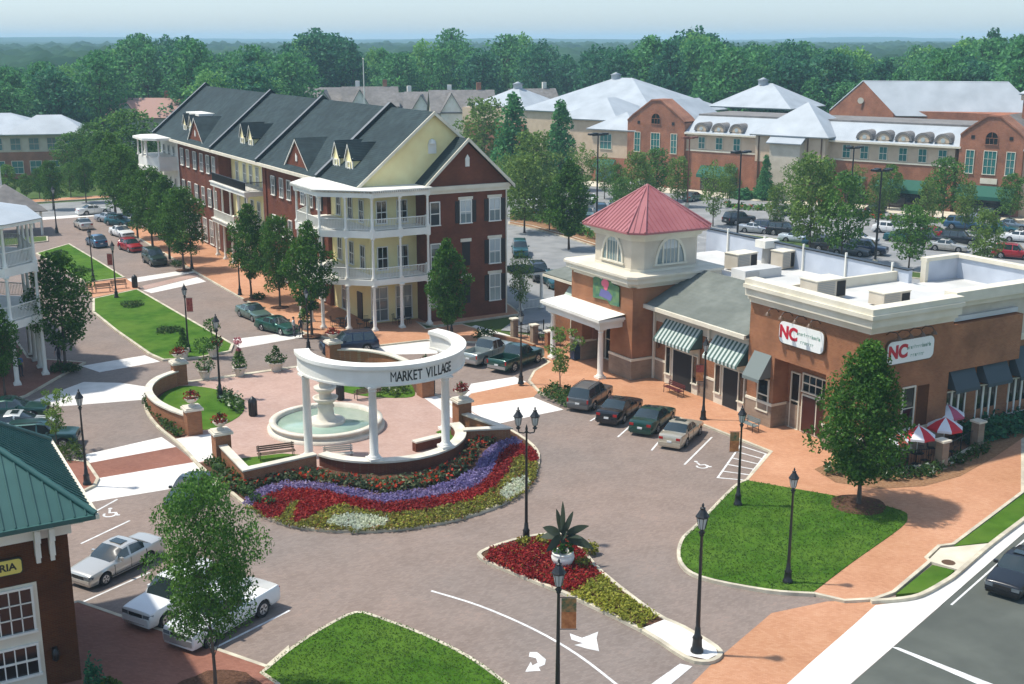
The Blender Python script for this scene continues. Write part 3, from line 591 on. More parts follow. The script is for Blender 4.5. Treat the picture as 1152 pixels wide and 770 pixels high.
# fountain
fc = g(367, 473, .6); t = thing('fountain', 'round two-step stone fountain with green water and a tiered centre bowl', 'fountain', (fc[0], fc[1], .13), 0)
mb = MB(); mb.lathe([(3.85, 0), (3.85, .2), (3.7, .24), (3.55, .24), (3.55, .46), (3.72, .48), (3.72, .6), (3.28, .6), (3.28, .1)], (0, 0, 0), 56, M_STONE); mb.build('basin', t)
mb = MB(); mb.lathe([(3.29, .02), (3.29, .36), (.0, .36)], (0, 0, 0), 56, M_WATER); mb.build('water', t)
mb = MB(); mb.lathe([(1.25, .1), (1.25, .5), (1.15, .58), (.72, .58), (.66, .7), (.55, .85), (.5, 1.3), (.58, 1.45), (.5, 1.6), (.46, 1.75), (.46, 1.9)], (0, 0, 0), 28, M_STONE); mb.build('pedestal', t)
mb = MB(); mb.lathe([(.46, 1.72), (.6, 1.78), (.8, 1.95), (.84, 2.1), (.74, 2.1), (.68, 2.02), (.3, 2.0)], (0, 0, 0), 28, M_STONE); mb.lathe([(.42, 2.0), (.4, 2.4), (.55, 2.5), (.72, 2.66), (.75, 2.8), (.65, 2.82), (.4, 2.76), (.36, 3.1), (.55, 3.22), (.66, 3.38), (.56, 3.4), (.1, 3.3)], (0, 0, 0), 24, M_STONE); mb.build('bowl', t)
mb = MB(); mb.lathe([(.18, 3.3), (.12, 3.4), (.2, 3.5), (.09, 3.6), (.0, 3.7)], (0, 0, 0), 16, M_STONE); mb.build('finial', t)
# bench, bins
def bench(name, x, y, rz, label, L=1.8, m=M_BENCHW, z=.13):
    t = thing(name, label, 'bench', (x, y, z), rz, group='slatted benches in the square')
    mb = MB()
    for k in range(4): mb.box(-L / 2, L / 2, -.22 + k * .12, -.13 + k * .12, .42, .455, m)
    mb.build('seat', t); mb = MB()
    for k in range(3): mb.box(-L / 2, L / 2, .27 + k * .02, .30 + k * .02, .52 + k * .12, .61 + k * .12, m)
    mb.build('backrest', t)
    for sx in (-1, 1):
        mb = MB(); X = sx * (L / 2 - .12); mb.tube([(X, -.24, 0), (X, -.22, .42), (X, .26, .42), (X, .36, .9)], .022, 6, M_BLACK); mb.tube([(X, .3, 0), (X, .26, .42)], .022, 6, M_BLACK); mb.tube([(X, -.22, .42), (X, -.24, .62), (X, .28, .62)], .018, 6, M_BLACK); mb.build('leg', t)
    return t
bq = g(311, 510, .5); bench('park_bench', bq[0], bq[1], R(-8), 'dark timber bench on the grass behind the left angled wall', 2.3)
bq = g(381, 512, .5); bench('park_bench', bq[0], bq[1], R(-14), 'pale stone-topped bench just inside the ring between the front columns', 1.8, M_STONE)
bq = g(413, 444, .4); bench('park_bench', bq[0], bq[1], R(180), 'dark bench on the lawn behind the fountain', 2.0)
for (a, b, w) in ((175, 326, 'left-hand of the dark benches on the median path'), (155, 328, 'middle of the dark benches on the median path'), (193, 322, 'dark bench on the median path next to the black bin')): q = g(a - 59 + 0, b, .4); bench('park_bench', q[0], q[1], 0, w, 1.6, z=.12)
def bin_(x, y, label, z=.13):
    t = thing('litter_bin', label, 'litter bin', (x, y, z), group='black litter bins with domed tops')
    mb = MB(); mb.lathe([(.24, 0), (.27, .06), (.29, .5), (.28, .95)], (0, 0, 0), 16, M_BLACK)
    for k in range(12): a = k * R(30); mb.box(.285 * math.cos(a) - .015, .285 * math.cos(a) + .015, .285 * math.sin(a) - .015, .285 * math.sin(a) + .015, .06, .93, M_BLACK)
    mb.build('body', t); mb = MB(); mb.lathe([(.31, .95), (.31, 1.0), (.24, 1.18), (.1, 1.32), (.05, 1.34), (.05, 1.38), (.0, 1.4)], (0, 0, 0), 16, M_BLACK); mb.build('lid', t)
q = g(285, 470); bin_(q[0], q[1], 'black domed litter bin standing alone on the plaza left of the fountain')
q = g(383, 452); bin_(q[0], q[1], 'black litter bin half hidden behind the fountain')
q = g(152, 325); bin_(q[0], q[1], 'black litter bin on the tip of the median path', .12)
q = g(485, 446); bin_(q[0], q[1], 'small black bin at the foot of the brick pillar behind the ring')
# ------------------------------------------------------------------ lamps
def lantern(mb, gl, x, z, s=1.0):
    mb.lathe([(.09 * s, 0), (.13 * s, .06), (.06 * s, .12), (.10 * s, .2)], (x, 0, z), 8, M_BLACK)
    gl.lathe([(.11 * s, .2), (.2 * s, .62), (.2 * s, .64)], (x, 0, z), 8, M_LAMPG, False)
    for k in range(8): a = k * R(45); mb.cyl((x + .115 * s * math.cos(a), .115 * s * math.sin(a), z + .2), (x + .205 * s * math.cos(a), .205 * s * math.sin(a), z + .64), .014, .014, 4, M_BLACK, False)
    mb.lathe([(.24 * s, .63), (.25 * s, .67), (.2 * s, .74), (.09 * s, .92), (.1 * s, .98), (.03 * s, 1.02), (.05 * s, 1.08), (0, 1.18)], (x, 0, z), 8, M_BLACK, False)
def make_lamp(H=5.75, double=False, name='street_lamp'):
    t = thing(name, '', 'street lamp')
    mb = MB(); mb.lathe([(.24, 0), (.24, .1), (.19, .16), (.17, .5), (.19, .55), (.12, .66), (.10, .95), (.08, 1.0)], (0, 0, 0), 10, M_BLACK); mb.build('base', t)
    top = H - 1.18 if not double else H - 1.3
    mb = MB(); mb.lathe([(.085, .95), (.065, top * .6), (.05, top - .1), (.085, top - .05), (.06, top)], (0, 0, 0), 10, M_BLACK)
    if double: mb.tube([(-.42, 0, top + .12), (-.38, 0, top - .08), (-.15, 0, top - .12), (0, 0, top - .05), (.15, 0, top - .12), (.38, 0, top - .08), (.42, 0, top + .12)], .035, 6, M_BLACK); mb.lathe([(.05, 0), (.07, .12), (.02, .3), (0, .36)], (0, 0, top), 8, M_BLACK)
    mb.build('pole', t)
    for x in ((-.42, .42) if double else (0,)):
        mb = MB(); gl = MB(); lantern(mb, gl, x, top + (.1 if double else 0)); o = mb.build('lantern', t); gl.build('lamp_glass', o)
    return t
def banner(t, z, m1, m2, side=1, w=.5, h=1.1):
    mb = MB(); mb.box(side * .1, side * (.1 + w), -.012, .012, z, z + h * .55, m1); mb.box(side * .1, side * (.1 + w), -.012, .012, z + h * .55, z + h, m2)
    for zz in (z - .03, z + h + .03): mb.cyl((0, 0, zz), (side * (.14 + w), 0, zz), .015, None, 5, M_BLACK)
    o = mb.build('banner', t); return o
def basket(t, z, r=.42, m=None, sd=0):
    rnd = random.Random(sd); mb = MB()
    for i in range(150): v = Vector((rnd.gauss(0, 1), rnd.gauss(0, 1), rnd.gauss(0, 1))).normalized() * r * rnd.uniform(.6, 1.1); leaf(mb, (v.x, v.y, z + v.z * .8), .1, L_HEDGE if rnd.random() < .8 else (m or L_REDF), rnd)
    mb.build('hanging_basket', t)
M_BANO = noisy('orange_banner_cloth', [(0.35, (0.42, 0.14, 0.05)), (0.65, (0.62, 0.24, 0.09))], scale=5, rough=0.8); M_BANG = noisy('olive_banner_cloth', [(0.35, (0.10, 0.13, 0.06)), (0.65, (0.40, 0.20, 0.08))], scale=6, rough=0.8); M_BANR = noisy('red_banner_cloth', [(0.4, (0.28, 0.05, 0.04)), (0.6, (0.42, 0.10, 0.07))], scale=5, rough=0.8)
lampA = make_lamp(); lampD = make_lamp(7.2, True); used = set()
def place_lamp(px, py, label, z=.13, double=False, ban=None, bask=None, rz=None, sc=1.0):
    src = lampD if double else lampA; q = g(px, py, z)
    t = src if src.name not in used else copy_tree(src); used.add(src.name); t.name = 'street_lamp'; t.location = (q[0], q[1], z); t.scale = (sc, sc, sc)
    t.rotation_euler = (0, 0, R(-30) if rz is None else rz); tag(t, label, 'street lamp', 'black lantern lamp posts')
    return t, ban, bask
extra = []
L_ = [
 (592, 608, 'tall black lamp post with two lanterns rising from the red flower island', .13, True, None, None),
 (784, 733, 'black lamp post on the white concrete nose of the island', .14, False, None, None, 1.16),
 (98, 545, 'black lamp post on the brick corner beside the white crosswalks', .12, False, None, None),
 (886, 655, 'black lamp post standing in the corner lawn', .15, False, None, None),
 (830, 568, 'black lamp post with an orange banner at the kerb of the corner lawn', .15, False, (3.1, M_BANO, M_BANG, -1), None),
 (627, 803, 'black lamp post with an orange banner in the foreground, its base out of view', .0, False, (3.2, M_BANO, M_BANG, 1), None, 1.12),
 (248, 448, 'black lamp post with hanging flower basket on the plaza lawn', .16, False, None, 3.9, 1.08),
 (212, 396, 'black lamp post with a red banner on the near tip of the median', .15, False, (3.4, M_BANR, M_BANR, 1), None),
 (131, 335, 'black lamp post with a red banner between the median lawns', .13, False, (3.3, M_BANR, M_BANR, -1), None),
 (105, 316, 'dark lamp post standing in the far median lawn', .15, False, None, None),
 (791, 472, 'black lamp post with an orange-red banner beside the silver car', .13, False, (2.7, M_BANO, M_BANR, -1), None),
 (586, 432, 'black lamp post beside the dark pickup at the crosswalk', .13, False, None, None),
 (508, 375, 'black lamp post on the brick corner behind the ring', .13, False, None, None, .8),
 (216, 303, 'black lamp post at the kerb by the far end of the crosswalk', .13, False, None, None),
 (270, 332, 'black lamp post among the street trees by the balcony columns', .13, False, None, None),
 (347, 392, 'black lamp post beside the urn pillar behind the ring', .14, False, None, None, .9),
 (64, 262, 'far black lamp post at the cross street corner', .12, False, None, None, 1.1),
]
for d in L_:
    t, b, k = place_lamp(d[0], d[1], d[2], d[3], d[4], d[5], d[6], sc=d[7] if len(d) > 7 else 1.0)
    if b: extra.append((t, 'b', b))
    if k: extra.append((t, 'k', k))
for t, w, b in extra:
    if w == 'b': banner(t, b[0], b[1], b[2], b[3])
    else: basket(t, b)
# ------------------------------------------------------------------ pots along the back of the plaza
def pot(x, y, label, kind, sd, r=.5, z=.13):
    t = thing('potted_plant', label, 'potted plant', (x, y, z), group='potted plants round the plaza')
    mb = MB(); mb.lathe([(r * .6, 0), (r * .62, .08), (r * .8, .4), (r, .62), (r * 1.08, .66), (r * 1.08, .72), (r * .9, .72), (r * .88, .6)], (0, 0, 0), 18, M_STONE); mb.cyl((0, 0, .5), (0, 0, .66), r * .88, None, 12, M_MULCH); mb.build('pot', t)
    rnd = random.Random(sd); mb = MB()
    def blob(c, rr, n, m, s=.11, sq=1):
        for i in range(n): v = Vector((rnd.gauss(0, 1), rnd.gauss(0, 1), rnd.gauss(0, 1))).normalized() * rr * rnd.uniform(.6, 1.08); leaf(mb, (c[0] + v.x, c[1] + v.y, c[2] + v.z * sq), s, m, rnd, .4)
    if kind == 'mound': blob((0, 0, 1.0), .85, 260, L_HEDGE, .12, .45); blob((0, 0, 1.5), .35, 90, L_HEDGE); blob((0, 0, 1.9), .16, 30, L_HEDGE)
    if kind == 'cone':
        for k in range(6): blob((0, 0, .8 + k * .25), .62 - k * .09, 90, L_STREET if k < 3 else L_PINKF if k == 5 else L_MAPLE)
        mb.cyl((0, 0, .6), (0, 0, 2.6), .03, .02, 5, M_BARK); blob((0, 0, 2.75), .32, 80, L_PINKF)
    if kind == 'tree': mb.cyl((0, 0, .6), (0, 0, 2.3), .04, .025, 6, M_BARK); blob((0, 0, 1.1), .75, 200, L_STREET, .12, .8); blob((0, 0, 2.6), .75, 240, L_STREET, .12, .8); blob((.4, 0, 1.0), .4, 60, L_WHITEF)
    if kind == 'tri':
        for k in range(6): blob((0, 0, .8 + k * .3), .55 - k * .08, 90, L_STREET)
    mb.build('foliage', t)
for i, (px, py, kd, lb) in enumerate([(231, 428, 'tree', 'pale pot with a dark two-tier plant, first in the row behind the curved left wall'), (270, 425, 'cone', 'white pot with a tall tapering plant topped in pink, middle of the plaza row'), (311, 419, 'mound', 'wide pale bowl with a spreading dark green mound plant at the back kerb'), (240, 403, 'tree', 'dark two-tier potted plant across the road at the median tip'), (207, 404, 'tri', 'dark tapering potted plant at the left side of the median tip'), (343, 372, 'cone', 'pale pot with pink-topped plant by the parked green saloon')]):
    q = g(px, py); pot(q[0], q[1], lb, kd, 40 + i, .5 if kd != 'mound' else .62)
# ------------------------------------------------------------------ grass blades
L_GRASS = leaf_mat('grass_blades', (0.0539, 0.1242, 0.012), (0.0931, 0.184, 0.024), (0.1274, 0.2116, 0.036))
bedding('grass', corner, 70, L_GRASS, .045, .05, 'mown green grass of the corner lawn', z=.145, seed=61, leaves=2)
bedding('grass', bl, 90, L_GRASS, .04, .05, 'mown green grass of the lawn at the bottom of the picture', z=.135, seed=62, leaves=2)
# ------------------------------------------------------------------ flower beds
P = lambda L: G2(L, .3)
purple = P([(273, 566), (281, 556), (296, 549), (320, 542), (362, 543), (397, 550), (434, 556), (478, 550), (513, 540), (532, 528), (544, 509), (558, 498), (580, 492), (588, 499), (571, 503), (561, 514), (553, 531), (540, 545), (520, 553), (480, 560), (434, 566), (396, 559), (362, 551), (320, 549), (300, 557), (284, 568)])
red1 = P([(284, 568), (300, 557), (320, 549), (362, 551), (396, 559), (434, 566), (480, 560), (520, 553), (540, 545), (553, 531), (561, 514), (571, 503), (588, 499), (602, 506), (606, 518), (598, 520), (588, 512), (577, 516), (572, 530), (556, 548), (530, 562), (490, 571), (440, 577), (410, 573), (385, 566), (362, 573), (345, 584), (330, 588), (332, 574), (338, 562), (326, 565), (318, 578), (305, 583), (292, 576)])
white1 = P([(366, 588), (376, 580), (400, 577), (438, 582), (432, 591), (400, 595)]); white2 = P([(562, 556), (566, 546), (580, 538), (592, 534), (597, 540), (590, 551), (570, 561)])
frontbed = P([(277, 569), (284, 568), (292, 576), (305, 583), (318, 578), (326, 565), (338, 562), (332, 574), (330, 588), (345, 584), (362, 573), (385, 566), (410, 573), (440, 577), (490, 571), (530, 562), (556, 548), (572, 530), (577, 516), (588, 512), (598, 520), (606, 520), (603, 536), (592, 551), (570, 563), (520, 581), (460, 592), (400, 596), (340, 592), (300, 582)])
bedding('purple_flowers', purple, 95, L_PURPF, .085, .26, 'band of purple flowers winding through the bed in front of the ring', seed=3)
bedding('red_flowers', red1, 95, L_REDF, .085, .24, 'thick band of red flowers curving along the front of the plaza bed', seed=4)
bedding('white_flowers', white1, 100, L_WHITEF, .08, .2, 'patch of white flowers by the kerb at the front of the bed', seed=5)
bedding('white_flowers', white2, 70, L_WHITEF, .08, .2, 'small patch of white flowers at the right end of the bed', seed=6)
bedding('edging_plants', frontbed, 85, L_OLIVEF, .085, .2, 'olive green edging plants along the kerb of the plaza bed', seed=7, holes=(white1, white2), accents=(L_LIMEF, .35))
canna = P([(243, 543), (262, 552), (285, 548), (318, 539), (360, 540), (398, 547), (434, 553), (476, 547), (510, 537), (527, 524), (538, 507), (556, 494), (570, 486), (562, 480), (546, 488), (530, 500), (515, 520), (474, 536), (430, 541), (385, 537), (345, 529), (300, 533), (280, 541), (262, 534)])
bedding('canna_plants', canna, 24, L_CANNA, .15, .42, 'tall dark-leaved canna plants with scattered red blooms along the foot of the ring wall', seed=8, accents=(L_ORANGEF, .22), leaves=7)
wbed = [(17.6, 83), (18.6, 84.5), (17.5, 79.3), (18.0, 76.2), (18.3, 74.1), (17.7, 74.0), (17.5, 77), (17.5, 81)]
bedding('hedge_plants', wbed + [], 30, L_HEDGE, .13, .45, 'low dark green shrubs at the outer foot of the curved left wall', seed=9)
bedding('hedge_plants', [(17.8, 68.4), (18.8, 68.2), (18.7, 62.5), (19.3, 59), (18.4, 60.2), (17.9, 64)], 26, L_HEDGE, .14, .5, 'green shrubs at the outer foot of the left angled wall', seed=10)
bedding('edge_shrubs', lw[3 * 5:3 * 8] + [(22.3, 80)], 22, L_HEDGE, .13, .5, 'leafy green shrubs edging the plaza lawn by the bin', seed=11, accents=(L_WHITEF, .1))
bedding('edge_shrubs', [(32.3, 78.5), (33.6, 80), (35.2, 78), (35.2, 75.5), (33.6, 75)], 20, L_HEDGEL, .15, .6, 'yellow green shrubs on the lawn behind the ring', seed=12, accents=(L_WHITEF, .12))
# island planting
ired = P([(545, 627), (552, 617), (591, 607), (636, 604), (652, 617), (668, 636), (679, 646), (662, 652), (650, 663), (622, 657), (590, 646)]); ilime = P([(640, 666), (650, 663), (662, 652), (679, 646), (706, 669), (740, 692), (722, 704), (690, 690)])
bedding('red_flowers', ired, 95, L_REDF, .085, .26, 'red flowers filling the broad end of the traffic island', seed=13, accents=(L_OLIVEF, .06))
bedding('yellow_green_plants', ilime, 75, L_LIMEF, .085, .24, 'bright yellow-green plants filling the narrow end of the island', seed=14)
# banana-like plant in a pale pot
q = g(633, 640); t = thing('banana_plant', 'dark broad-leaved plant in a pale pot amid the red flowers of the island', 'potted plant', (q[0], q[1], .13))
mb = MB(); mb.lathe([(.34, 0), (.4, .1), (.55, .4), (.57, .55), (.48, .66), (.54, .72), (.52, .76), (.4, .76), (.4, .6)], (0, 0, 0), 20, M_WHITE); mb.build('pot', t)
mb = MB(); rnd = random.Random(5)
for i, (az, el, ln) in enumerate([(90, 88, 1.9), (120, 76, 1.6), (20, 60, 1.6), (-10, 32, 1.6), (-40, 2, 1.5), (160, 44, 1.4), (195, 6, 1.2), (250, 45, 1.1), (300, 30, 1.2), (60, 55, 1.2), (140, 20, 1.2)]):
    d = Vector((math.cos(R(az)) * math.cos(R(el)), math.sin(R(az)) * math.cos(R(el)), math.sin(R(el)))); sd = d.cross(Vector((math.sin(R(30)), -math.cos(R(30)), 0.2))).normalized(); prev = None; p0 = Vector((0, 0, 1.5)) ; vs = []
    for k in range(9):
        u = k / 8; p = p0 + d * ln * u + Vector((0, 0, -.5 * u * u * math.cos(R(el)))); w = .26 * math.sin(math.pi * min(1, u * .92 + .08)) ** .8 if u > .18 else .03
        vs += [p - sd * w, p + Vector((0, 0, -.04)), p + sd * w]
    mb.add(vs, [(3 * k, 3 * k + 1, 3 * k + 4, 3 * k + 3) for k in range(8)] + [(3 * k + 1, 3 * k + 2, 3 * k + 5, 3 * k + 4) for k in range(8)], L_BANANA)
mb.build('leaves', t); mb = MB(); mb.lathe([(.14, .7), (.12, 1.3), (.07, 1.7)], (0, 0, 0), 8, L_BANANA)
for i in range(90): a = rnd.random() * 6.28; leaf(mb, (.45 * math.cos(a), .45 * math.sin(a), .85 + rnd.random() * .5), .16, L_STREET, rnd, .5)
mb.build('stem', t)
for i, (px, py, lb) in enumerate([(610, 616, 'small yellow-flowered clump left of the pale pot on the island'), (589, 618, 'small green clump near the lamp base on the island'), (655, 641, 'yellow-green clump below the pale pot on the island'), (664, 624, 'tan clump at the right edge of the island beds')]): q = g(px, py); shrub('flower_clump', q[0], q[1], .42, .5, L_OLIVEF, lb, 'plant', None, .13, i, .1, 1, (L_LIMEF, .4))
# ------------------------------------------------------------------ building kit
CACHE = {}
def inst(key, fn, name, parent, loc, rz):
    """part made once, shared by every copy; loc in the frame of the parent"""
    if key not in CACHE:
        o = fn().build(name); CACHE[key] = o.data; bpy.data.objects.remove(o)
    o = bpy.data.objects.new(name, CACHE[key]); COL.objects.link(o)
    if parent is not None:
        o.parent = parent; off = OFF.get(parent.name)
        if off: loc = (loc[0] - off[0], loc[1] - off[1], loc[2] - off[2])
    o.location = loc; o.rotation_euler = (0, 0, rz); return o
FACE = {'-y': 0.0, '-x': -math.pi / 2, '+x': math.pi / 2, '+y': math.pi}
def winmesh(w, h, fm, cols, rows, sill, arch, lintel, d=.09, fw=.09):
    mb = MB(); mb.box(-w / 2 - fw, -w / 2, -d, 0, 0, h, fm); mb.box(w / 2, w / 2 + fw, -d, 0, 0, h, fm); mb.box(-w / 2 - fw, w / 2 + fw, -d, 0, h, h + fw, fm) if not arch else None
    mb.box(-w / 2 - fw - .04, w / 2 + fw + .04, -d - .06, 0, -fw, 0, sill or fm)
    for i in range(1, cols): x = -w / 2 + w * i / cols; mb.box(x - .022, x + .022, -d * .75, -d * .3, 0, h, fm)
    for i in range(1, rows): z = h * i / rows; mb.box(-w / 2, w / 2, -d * .75, -d * .3, z - .022, z + .022, fm)
    if rows == 2: mb.box(-w / 2, w / 2, -d * .8, -d * .25, h / 2 - .04, h / 2 + .04, fm)
    if lintel: mb.box(-w / 2 - .22, w / 2 + .22, -.05, 0, h + fw, h + fw + .26, lintel)
    if arch:
        n = 12; r0 = w / 2; r1 = r0 + fw; v = []
        for i in range(n + 1):
            a = math.pi * i / n
            for (r, y) in ((r0, -d), (r1, -d), (r1, 0), (r0, 0)): v.append((r * math.cos(a), y, h + r * math.sin(a)))
        fs = [];
        for i in range(n):
            for k in range(4): fs.append((4 * i + k, 4 * i + (k + 1) % 4, 4 * i + 4 + (k + 1) % 4, 4 * i + 4 + k))
        mb.add(v, fs, fm); mb.box(-.03, .03, -d * .75, -d * .3, h, h + r0, fm); mb.box(-w / 2, w / 2, -d * .75, -d * .3, h - .03, h + .03, fm)
    return mb
def panemesh(w, h, gm, arch):
    mb = MB(); mb.box(-w / 2, w / 2, -.022, .0, 0, h, gm)
    if arch: n = 12; mb.add([(w / 2 * math.cos(math.pi * i / n), -.022, h + w / 2 * math.sin(math.pi * i / n)) for i in range(n + 1)], [tuple(range(n + 1))[::-1]], gm)
    return mb
def shutmesh(w, h):
    mb = MB(); mb.box(-w / 2, w / 2, -.05, 0, 0, h, M_BLACK)
    for k in range(int(h / .09)): mb.box(-w / 2 + .04, w / 2 - .04, -.06, -.05, .05 + k * .09, .1 + k * .09, M_BLACK)
    return mb
def window(p, x, y, z, f, w=1.0, h=1.6, fm=None, gm=None, cols=2, rows=2, sill=None, arch=False, lintel=None, shut=False, name='window'):
    fm = fm or M_WHITE; gm = gm or M_GLASS; rz = FACE[f] if isinstance(f, str) else f
    o = inst(('w', w, h, fm.name, cols, rows, sill and sill.name, arch, lintel and lintel.name), lambda: winmesh(w, h, fm, cols, rows, sill, arch, lintel), name, p, (x, y, z), rz)
    inst(('p', w, h, gm.name, arch), lambda: panemesh(w, h, gm, arch), 'pane', o, (0, 0, 0), 0)
    if shut:
        sw = w * .42; c, s = math.cos(rz), math.sin(rz); k = w / 2 + .1 + sw / 2
        for sg in (-1, 1): inst(('s', round(sw, 2), h), lambda: shutmesh(sw, h), 'shutter', p, (x + sg * k * c, y + sg * k * s, z), rz)
    return o
def railing(p, a, b, z, m=M_WHITE, h=1.0, name='railing', solid=False):
    mb = MB(); a = Vector((*a, z)); b = Vector((*b, z)); d = b - a; n = max(2, int(d.length / (.14 if not solid else .14)))
    mb.cyl(a + Vector((0, 0, h)), b + Vector((0, 0, h)), .045, None, 6, m, False); mb.cyl(a + Vector((0, 0, .12)), b + Vector((0, 0, .12)), .03, None, 4, m, False)
    for i in range(n + 1): q = a + d * i / n; mb.box(q.x - .018, q.x + .018, q.y - .018, q.y + .018, z + .12, z + h, m)
    return mb.build(name, p)
def post(p, x, y, z0, z1, r=.13, m=M_WHITE, name='column'): return column(x, y, z0, z1, r, p, None, m, 10, name)
def dormer(p, x, y, zb, zp, w, dep, front, side, label=None, win=True, trim=M_WHITE, roofm=None, f='-x'):
    """small roofed dormer whose face looks along -x"""
    hw = w / 2; zs = zb + (zp - zb) * .55 if front is not M_BRICKR else zb + .02; rm = roofm or M_SHIN; mb = MB()
    mb.add([(x, y + hw, zb - .6), (x, y - hw, zb - .6), (x, y - hw, zs), (x, y, zp - .06), (x, y + hw, zs)], [(0, 1, 2, 3, 4)], front)
    for s in (-1, 1): mb.add([(x, y + s * hw, zb - .6), (x, y + s * hw, zs), (x + dep, y + s * hw, zs), (x + dep, y + s * hw, zb - .6)], [(0, 1, 2, 3) if s < 0 else (3, 2, 1, 0)], side)
    o = mb.build('dormer', p, label)
    rb = MB(); ov = .16; k = (zp - zs) / hw
    for s in (-1, 1):
        A = [(x - ov, y, zp), (x - ov, y + s * (hw + ov), zs - k * ov), (x + dep, y + s * (hw + ov), zs - k * ov), (x + dep, y, zp)]
        B = [(a, b, c + .08) for a, b, c in A]; rb.add(A + B, [(0, 1, 2, 3), (7, 6, 5, 4), (0, 4, 5, 1), (1, 5, 6, 2), (2, 6, 7, 3)], rm)
    rb_o = rb.build('roof', o) if False else None
    off = OFF.get(p.name)
    def child(mb2, nm):
        if off: mb2.v = [(v[0] - off[0], v[1] - off[1], v[2] - off[2]) for v in mb2.v]
        c = mb2.build(nm); c.parent = o; return c
    child(rb, 'roof'); tb = MB()
    for s in (-1, 1):
        A = Vector((x - ov - .02, y, zp - .02)); Bq = Vector((x - ov - .02, y + s * (hw + ov), zs - k * ov - .02)); tb.add([A, Bq, Bq + Vector((0, 0, -.16)), A + Vector((0, 0, -.16))], [(0, 1, 2, 3)], trim); tb.add([A + Vector((.1, 0, 0)), Bq + Vector((.1, 0, 0)), Bq + Vector((.1, 0, -.16)), A + Vector((.1, 0, -.16))], [(0, 1, 2, 3)], trim)
        if front is not M_BRICKR: tb.box(x - .05, x + .02, y + s * hw - .08, y + s * hw + .08, zb - .3, zs, trim)
    child(tb, 'trim')
    if win:
        loc = (x - .02, y, zb + .1)
        if off: loc = tuple(a - b for a, b in zip(loc, off))
        wo = inst(('w', .55, 1.0, 'dorm'), lambda: winmesh(.55, 1.0, M_WHITE, 1, 2, None, False, None), 'window', o, loc, FACE['-x'])
    return o
def slope(mb, pts, m, th=.12):
    """roof plane with thickness below it"""
    A = [Vector(p) for p in pts]; n = (A[1] - A[0]).cross(A[2] - A[0]).normalized(); n = n if n.z > 0 else -n
    B = [p - n * th for p in A]; k = len(A); mb.add(A + B, [tuple(range(k)), tuple(range(2 * k - 1, k - 1, -1))] + [(i, k + i, k + (i + 1) % k, (i + 1) % k) for i in range(k)], m)
def awning(p, x, y0, y1, z0, z1, dep, m1, m2=None, f='-x', name='awning', n=None, stripes=.22):
    """sloped awning on a wall; f '-x': wall at x, y0..y1; f '-y': wall at y=x, x range y0..y1"""
    mb = MB(); L = abs(y1 - y0); n = n or max(1, int(L / stripes)); lo = min(y0, y1)
    T = (lambda a, b, c: (x - a, b, c)) if f == '-x' else (lambda a, b, c: (b, x - a, c))
    for i in range(n):
        a = lo + L * i / n; b = lo + L * (i + 1) / n; m = m1 if (m2 is None or i % 2 == 0) else m2
        mb.add([T(.02, a, z1), T(dep, a, z0 + .12), T(dep, b, z0 + .12), T(.02, b, z1)], [(0, 1, 2, 3)], m); mb.add([T(dep, a, z0 + .12), T(dep, a, z0 - .1), T(dep, b, z0 - .1), T(dep, b, z0 + .12)], [(0, 1, 2, 3)], m)
    for q in (lo, lo + L): mb.add([T(.02, q, z1), T(dep, q, z0 + .12), T(.02, q, z0 + .12)], [(0, 1, 2)], m1)
    for q in (lo + .02, lo + L - .02): mb.cyl(T(.02, q, z0 + .1), T(dep, q, z0 + .1), .02, None, 5, M_BLACK)
    return mb.build(name, p)
# ================================================================== apartment block along the street
A = thing('apartment_block', 'long three-storey brick and cream apartment block with charcoal shingle roof and white corner porch', 'building', (41, 97, 0), world=True)
FX = 41.0; ZE = 12.5; RX = 47.8; ZR = 18.8; BX = 54.9
def wallbox(name, x0, x1, y0, y1, z0, z1, m, parent=A, label=None): mb = MB(); mb.box(x0, x1, y0, y1, z0, z1, m); return mb.build(name, parent, label)
wallbox('wall', 41.4, BX, 97, 106, 0, ZE, M_CREAM, label='cream wall behind the corner porch')
wallbox('wall', FX, BX, 106, 123.8, 0, ZE, M_BRICKR); wallbox('wall', FX + 1.4, BX, 123.8, 140.8, 0, ZE, M_CREAM, label='cream recessed wall with balconies'); wallbox('wall', FX, BX, 140.8, 159, 0, ZE, M_BRICKR); wallbox('wall', FX, BX, 159, 168, 0, ZE, M_WHITE)
for y in (123.8, 140.8): wallbox('party_wall', FX - .15, FX + 1.5, y - .45, y + .45, 0, ZE + .1, M_BRICKR)
# brick end wing and the gables
mb = MB(); mb.box(46, 54.3, 95, 97.0, 0, ZE, M_BRICKR); mb.add([(46, 95, ZE), (54.3, 95, ZE), (50.15, 95, 16.2)], [(0, 1, 2)], M_BRICKR); mb.build('end_wing', A, 'dark red brick gable wing')
mb = MB(); mb.add([(40.6, 96.995, ZE), (55.2, 96.995, ZE), (RX, 96.995, ZR - .1)], [(0, 1, 2)], M_CREAM); mb.build('gable_wall', A, 'cream gable'); mb = MB(); mb.add([(40.6, 168, ZE), (55.2, 168, ZE), (RX, 168, ZR - .1)], [(2, 1, 0)], M_CREAM); mb.build('gable_wall', A)
mb = MB(); slope(mb, [(40.1, 96.6, 12.35), (RX, 96.6, ZR), (RX, 168.6, ZR), (40.1, 168.6, 12.35)], M_SHIN); slope(mb, [(55.6, 168.6, 12.35), (RX, 168.6, ZR), (RX, 96.6, ZR), (55.6, 96.6, 12.35)], M_SHIN); mb.build('roof', A)
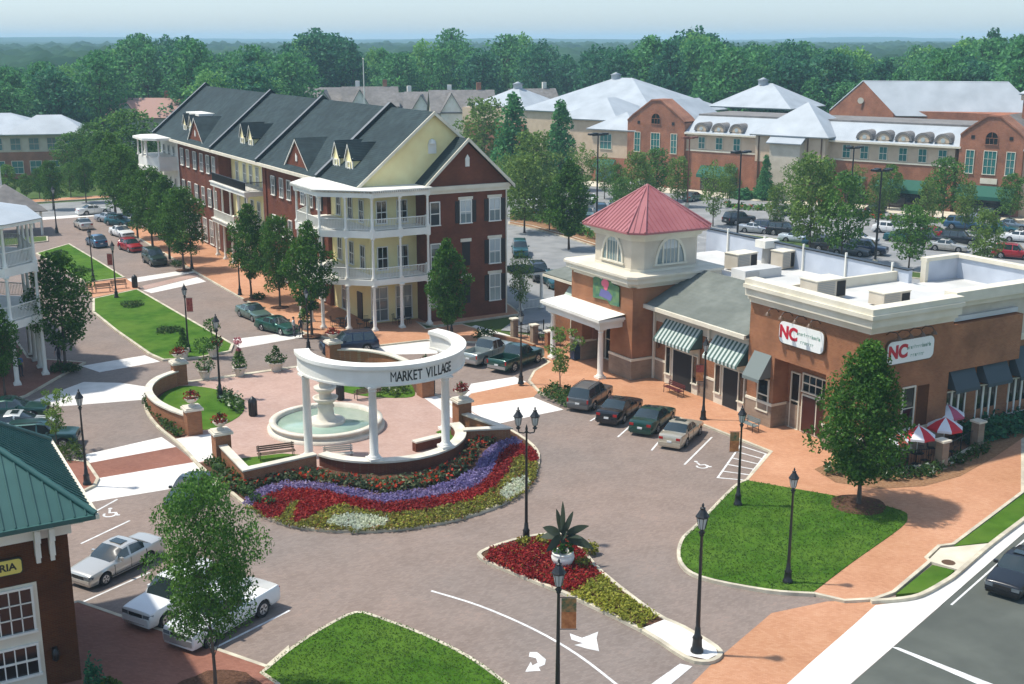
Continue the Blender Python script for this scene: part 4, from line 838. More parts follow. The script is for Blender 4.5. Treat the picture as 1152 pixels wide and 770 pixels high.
mb = MB(); slope(mb, [(45.5, 94.6, 12.1), (50.15, 94.6, 16.5), (50.15, 100.2, 16.5), (45.5, 98, 12.1)], M_SHIN); slope(mb, [(54.8, 98, 12.1), (50.15, 100.2, 16.5), (50.15, 94.6, 16.5), (54.8, 94.6, 12.1)], M_SHIN); mb.build('roof', A)
# rakes, eaves, cornices
mb = MB()
def rake(mb, a, b, h=.32, w=.12, m=M_TRIM):
    a = Vector(a); b = Vector(b); mb.add([a, b, b - Vector((0, 0, h)), a - Vector((0, 0, h)), a + Vector((0, w, 0)), b + Vector((0, w, 0)), b + Vector((0, w, -h)), a + Vector((0, w, -h))], [(0, 1, 2, 3), (7, 6, 5, 4), (0, 4, 5, 1), (3, 2, 6, 7)], m)
rake(mb, (40.0, 96.5, 12.42), (RX, 96.5, ZR + .05)); rake(mb, (55.6, 96.5, 12.42), (RX, 96.5, ZR + .05)); rake(mb, (45.4, 94.48, 12.2), (50.15, 94.48, 16.58)); rake(mb, (54.9, 94.48, 12.2), (50.15, 94.48, 16.58))
mb.box(45.8, 54.6, 94.72, 95.02, 12.0, 12.36, M_TRIM); mb.box(45.9, 54.5, 94.86, 95.01, 11.7, 12.0, M_TRIM); mb.box(54.3, 54.6, 95, 97, 12.0, 12.36, M_TRIM)
mb.box(39.95, 40.2, 103.2, 168.4, 12.12, 12.42, M_TRIM); mb.box(40.2, 41.0, 103.2, 168.4, 12.1, 12.2, M_TRIM); mb.build('eaves_trim', A)
mb = MB(); mb.box(44.6, 46.0, 94.75, 94.85, .1, 12.2, M_TRIM); mb.v = mb.v[:0]; mb.f = []; mb.m = []; mb.sm = []
mb.cyl((54.2, 94.93, .1), (54.2, 94.93, 12.0), .07, None, 6, M_TRIM); mb.build('downpipe', A)
M_CAPG = mat('parapet_capping', (.16, .17, .18), .6)
# fire-wall parapets on the roof
for y in (105.9, 123.5, 140.5, 167.9):
    mb = MB(); k = 6.4 / 7.7
    for (xa, xb, za, zb) in ((40.0, RX, 12.4, ZR + .12), (RX, 55.6, ZR + .12, 12.4)):
        lo, hi = .0, .34; v = []
        for yy in (y, y + .38): v += [(xa, yy, za - .05), (xb, yy, zb - .05), (xb, yy, zb + hi), (xa, yy, za + hi)]
        mb.add(v, [(0, 1, 2, 3), (7, 6, 5, 4), (3, 2, 6, 7), (0, 3, 7, 4)], M_SHIN); mb.add([(xa - .02, y - .06, za + hi + .01), (xb, y - .06, zb + hi + .01), (xb, y + .44, zb + hi + .01), (xa - .02, y + .44, za + hi + .01)], [(0, 1, 2, 3)], M_CAPG)
    mb.build('parapet', A)
# dormers
for y in (101.8, 104.9, 130.2, 133.1): dormer(A, 41.7, y, 13.1, 15.9, 1.5, 3.4, M_CREAM, M_CREAM)
for y in (154.4, 157.2): dormer(A, 41.7, y, 13.1, 15.7, 1.5, 3.4, M_CREAM, M_CREAM)
dormer(A, 40.75, 113.0, 12.5, 15.6, 7.4, 4.2, M_BRICKR, M_BRICKR, 'brick gable dormer', win=False); dormer(A, 40.75, 149.0, 12.5, 15.7, 7.4, 4.2, M_BRICKR, M_BRICKR, 'brick gable dormer', win=False)
for y in (113.0, 149.0):
    mb = MB(); mb.box(40.66, 40.76, y - .2, y + .2, 13.4, 13.95, M_WHITE); mb.add([(40.66, y - .2, 13.95), (40.66, y + .2, 13.95), (40.66, y, 14.25)], [(0, 1, 2)], M_WHITE); mb.build('gable_vent', A)
mb = MB(); mb.box(42.3, 44.8, 152.6, 158.6, 15.6, 15.9, M_WHITE); mb.build('white_roof_hood', A)
mb = MB(); mb.box(50.0, 50.4, 94.9, 95.0, 14.0, 14.7, M_WHITE); mb.add([(49.95, 94.9, 14.7), (50.45, 94.9, 14.7), (50.2, 94.9, 15.1)], [(0, 1, 2)], M_WHITE); mb.build('gable_vent', A)
mb = MB(); mb.box(47.3, 48.1, 96.9, 96.99, 15.1, 16.0, M_WHITE); mb.lathe([(.4, 0), (.3, .3), (0, .42)], (47.7, 96.94, 16.0), 8, M_WHITE); mb.build('gable_vent', A)
# windows, end wing
for z, h in ((8.95, 2.0), (5.0, 2.2), (1.5, 2.4)):
    window(A, 53.0, 95, z, '-y', 1.05, h, lintel=M_TRIM, shut=True, gm=M_GLASSP)
    if z > 8: window(A, 50.0, 95, z, '-y', 1.05, h, lintel=M_TRIM, shut=True, gm=M_GLASSP)
    else: wallbox('blind_window', 49.6, 50.4, 94.95, 95.0, z, z + h, M_BLACK); wallbox('lintel', 49.45, 50.55, 94.94, 95.0, z + h, z + h + .3, M_TRIM)
    window(A, 46.9, 95, z, '-y', .85, h, gm=M_GLASS, cols=1)
# windows behind the corner porch
for z, h in ((9.2, 1.9), (5.0, 2.0)):
    for x in (42.6, 44.6): window(A, x, 97, z, '-y', .9, h, gm=M_GLASSD)
    for y in (98.6, 101.2, 104): window(A, 41.4, y, z, '-x', .9, h, gm=M_GLASSD)
for x in (42.2, 44.6): window(A, x, 97, .35, '-y', 1.5, 3.0, gm=M_GLASS, cols=2, rows=3, name='shop_window')
wallbox('door', 41.3, 41.4, 99, 100.1, .12, 2.6, M_BLACK); window(A, 41.4, 103, .35, '-x', 1.6, 2.8, cols=2, rows=3, name='shop_window')
wallbox('panel', 46.05, 47.4, 94.9, 94.995, .12, 4.2, M_BRICKR) if False else None
# windows along the street
for yy in (108, 110.2, 112.4, 116.4, 118.6, 121.2):
    for z in (9.2, 5.1): window(A, FX, yy, z, '-x', .95, 1.9, gm=M_GLASS, shut=(yy in (108, 121.2)))
    window(A, FX, yy, .4, '-x', 1.3, 2.9, cols=2, rows=3, name='shop_window', fm=M_WHITE)
for yy in (126, 128.3, 130.6, 132.9, 135.2, 138):
    for z in (9.0, 5.1): window(A, FX + 1.4, yy, z, '-x', .95, 2.1)
    window(A, FX + 1.4, yy, .4, '-x', 1.3, 2.9, cols=2, rows=3, name='shop_window')
for yy in (142.8, 145.2, 148, 151, 154.2, 157):
    for z in (9.2, 5.1): window(A, FX, yy, z, '-x', 1.1, 2.1, shut=(yy in (145.2, 151, 157)))
    window(A, FX, yy, .4, '-x', 1.5, 2.9, cols=2, rows=3, name='shop_window')
# corner porch, three tiers
ring = [(46.0, 94.35), (40.6, 94.35), (37.0, 97.7), (37.0, 103.4), (39.2, 106.2), (41.3, 106.2), (41.3, 97.0), (46.0, 97.0)]
po = MB()
for z0, z1, g_ in ((4.15, 4.65, .0), (8.35, 8.95, .0)): po.prism([(46.1, 94.25), (40.55, 94.25), (36.9, 97.6), (36.9, 103.5), (39.1, 106.35), (41.3, 106.35), (41.3, 96.9), (46.1, 96.9)], z0, z1, M_WHITE)
po.build('porch_floor', A)
mb = MB(); mb.band([(46.1, 94.3), (40.57, 94.3), (36.95, 97.65), (36.95, 103.45), (39.15, 106.3), (41.2, 106.3)], -.12, .12, 11.85, 12.25, M_WHITE, closed=False)
for i in range(26): y = 97.0 + i * .35; mb.box(36.5, 41.3, y, y + .07, 12.25, 12.42, M_WHITE) if y > 97.7 and y < 103.6 else None
for i in range(30): x = 40.0 + i * .2; mb.box(x, x + .06, 93.9 if x > 40.5 else 94.5, 97, 12.25, 12.42, M_WHITE)
for i in range(16): t = i / 15; a = (40.5 + (36.6 - 40.5) * t, 93.95 + (97.6 - 93.95) * t); mb.tube([(a[0], a[1], 12.33), (41.3, 97.1, 12.33)], .04, 4, M_WHITE)
mb.box(36.7, 46.2, 94.2, 94.3, 12.42, 12.44, M_WHITE) if False else None
mb.build('pergola_roof', A)
mb = MB(); mb.prism([(46.2, 93.95), (40.5, 93.95), (36.6, 97.5), (36.6, 103.6), (39.0, 106.6), (41.0, 106.6), (41.0, 97.1), (46.2, 97.0)], 12.42, 12.5, M_WHITE); mb.build('porch_roof', A)
pc = [(45.9, 94.4), (43.2, 94.4), (40.6, 94.45), (38.8, 96.05), (37.05, 97.75), (37.05, 100.6), (37.05, 103.3), (39.2, 106.0)]
for (x, y) in pc:
    post(A, x, y, .12, 4.15, .16); post(A, x, y, 4.65, 8.35, .12); post(A, x, y, 8.95, 11.85, .12)
for i in range(len(pc) - 1):
    for z in (4.65, 8.95): railing(A, pc[i], pc[i + 1], z)
for z in (4.65, 8.95): railing(A, (45.95, 94.5), (45.95, 95.0), z)
# balconies of the recessed bay
for z0, z1 in ((4.2, 4.65), (8.45, 8.95)):
    mb = MB(); mb.box(39.4, 42.4, 126.2, 139.2, z0, z1, M_WHITE); mb.box(39.3, 42.4, 126.1, 139.3, z1 - .1, z1 + .04, M_WHITE); mb.build('balcony_floor', A)
for y in (126.5, 129.6, 132.7, 135.8, 138.9): post(A, 39.75, y, .12, 4.2, .16); post(A, 39.75, y, 4.65, 8.45, .12)
railing(A, (39.6, 126.4), (39.6, 139), 4.65); railing(A, (39.6, 126.4), (42.3, 126.4), 4.65); railing(A, (39.6, 126.4), (39.6, 139), 8.95, M_BLACK); railing(A, (39.6, 126.4), (42.3, 126.4), 8.95, M_BLACK)
rnd = random.Random(3); mb = MB()
for i in range(260): leaf(mb, (39.5 + rnd.gauss(0, .1), rnd.uniform(126.6, 130.6), 5.6 + rnd.gauss(0, .2)), .1, L_REDF if rnd.random() < .7 else L_HEDGE, rnd)
mb.build('flower_box', A)
# far white bay
for z0, z1 in ((4.2, 4.7), (8.2, 8.7)): mb = MB(); mb.prism([(41, 159.6), (38.6, 159.6), (37.3, 161), (37.3, 166), (38.6, 167.6), (41, 167.6)], z0, z1, M_WHITE); mb.build('porch_floor', A)
mb = MB(); mb.prism([(41, 159.2), (38.4, 159.2), (36.9, 160.8), (36.9, 166.2), (38.4, 168), (41, 168)], 12.2, 12.5, M_WHITE); mb.build('porch_roof', A)
mb = MB(); mb.prism([(41, 159.7), (38.65, 159.7), (37.4, 161.1), (37.4, 165.9), (38.65, 167.5), (41, 167.5)], 8.7, 10.0, M_WHITE); mb.build('parapet', A)
q_ = [(38.7, 159.8), (37.45, 161.1), (37.45, 163.5), (37.45, 165.8), (38.7, 167.4)]
for (x, y) in q_: post(A, x, y, .12, 4.2, .14); post(A, x, y, 4.7, 8.2, .12); post(A, x, y, 10.0, 12.2, .12)
for i in range(4): railing(A, q_[i], q_[i + 1], 4.7)
for yy in (161, 163.5, 166): window(A, FX, yy, 9.4, '-x', .9, 1.8, gm=M_GLASSD); window(A, FX, yy, 5.2, '-x', .9, 1.8, gm=M_GLASSD)
# ================================================================== left porch building
Bd = thing('porch_house', 'white three-tier porch house with octagonal corner porch and pale roof at the left edge', 'building', (8, 96, 0), world=True)
wallbox('wall', -12, 10.4, 95.2, 118, 0, 12.9, M_WHITE, Bd, 'white upper walls'); wallbox('wall', -12.05, 10.45, 95.15, 118.05, 0.0, 4.2, M_BRICKR, Bd, 'brick ground floor')
ring = [(-12, 91.9), (10.6, 91.9), (13.2, 94.0), (13.2, 101.2), (10.4, 103.8), (10.4, 95.2), (-12, 95.2)]
for z0, z1 in ((4.3, 4.9), (8.25, 8.9)): mb = MB(); mb.prism(ring, z0, z1, M_WHITE); mb.build('porch_floor', Bd)
mb = MB(); R1 = [(-12, 91.4), (10.8, 91.4), (13.7, 93.7), (13.7, 101.4), (10.4, 104.4)]; 
mb.prism(R1 + [(-12, 104.4)], 11.9, 12.2, M_WHITE); mb.build('eaves', Bd)
mb = MB(); Cn = [(-12, 96.5), (8.6, 96.5), (9.6, 97.0), (9.6, 100.2), (8.6, 101)]; 
slope(mb, [(-12, 91.3, 12.2), (10.85, 91.3, 12.2), (8.6, 96.5, 13.2), (-12, 96.5, 13.2)], M_METR, .06); slope(mb, [(10.85, 91.3, 12.2), (13.8, 93.65, 12.2), (9.6, 97, 13.2), (8.6, 96.5, 13.2)], M_METR, .06); slope(mb, [(13.8, 93.65, 12.2), (13.8, 101.4, 12.2), (9.6, 100.2, 13.2), (9.6, 97.0, 13.2)], M_METR, .06); slope(mb, [(13.8, 101.4, 12.2), (10.4, 104.5, 12.2), (8.6, 101, 13.2), (9.6, 100.2, 13.2)], M_METR, .06); mb.prism([(-12, 96.5), (8.6, 96.5), (9.6, 97), (9.6, 100.2), (8.6, 101), (-12, 101)], 13.1, 13.22, M_METR); mb.build('porch_roof', Bd)
mb = MB(); slope(mb, [(-12, 104, 12.9), (11.2, 104, 12.9), (4, 111, 17.2), (-12, 111, 17.2)], M_SHINB); slope(mb, [(11.2, 104, 12.9), (11.2, 118.5, 12.9), (4, 111, 17.2)], M_SHINB); slope(mb, [(11.2, 118.5, 12.9), (-12, 118.5, 12.9), (-12, 111, 17.2), (4, 111, 17.2)], M_SHINB); mb.build('roof', Bd)
mb = MB(); mb.lathe([(.42, 0), (.42, 2.2), (.5, 2.3), (.3, 2.4), (.3, 5.4), (.45, 5.5), (.05, 7)], (-1.4, 109.5, 16.2), 10, M_WHITE); mb.build('roof_finial', Bd)
pb = [(-2.4, 92.1), (1.6, 92.1), (5, 92.1), (8.2, 92.1), (10.7, 92.1), (13.0, 94.1), (13.0, 96.4), (13.0, 98.8), (13.0, 101.1), (10.9, 103.2)]
for (x, y) in pb: post(Bd, x, y, .12, 4.3, .17); post(Bd, x, y, 4.9, 8.25, .13); post(Bd, x, y, 8.9, 11.9, .12)
for i in range(len(pb) - 1):
    for z in (4.9, 8.9): railing(Bd, pb[i], pb[i + 1], z, h=1.1)
for x in (1, 3.6, 6.4, 9.0):
    for z in (9.5, 5.6): window(Bd, x, 95.2, z, '-y', 1.1, 1.9, gm=M_GLASSD)
    window(Bd, x, 95.15, .6, '-y', 1.3, 2.6)
for y in (97, 99.6, 102, 105, 108.5, 112, 115):
    for z in (9.5, 5.6): window(Bd, 10.4, y, z, '+x', 1.0, 1.9, gm=M_GLASSD)
    window(Bd, 10.45, y, .6, '+x', 1.3, 2.6)
# ================================================================== green-roofed building, bottom left
C_ = thing('green_roof_building', 'dark red brick building with green standing-seam hip roof and yellow sign at the lower left', 'building', (2, 48, 0), world=True)
WX = 6.55; WY = 45.9
wallbox('wall', -8, WX, WY, 54.1, 0, 6.5, M_BRICKD, C_)
mb = MB(); mb.box(-8.12, WX + .14, WY - .14, 54.2, 6.45, 6.95, M_WHITE); mb.box(-8.5, WX + .55, WY - .55, 54.5, 6.95, 7.12, M_WHITE); mb.box(-8.75, WX + .82, WY - .82, 54.9, 7.12, 7.32, M_WHITE); mb.build('entablature', C_)
mb = MB()
for bx in (5.3, 5.82): mb.box(bx, bx + .2, WY - .6, WY - .14, 6.45, 6.95, M_WHITE); mb.box(bx, bx + .2, WY - .34, WY - .01, 5.75, 6.45, M_WHITE); mb.box(bx + .02, bx + .18, WY - .2, WY - .01, 5.5, 5.75, M_WHITE)
mb.build('brackets', C_)
e = (WX + .95, WY - .95); Zc = 7.34; H5 = (55.0 - e[1]) / 2; zr = Zc + H5 * .78; yr = e[1] + H5; xr = e[0] - H5
mb = MB(); slope(mb, [(-9.5, e[1], Zc), (e[0], e[1], Zc), (xr, yr, zr), (-9.5, yr, zr)], M_GREENR, .08); slope(mb, [(e[0], e[1], Zc), (e[0], 55.0, Zc), (xr, yr, zr)], M_GREENR, .08); slope(mb, [(e[0], 55.0, Zc), (-9.5, 55.0, Zc), (-9.5, yr, zr), (xr, yr, zr)], M_GREENR, .08)
k = (zr - Zc) / H5
x = e[0] - .35
while x > -9:   # standing seams
    t = min(1, (e[0] - x) / H5); mb.add([(x - .02, e[1], Zc + .01), (x + .02, e[1], Zc + .01), (x + .02, e[1] + H5 * t, Zc + k * H5 * t + .01), (x - .02, e[1] + H5 * t, Zc + k * H5 * t + .01), (x - .02, e[1], Zc + .07), (x + .02, e[1], Zc + .07), (x + .02, e[1] + H5 * t, Zc + k * H5 * t + .07), (x - .02, e[1] + H5 * t, Zc + k * H5 * t + .07)], [(4, 5, 6, 7), (0, 3, 7, 4), (1, 5, 6, 2), (0, 4, 5, 1)], M_GREENR); x -= .42
y = e[1] + .4
while y < 54.9:
    t = min(y - e[1], 55.0 - y); mb.add([(e[0], y - .02, Zc + .01), (e[0], y + .02, Zc + .01), (e[0] - t, y + .02, Zc + k * t + .01), (e[0] - t, y - .02, Zc + k * t + .01), (e[0], y - .02, Zc + .07), (e[0], y + .02, Zc + .07), (e[0] - t, y + .02, Zc + k * t + .07), (e[0] - t, y - .02, Zc + k * t + .07)], [(4, 5, 6, 7), (0, 3, 7, 4), (1, 5, 6, 2), (0, 4, 5, 1)], M_GREENR); y += .42
mb.build('roof', C_)
mb = MB(); mb.cyl((e[0], e[1], Zc + .05), (xr, yr, zr + .05), .13, None, 8, M_GREENR); mb.cyl((e[0], 55.0, Zc + .05), (xr, yr, zr + .05), .13, None, 8, M_GREENR); mb.build('hip_cap', C_)
mb = MB(); mb.box(e[0] - .02, e[0] + .12, e[1] - .1, 55.1, Zc - .16, Zc + .02, M_TRIM); mb.box(-9.5, e[0] - .02, e[1] - .1, e[1] + .02, Zc - .16, Zc + .02, M_GREENR); mb.build('gutter', C_)
window(C_, 4.0, WY - .03, .9, '-y', 2.0, 1.2, cols=5, rows=2, gm=M_GLASSD); window(C_, 4.0, WY - .03, 2.75, '-y', 2.0, 1.75, cols=5, rows=3, gm=M_GLASSD)
wallbox('window_surround', 2.7, 5.25, WY - .03, WY - .003, .2, 4.7, M_TRIM, C_, 'cream panel around the paned window')
mb = MB(); mb.box(5.55, 5.75, WY - .22, WY, 1.35, 1.8, M_BLACK); mb.lathe([(.02, -.1), (.13, 0), (.13, .35), (.0, .5)], (5.65, WY - .2, 1.35), 8, M_BLACK); mb.build('wall_lantern', C_)
sg = thing('shop_sign', 'yellow rounded sign with dark lettering ending in ERIA on the dark brick wall', 'sign', (3.9, WY - .06, 5.55), world=False)
def rrect(w, h, r, n=5):
    P_ = []
    for cx_, cz, a0 in ((w / 2 - r, h / 2 - r, 0), (-w / 2 + r, h / 2 - r, 90), (-w / 2 + r, -h / 2 + r, 180), (w / 2 - r, -h / 2 + r, 270)): P_ += [(cx_ + r * math.cos(R(a0 + 90 * i / n)), cz + r * math.sin(R(a0 + 90 * i / n))) for i in range(n + 1)]
    return P_
def board(w, h, r, d, m, y=0):
    mb = MB(); P_ = rrect(w, h, r); n = len(P_); v = [(a, y - d, b) for a, b in P_] + [(a, y, b) for a, b in P_]
    mb.add(v, [tuple(range(n)), tuple(range(2 * n - 1, n - 1, -1))] + [(i, n + i, n + (i + 1) % n, (i + 1) % n) for i in range(n)], m); return mb
board(1.86, .68, .16, .08, M_LETTER).build('border', sg); board(1.76, .58, .13, .03, M_YELL, -.08).build('panel', sg)
text_mesh('ERIA', .4, M_LETTER, 'lettering', sg, Matrix.Translation((.28, -.115, 0)) @ Matrix.Rotation(math.pi / 2, 4, 'X'), .006, .012, xs=1.0)

q = g(8, 236, 3.2); t = thing('pavilion', 'low grey-roofed pavilion seen over the left porch roof', 'pavilion', (q[0], q[1], 0), 0)
for a in (-3.6, 3.6):
    for b in (-3.6, 3.6): mb = MB(); mb.cyl((a, b, 0), (a, b, 3.2), .16, None, 8, M_WHITE); mb.build('post', t)
mb = MB()
for k in range(4):
    c4 = [(-4.4, -4.4), (4.4, -4.4), (4.4, 4.4), (-4.4, 4.4)]; a, b = c4[k], c4[(k + 1) % 4]; slope(mb, [(a[0], a[1], 3.3), (b[0], b[1], 3.3), (0, 0, 6.6)], M_SHINB, .15)
mb.build('roof', t)
q = g(1, 232, 0); t = thing('white_obelisk', 'tall white post with stepped top at the far left edge before the office', 'monument', (q[0], q[1], 0)); mb = MB(); mb.box(-.7, .7, -.7, .7, 0, 2.2, M_WHITE); mb.build('plinth', t); mb = MB(); mb.lathe([(.5, 2.2), (.42, 10.8), (.6, 11.0), (.6, 11.3), (.3, 11.4), (.05, 12.6)], (0, 0, 0), 12, M_WHITE); mb.build('shaft', t)
# ================================================================== shops with the red-roofed tower
def panel(name, x0, x1, y0, y1, z0, z1, m, p, label=None): mb = MB(); mb.box(x0, x1, y0, y1, z0, z1, m); return mb.build(name, p, label)
def octo(x0, x1, y0, y1, c): return [(x0 + c, y0), (x1 - c, y0), (x1, y0 + c), (x1, y1 - c), (x1 - c, y1), (x0 + c, y1), (x0, y1 - c), (x0, y0 + c)]
T = thing('tower_shop', 'brick corner shop with beige upper tower, red metal pyramid roof and white entrance canopy', 'building', (54.7, 74, 0), world=True)
mb = MB(); base = [(50.9, 70.25), (58.6, 70.25), (58.6, 78.6), (51.9, 78.6), (51.9, 76.9), (52.9, 76.9), (52.9, 73.1), (50.9, 73.1)]
mb.prism(base, 1.75, 7.2, M_BRICKO); mb.box(50.9, 52.2, 77.0, 78.6, 1.75, 7.2, M_BRICKO); mb.box(50.9, 52.3, 73.1, 77.0, 4.0, 7.2, M_BRICKO); mb.build('wall', T)
mb = MB(); mb.box(50.82, 58.68, 70.17, 73.12, 0, 1.6, M_BRICKT); mb.box(50.82, 52.3, 77.0, 78.68, 0, 1.6, M_BRICKT); mb.box(52.9, 58.6, 73.1, 78.6, 0, 1.75, M_BRICKT); mb.box(50.78, 58.72, 70.13, 73.14, 1.6, 1.78, M_TRIM); mb.box(50.78, 52.3, 76.98, 78.72, 1.6, 1.78, M_TRIM); mb.build('stone_base', T)
mb = MB()
for o_, z0, z1 in ((.12, 7.15, 7.35), (.3, 7.35, 7.55), (.55, 7.55, 7.95), (.7, 7.95, 8.12)): mb.prism(octo(50.9 - o_, 58.7 + o_, 70.25 - o_, 78.6 + o_, .55), z0, z1, M_TRIM)
mb.build('cornice', T)
mb = MB(); mb.prism(octo(51.7, 57.9, 71.0, 77.2, .7), 8.1, 10.7, M_STUCCO); mb.build('upper_wall', T)
mb = MB()
for o_, z0, z1 in ((.06, 8.12, 8.3), (.1, 10.45, 10.65), (.3, 10.65, 10.95), (.62, 10.95, 11.2)): mb.prism(octo(51.7 - o_, 57.9 + o_, 71.0 - o_, 77.2 + o_, .75), z0, z1, M_TRIM)
mb.build('cornice', T, 'upper cream cornice')
mb = MB(); e8 = octo(50.85, 58.75, 70.15, 78.05, .95); ap = (54.8, 74.1, 14.25)
for i in range(8):
    a, b = e8[i], e8[(i + 1) % 8]; mb.add([(a[0], a[1], 11.22), (b[0], b[1], 11.22), ap], [(0, 1, 2)], M_REDR)
    mb.add([(a[0], a[1], 11.08), (b[0], b[1], 11.08), (b[0], b[1], 11.22), (a[0], a[1], 11.22)], [(0, 1, 2, 3)], M_REDR)
    n = int(math.hypot(b[0] - a[0], b[1] - a[1]) / .4)
    for k in range(1, n):   # standing seams running up to the hip
        t = k / n; p = Vector((a[0] + (b[0] - a[0]) * t, a[1] + (b[1] - a[1]) * t, 11.23)); mid = Vector(((a[0] + b[0]) / 2, (a[1] + b[1]) / 2, 11.23)); up = (Vector(ap) - mid)
        f_ = 1 - abs(2 * t - 1); q = p + up * f_ * .985; u = (Vector((b[0] - a[0], b[1] - a[1], 0))).normalized() * .018; nn = Vector((0, 0, .06))
        mb.add([p - u, p + u, q + u, q - u, p - u + nn, p + u + nn, q + u + nn, q - u + nn], [(4, 5, 6, 7), (0, 4, 7, 3), (1, 2, 6, 5), (0, 1, 5, 4)], M_REDR)
mb.build('roof', T)
mb = MB()
for i in range(8): mb.cyl((e8[i][0], e8[i][1], 11.25), ap, .09, .06, 6, M_REDR)
mb.build('hip_cap', T)
def fanwin(p, x, y, z, f, w=2.9, h=2.1):
    rz = FACE[f]; mb = MB(); n = 14; fr = .16
    def arcp(r, zz, k): return (r * math.cos(math.pi * k / n), zz * math.sin(math.pi * k / n))
    v = []
    for k in range(n + 1):
        for (s, y_) in ((1, -.12), (.88, -.12), (.88, 0), (1, 0)): c = arcp(w / 2 * s, h * s, k); v.append((c[0], y_, c[1]))
    mb.add(v, [(4 * k + j, 4 * k + (j + 1) % 4, 4 * k + 4 + (j + 1) % 4, 4 * k + 4 + j) for k in range(n) for j in range(4)], M_TRIM)
    mb.box(-w / 2 - .1, w / 2 + .1, -.16, 0, -.14, 0, M_TRIM)
    for s in (-1, 1): mb.box(s * .72 - .07, s * .72 + .07, -.1, 0, 0, h * .82, M_TRIM)
    for k in (-.36, 0, .36): mb.box(k - .02, k + .02, -.05, -.02, 0, h * .9, M_TRIM)
    o = inst(('fan', w, h), lambda: mb, 'arched_window', p, (x, y, z), rz)
    pb_ = MB(); pb_.add([(c[0], -.03, c[1]) for c in [arcp(w / 2 * .9, h * .9, k) for k in range(n + 1)]], [tuple(range(n + 1))[::-1]], M_GLASSP); c = inst(('fanp', w, h), lambda: pb_, 'pane', o, (0, 0, 0), 0)
fanwin(T, 51.7, 74.1, 8.65, '-x'); fanwin(T, 54.8, 71.0, 8.65, '-y')
# entrance canopy on round columns
mb = MB(); mb.box(48.85, 50.98, 71.5, 79.2, 4.0, 4.45, M_WHITE); mb.box(48.65, 50.98, 71.3, 79.4, 4.45, 4.62, M_WHITE); mb.box(48.5, 50.98, 71.15, 79.55, 4.62, 4.82, M_WHITE); mb.add([(48.5, 71.15, 4.83), (48.5, 79.55, 4.83), (50.9, 79.55, 5.05), (50.9, 71.15, 5.05)], [(0, 3, 2, 1)], M_WHITE); mb.build('canopy', T)
column(49.25, 71.95, .12, 4.0, .22, T); column(49.25, 78.7, .12, 4.0, .22, T)
window(T, 52.9, 75.0, .2, '-x', 2.9, 3.2, fm=M_TRIM, gm=M_GLASSD, cols=3, rows=2, name='shop_window')
panel('door', 52.82, 52.88, 74.4, 75.5, .14, 2.5, M_BLACK, T)
# pictorial sign above the canopy
sg = thing('shop_sign', 'green pictorial shop sign with pink flower shape above the white entrance canopy', 'sign', (50.86, 73.6, 5.6), FACE['-x'])
mb = MB(); outl = [(-1.75, .0), (-1.75, 1.55), (-1.3, 1.75), (-.6, 1.6), (-.35, 1.95), (.1, 2.05), (.45, 1.8), (.8, 1.5), (1.6, 1.45), (1.75, 1.3), (1.75, -.1), (.6, -.15), (.2, .1), (-.7, .05)]
M_SGA = noisy('sign_leaf_green', [(0.35, (0.035, 0.13, 0.09)), (0.65, (0.13, 0.22, 0.09))], scale=2.2, rough=.5); M_SGP = mat('sign_pink', (0.65, 0.13, 0.2), rough=.5); M_SGV = mat('sign_violet', (0.12, 0.12, 0.3), rough=.5)
n = len(outl); mb.add([(a, -.1, b) for a, b in outl] + [(a, 0, b) for a, b in outl], [tuple(range(n)), tuple(range(2 * n - 1, n - 1, -1))] + [(i, n + i, n + (i + 1) % n, (i + 1) % n) for i in range(n)], M_SGA); fixn(mb.build('board', sg))
mb = MB(); 
for (cx_, cz, r) in ((-.1, 1.55, .32), (.15, 1.4, .28), (-.35, 1.35, .25), (0, 1.15, .3)): mb.add([(cx_ + r * math.cos(k * .628), -.115 - .004 * cz, cz + r * math.sin(k * .628)) for k in range(10)], [tuple(range(10))[::-1]], M_SGP)
mb.build('flower', sg); mb = MB(); mb.add([(-.9, -.112, .3), (.7, -.112, .15), (.9, -.112, .55), (.4, -.112, .85), (-.6, -.112, .9)], [(0, 1, 2, 3, 4)], M_SGV); mb.build('ribbon', sg)
# middle wing with striped awnings
W = thing('awning_shop', 'low brick shop with grey-green shingle roof and two striped awnings beside the tower', 'building', (54, 64.5, 0), world=True)
mb = MB(); mb.box(52.9, 60, 58.9, 70.25, 1.75, 5.6, M_BRICKO); mb.build('wall', W)
mb = MB(); mb.box(52.82, 60, 58.9, 70.25, 0, 1.6, M_BRICKT); mb.box(52.78, 60, 58.9, 70.25, 1.6, 1.76, M_TRIM); mb.box(52.86, 60, 58.9, 70.25, 4.6, 5.6, M_STUCCO); mb.build('wall_bands', W)
mb = MB(); slope(mb, [(52.0, 58.92, 5.85), (52.0, 70.6, 5.85), (57.0, 70.6, 8.1), (57.0, 58.92, 8.1)], M_SHING); mb.build('roof', W)
mb = MB(); mb.box(51.85, 52.05, 58.92, 70.8, 5.62, 5.9, M_TRIM); mb.box(52.05, 52.86, 58.92, 70.7, 5.55, 5.66, M_TRIM); mb.add([(52.0, 70.62, 5.55), (52.0, 70.62, 5.9), (57, 70.62, 8.15), (57, 70.62, 7.8)], [(0, 1, 2, 3)], M_TRIM); mb.box(52.7, 52.86, 69.9, 70.1, .1, 5.55, M_TRIM); mb.box(52.72, 52.88, 63.55, 63.75, 4.4, 5.55, M_TRIM); mb.build('eaves_trim', W)
panel('flat_roof', 57.0, 66, 58.92, 78.6, 7.2, 7.5, M_ROOFW, W)
M_STA = mat('awning_green_stripe', (0.055, 0.105, 0.09), rough=.8); M_STB = mat('awning_pale_stripe', (0.46, 0.51, 0.47), rough=.8)
